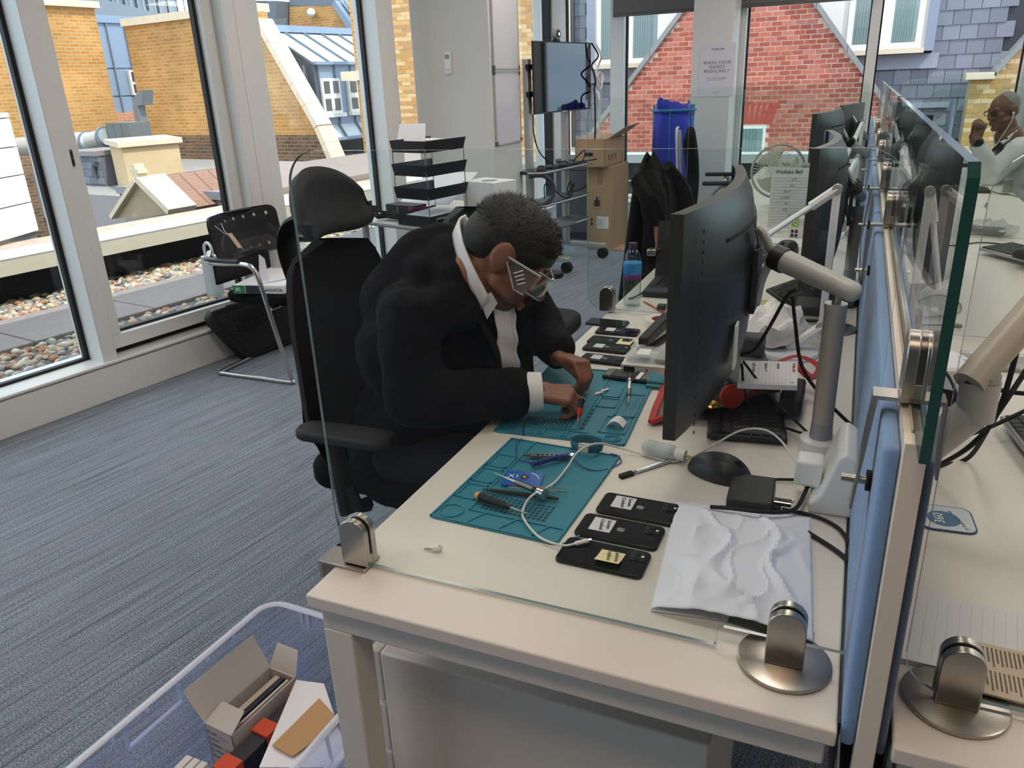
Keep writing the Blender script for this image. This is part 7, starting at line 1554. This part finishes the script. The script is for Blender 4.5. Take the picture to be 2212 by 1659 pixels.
def hand_shapes(mb, w, d, n, side, curl=(50, 55, 40), spread=.018, L_=.088, thumb=None, fr=.0088):
    """palm, four fingers and a thumb; w wrist, d along the hand, n back-of-hand normal, side = +1/-1 picks the thumb side"""
    d = Vector(d).normalized(); n = Vector(n); n = (n - d * n.dot(d)).normalized(); s = n.cross(d) * side
    K = []
    for i, o in enumerate((1.4, .45, -.5, -1.4)):
        k = w + d * (L_ - .004 * abs(i - 1)) + s * (o * spread); K.append(k); mb.cap(w + s * (o * .010) + d * .01, k, .015, .0115, 10)
    for i, k in enumerate(K):
        ls = [(.042, .027, .021), (.046, .030, .022), (.043, .028, .021), (.034, .021, .018)][i]; a = 0; p = k; r = fr if i < 3 else fr * .9
        for l, c in zip(ls, curl):
            a += c; dr = d * math.cos(R_(a)) - n * math.sin(R_(a)); q_ = p + dr * l; mb.cap(p, q_, r, r * .93, 10); p = q_; r *= .93
    t0 = w + d * .022 + s * .022; td = thumb if thumb else (d * .75 + s * .55 - n * .35); td = Vector(td).normalized()
    t1 = t0 + td * .045; t2 = t1 + (td * .8 + d * .4 - n * .2).normalized() * .033; t3 = t2 + (td * .4 + d * .8 - n * .4).normalized() * .026
    mb.cap(w + d * .01 + s * .012, t0, .016, .015, 10); mb.cap(t0, t1, .015, .0115, 10); mb.cap(t1, t2, .0115, .0105, 10); mb.cap(t2, t3, .0105, .009, 10)
    return K
def hair_shell(T, parent, name, m, parts, strands, seed, length=.012, keep=lambda p: True):
    q = random.Random(seed); mb = MB()
    for p, rx, ry, rz in parts:
        b = MB().ball((0, 0, 0), 1, 1, 1, 1, 40, 26, M=Matrix.Translation(p) @ Matrix.Diagonal((rx, ry, rz, 1)))
        vs = []
        for v in b.v:
            v = Vector(v); k = 1 + .03 * mnoise.noise(v * 90) + .02 * mnoise.noise(v * 220); c_ = Vector(p); vs.append(T @ (c_ + (v - c_) * k))
        mb.add(vs, b.f)
    o_ = mb.build(name, m, parent, smooth=180, remesh=.0055, smoothit=6); mb = MB()
    for _ in range(strands):
        p, rx, ry, rz = parts[0]; a = q.uniform(0, 6.283); z = q.uniform(-.35, 1); r = math.sqrt(max(0, 1 - z * z)); d = Vector((r * math.cos(a) * rx, r * math.sin(a) * ry, z * rz)); c_ = Vector(p) + d
        if not keep(c_): continue
        nn = Vector((d.x / rx ** 2, d.y / ry ** 2, d.z / rz ** 2)).normalized(); dirn = (nn + Vector((.5 + q.uniform(-.3, .3), q.uniform(-.35, .35), .3))).normalized(); side = nn.cross(dirn)
        if side.length < 1e-4: continue
        side = side.normalized() * .0009; e = c_ + dirn * length * q.uniform(.5, 1.2); mb.add([T @ (c_ - side), T @ (c_ + side), T @ e], [(0, 1, 2)])
    if mb.v: o2_ = mb.build('hair_strands', m, parent, smooth=0); o2_['kind'] = 'stuff'
    return o_
# ---- the man repairing phones
P1_ = thing('person', 'man in a dark jacket and clear goggles bending over the repair mat', 'person', (-.34, .90, .0))
P1_.location = (0, 0, 0)
M_skin1 = skinmat('brown_skin', '8A5A44'); M_suit = mat('navy_black_suit', '07080E', .9, bump=.08, bs=300, spec=.2); M_shirt = mat('white_shirt_cotton', 'E6E4E6', .75, bump=.1, bs=300)
hc_ = Vector((.008, .845, 1.112)); pit = R_(40); hf_ = Vector((.93, .36, 0)).normalized(); Bh = basis(hf_ * math.cos(pit) - Vector((0, 0, math.sin(pit))), hf_ * math.sin(pit) + Vector((0, 0, math.cos(pit))))
sk = MB(); TH = head_shapes(sk, hc_, Bh, 1.04)
shR, elR, wrR = Vector((-.175, .675, .985)), Vector((-.160, .640, .800)), Vector((.098, .768, .800))
shL, elL, wrL = Vector((-.11, 1.10, .99)), Vector((-.03, 1.16, .84)), Vector((.075, 1.00, .812))
nb = Vector((-.115, .88, 1.075)); ch_ = Vector((-.165, .885, .93)); pe_ = Vector((-.33, .90, .57))
sk.cap(TH @ Vector((-.035, 0, -.09)), nb, .062, .066); sk.cap(nb, ch_, .058, .10); sk.cap(ch_, pe_, .10, .12); sk.cap(shR - Vector((0, 0, .03)), shL - Vector((0, 0, .03)), .04, .04)
sk.cap(shR, elR, .04, .04); sk.cap(elR, wrR, .042, .028); sk.cap(shL, elL, .04, .04); sk.cap(elL, wrL, .042, .028)
hand_shapes(sk, wrR, (.88, .30, -.10), (.05, -.30, .95), 1, curl=(58, 62, 45), thumb=(.75, .45, -.35))
hand_shapes(sk, wrL, (.86, -.42, -.02), (.10, .25, .95), -1, curl=(45, 55, 40), thumb=(.8, -.45, -.35))
body = sk.build('body', M_skin1, P1_, smooth=180, remesh=.0042, smoothit=4)
M_hair1 = mat('dark_brown_hair', '171311', .55, bump=.6, bs=260, var=.3, vs=60)
hair_shell(TH, P1_, 'hair', M_hair1, [((-.010, 0, .046), .107, .0845, .083), ((-.058, 0, .012), .060, .074, .064), ((.030, .056, .046), .034, .024, .024), ((.030, -.056, .046), .034, .024, .024)], 3000, 3, .013, keep=lambda p: p.z > .035 + .35 * max(0, p.x))
MB().ball((0, 0, 0), 1, 1, 1, 1, 28, 18, M=TH @ Matrix.Translation((.0315, 0, -.088)) @ Matrix.Diagonal((.0565, .0515, .046, 1))).build('stubble', mat('grey_stubble', '5E473D', .8, var=.3, vs=120, bump=.4, bs=500), P1_, smooth=180)
MB().cap(TH @ Vector((.104, -.026, -.056)), TH @ Vector((.104, .026, -.056)), .0065, .0065, 10).build('moustache', mat('dark_moustache', '3A2E29', .8, bump=.5, bs=400), P1_)
for y in (-1, 1): MB().cap(TH @ Vector((.096, y * .016, .030)), TH @ Vector((.086, y * .045, .030)), .005, .004, 8).build('eyebrow', M_hair1, P1_)
# jacket: one continuous shell
jk = MB()
jk.cap(pe_, Vector((-.185, .885, .90)), .165, .150); jk.cap(Vector((-.185, .885, .90)), Vector((-.165, .88, 1.03)), .150, .085); jk.cap(Vector((-.205, .72, .985)), Vector((-.16, 1.05, .985)), .080, .080); jk.cap(Vector((-.27, .78, .86)), Vector((-.22, 1.0, .86)), .12, .12)
jk.cap(Vector((-.19, .80, 1.055)), Vector((-.17, .97, 1.055)), .062, .062); jk.cap(Vector((-.17, .86, 1.085)), Vector((-.16, .94, 1.085)), .045, .045)
jk.cap(gy(962, 530, .84), gy(975, 595, .775), .030, .042); jk.cap(gy(975, 595, .775), gy(1015, 670, .745) - Vector((.01, 0, .01)), .042, .042); jk.cap(gy(905, 560, .87), gy(960, 525, .89), .075, .055); jk.cap(gy(870, 650, .85), gy(905, 560, .87), .115, .078); jk.cap(shR, Vector((-.10, .74, 1.0)), .07, .06); jk.cap(shR, elR, .078, .072); jk.cap(elR, elR.lerp(wrR, .5), .071, .066); jk.cap(elR.lerp(wrR, .5), elR.lerp(wrR, .82), .066, .064)
jk.cap(shL, elL, .078, .064); jk.cap(elL, elL.lerp(wrL, .85), .064, .052)
jk.cap(Vector((-.36, .90, .52)), Vector((-.33, .9, .62)), .175, .17)
jb = jk.build('jacket', M_suit, P1_, smooth=180, remesh=.010, smoothit=14)
tx = bpy.data.textures.new('cloth_folds', 'CLOUDS'); tx.noise_scale = .09; tx.noise_depth = 2
md = jb.modifiers.new('folds', 'DISPLACE'); md.texture = tx; md.strength = .022; md.mid_level = .5; md.texture_coords = 'LOCAL'
# trousers and shoes
tr = MB(); 
for y in (.80, .98): tr.cap(Vector((-.32, y, .555)), Vector((.10, y - .01, .565)), .085, .07); tr.cap(Vector((.10, y - .01, .56)), Vector((.05, y, .12)), .066, .052)
tr.build('trousers', mat('dark_navy_trousers', '0B0C18', .9), P1_, smooth=180, remesh=.010, smoothit=4)
for y in (.80, .98):
    s_ = MB(); s_.cap(Vector((.02, y, .055)), Vector((.17, y, .04)), .045, .035); s_.build('shoe', M_black, P1_, smooth=180, remesh=.008, smoothit=2)
# shirt front, collar, cuffs
def shf(u, v):
    y = .79 + .105 * u - .012 * (1 - v); z = .79 + .215 * v; cxx = -.005 + .022 * math.sin(u * math.pi) - .03 * max(0, v - .75) + .006 * math.sin(v * 21 + u * 5) * (1 - v) + .010 * (1 - v)
    return (cxx, y, z)
MB().grid(shf, 16, 30).build('shirt_front', M_shirt, P1_, smooth=180, solid=.004)
for u_ in (.42,): MB().tube([Vector(shf(u_, v)) + Vector((.003, 0, 0)) for v in [i / 20 for i in range(21)]], .003, 6, flat=(1, .5)).build('placket', M_shirt, P1_)
def strip(name, pts, w, wd, m, th=.005):
    sp_ = spline(pts, 6); n_ = len(sp_) - 1; wd = Vector(wd).normalized()
    MB().grid(lambda u, v: sp_[min(n_, int(round(u * n_)))] + wd * (w * (v - .5)), n_, 3).build(name, m, P1_, smooth=180, solid=th)
strip('collar', [gy(1000, 478, .90), gy(985, 492, .86), gy(994, 538, .79), gy(1018, 598, .755), gy(1048, 655, .755)], .042, (.55, -.2, .8), M_shirt)
strip('collar', [gy(1000, 478, .90), Vector((-.09, .955, 1.11)), Vector((-.03, .955, 1.03)), Vector((.01, .90, .985))], .030, (.4, .2, .8), M_shirt)
MB().slab([gy(1035, 645, .755), gy(1062, 632, .765), gy(1075, 655, .77), gy(1052, 690, .765)], (-.003, .004, 0)).build('collar_point', M_shirt, P1_)
# lapel edges
for pts in ([gy(1030, 680, .755), Vector((.0, .768, .90)), Vector((.008, .768, .85)), Vector((.012, .775, .78))], [nb + Vector((.085, .08, -.05)), Vector((.005, .92, .93)), Vector((.012, .915, .84)), Vector((.02, .90, .78))]):
    MB().tube(spline(pts, 6), .016, 8, flat=(1.5, .5)).build('lapel', M_suit, P1_)
def cuff(a, b, r0, r1): x = (b - a).normalized(); MB().cyl(a, b, r0, r1, 24).build('shirt_cuff', M_shirt, P1_, smooth=60)
cuff(elR.lerp(wrR, .80), elR.lerp(wrR, 1.06), .054, .047); cuff(elL.lerp(wrL, .84), elL.lerp(wrL, .93), .045, .043)
wt = elL.lerp(wrL, .98); MB().cyl(elL.lerp(wrL, .94), wt, .034, .033, 20).build('watch_strap', M_steel, P1_)
# goggles
gg = thing('safety_goggles', 'clear plastic safety goggles on the bending man', 'goggles'); M_gog = glassmat('goggle_plastic', 'EEF0EE', 2.2, 1.5)
def lens(u, v): a = (u - .5) * 2 * R_(62); return TH @ Vector((.030 + .092 * math.cos(a), .080 * math.sin(a) * 1.05, .022 - .055 * v - .004 * math.cos(a * 3)))
MB().grid(lens, 24, 6).build('lens', M_gog, gg, smooth=180, solid=.0018)
M_rimc = plasticmat('clear_rim', 'F2F2F2', .45)
for v in (0, 1): MB().tube([lens(i / 24, v) for i in range(25)], .0022, 6).build('rim', M_rimc, gg)
for y in (-1, 1):
    MB().slab([TH @ Vector((.075, y * .083, .022)), TH @ Vector((.075, y * .083, -.033)), TH @ Vector((.05, y * .086, -.036)), TH @ Vector((.0, y * .088, .004)), TH @ Vector((.0, y * .088, .016))], TH.to_3x3() @ Vector((0, y * .0018, 0))).build('side_shield', M_gog, gg)
    MB().tube([TH @ Vector((.08, y * .084, .022)), TH @ Vector((.0, y * .09, .014)), TH @ Vector((-.03, y * .088, .012))], .0028, 6).build('temple', M_rimc, gg); MB().tube([TH @ Vector((.075, y * .084, -.034)), TH @ Vector((.05, y * .087, -.037)), TH @ Vector((.0, y * .089, .004))], .002, 6).build('rim', M_rimc, gg)
    for k in range(4): p = TH @ Vector((.040 + k * .007, y * .0895, .010 - k * .006)); q_ = TH @ Vector((.028 + k * .007, y * .0895, -.008 - k * .005)); MB().tube([p, q_], .0013, 5).build('vent_slot', M_paper, gg)
# ---- the man at the far right
P2_ = thing('person', 'bald man in a white shirt and glasses with clasped hands at the far right desk', 'person')
M_skin2 = skinmat('dark_brown_skin', '6E4A3B')
h2 = dep(2168, 240, 5.15); B2 = basis((-.80, -.58, -.12), (-.08, 0, 1)); s2 = MB(); T2 = head_shapes(s2, h2, B2, .92)
n2 = h2 + Vector((.06, .03, -.17)); c2 = n2 + Vector((.10, .05, -.20)); e2R = Vector((dep(2135, 372, 5.15).x + .02, dep(2135, 372, 5.15).y, .79)); hnd = dep(2108, 292, 5.0)
sh2R = n2 + Vector((.05, -.20, -.06)); sh2L = n2 + Vector((.09, .24, -.06)); e2L = e2R + Vector((.02, .24, .01)); w2R = hnd + Vector((.012, .01, -.03)); w2L = hnd + Vector((.0, .06, -.035))
s2.cap(T2 @ Vector((-.035, 0, -.09)), n2, .058, .062); s2.cap(n2, c2, .09, .13); s2.cap(c2, c2 + Vector((.08, 0, -.30)), .14, .14); s2.cap(sh2R, sh2L, .06, .06)
s2.cap(sh2R, e2R, .05, .042); s2.cap(e2R, w2R, .04, .028); s2.cap(sh2L, e2L, .05, .042); s2.cap(e2L, w2L, .04, .028)
hand_shapes(s2, w2R, (.08, .25, 1), (.25, -.95, .1), 1, curl=(25, 70, 60), thumb=(.9, .2, .6)); hand_shapes(s2, w2L, (.08, -.30, 1), (.2, .95, .1), -1, curl=(25, 65, 60), thumb=(.8, -.3, .6))
s2.build('body', M_skin2, P2_, smooth=180, remesh=.0048, smoothit=3)
hair_shell(T2, P2_, 'hair', mat('short_grey_hair', '8B8886', .8, bump=.5, bs=300), [((-.024, 0, .044), .0945, .0770, .0880), ((-.062, 0, -.005), .046, .062, .05)], 0, 1)
j2 = MB(); j2.cap(c2, n2 + Vector((.05, .02, -.06)), .165, .10); j2.cap(c2, c2 + Vector((.09, 0, -.32)), .17, .17); j2.cap(sh2R + Vector((0, .03, -.02)), sh2L + Vector((0, -.03, -.02)), .085, .085)
j2.cap(sh2R, e2R, .082, .068); j2.cap(e2R, e2R.lerp(w2R, .8), .066, .048); j2.cap(sh2L, e2L, .08, .066); j2.cap(e2L, e2L.lerp(w2L, .8), .064, .046)
o = j2.build('shirt', mat('white_shirt_far', 'DADCDD', .8, bump=.2, bs=200), P2_, smooth=180, remesh=.010, smoothit=4); md = o.modifiers.new('folds', 'DISPLACE'); md.texture = tx; md.strength = .025; md.mid_level = .5; md.texture_coords = 'LOCAL'
MB().cyl(e2R.lerp(w2R, .78), e2R.lerp(w2R, .86), .044, .042, 20).build('shirt_cuff', M_shirt, P2_); MB().cyl(e2R.lerp(w2R, .89), e2R.lerp(w2R, .97), .034, .033, 20).build('watch_strap', M_black, P2_)
wf_ = e2R.lerp(w2R, .93); MB().cyl(wf_ + Vector((0, -.03, 0)), wf_ + Vector((0, -.042, 0)), .02, n=20).build('watch_face', mat('watch_dark', '1B1D20', .2), P2_)
cp2 = spline([n2 + Vector((.02, .06, .04)), n2 + Vector((.05, -.03, .045)), n2 + Vector((.0, -.085, .01)), n2 + Vector((-.06, -.06, -.045)), n2 + Vector((-.075, -.01, -.06))], 6); nn = len(cp2) - 1
MB().grid(lambda u, v: cp2[min(nn, int(round(u * nn)))] + Vector((.1, 0, 1)).normalized() * (.036 * (v - .5)), nn, 3).build('collar', M_shirt, P2_, smooth=180, solid=.004)
MB().tube(spline([n2 + Vector((-.05, -.09, -.03)), n2 + Vector((-.09, -.07, -.09)), n2 + Vector((-.10, -.04, -.13))], 5), .022, 8, flat=(1, .6)).build('dark_lanyard', M_black, P2_)
trs = MB(); 
for y in (-.1, .1): trs.cap(c2 + Vector((.16, y, -.36)), Vector((e2R.x - .20, c2.y + y, .55)), .085, .07); trs.cap(Vector((e2R.x - .20, c2.y + y, .55)), Vector((e2R.x - .2, c2.y + y, .1)), .066, .05)
trs.build('trousers', M_suit, P2_, smooth=180, remesh=.012, smoothit=3)
sp = thing('spectacles', 'dark rimmed spectacles on the man in the white shirt', 'glasses')
for y in (-1, 1):
    ring_ = [T2 @ Vector((.112, y * .034 + .024 * math.cos(a), .002 + .018 * math.sin(a))) for a in [2 * math.pi * i / 20 for i in range(20)]]; MB().tube(ring_, .0022, 6, closed=True).build('rim', M_black, sp); MB().tube([T2 @ Vector((.110, y * .058, .008)), T2 @ Vector((.05, y * .082, .008)), T2 @ Vector((-.01, y * .085, .0))], .0022, 6).build('temple', M_black, sp)
    MB().add(ring_, [tuple(range(20))]).build('lens', M_gog, sp, smooth=0)
MB().tube([T2 @ Vector((.114, -.012, .004)), T2 @ Vector((.114, .012, .004))], .002, 6).build('bridge', M_black, sp)
ep = thing('earphones', 'thin white earphone wires of the man in the white shirt', 'earphones')
for y in (1, -1):
    e_ = T2 @ Vector((.0, y * .09, -.015)); MB().ball(e_, .008, n=10, m=8).build('earbud', M_wplast, ep); MB().tube(spline([e_, e_ + Vector((-.01, -.02, -.06)), n2 + Vector((-.08, -.09, -.06)), n2 + Vector((-.09, -.08, -.2))], 6), .0022, 6).build('wire', M_wplast, ep)
t = office_chair('black office chair of the man in the white shirt', (c2.x + .16, c2.y + .02, 0), R_(180), head=False, back_h=.5)
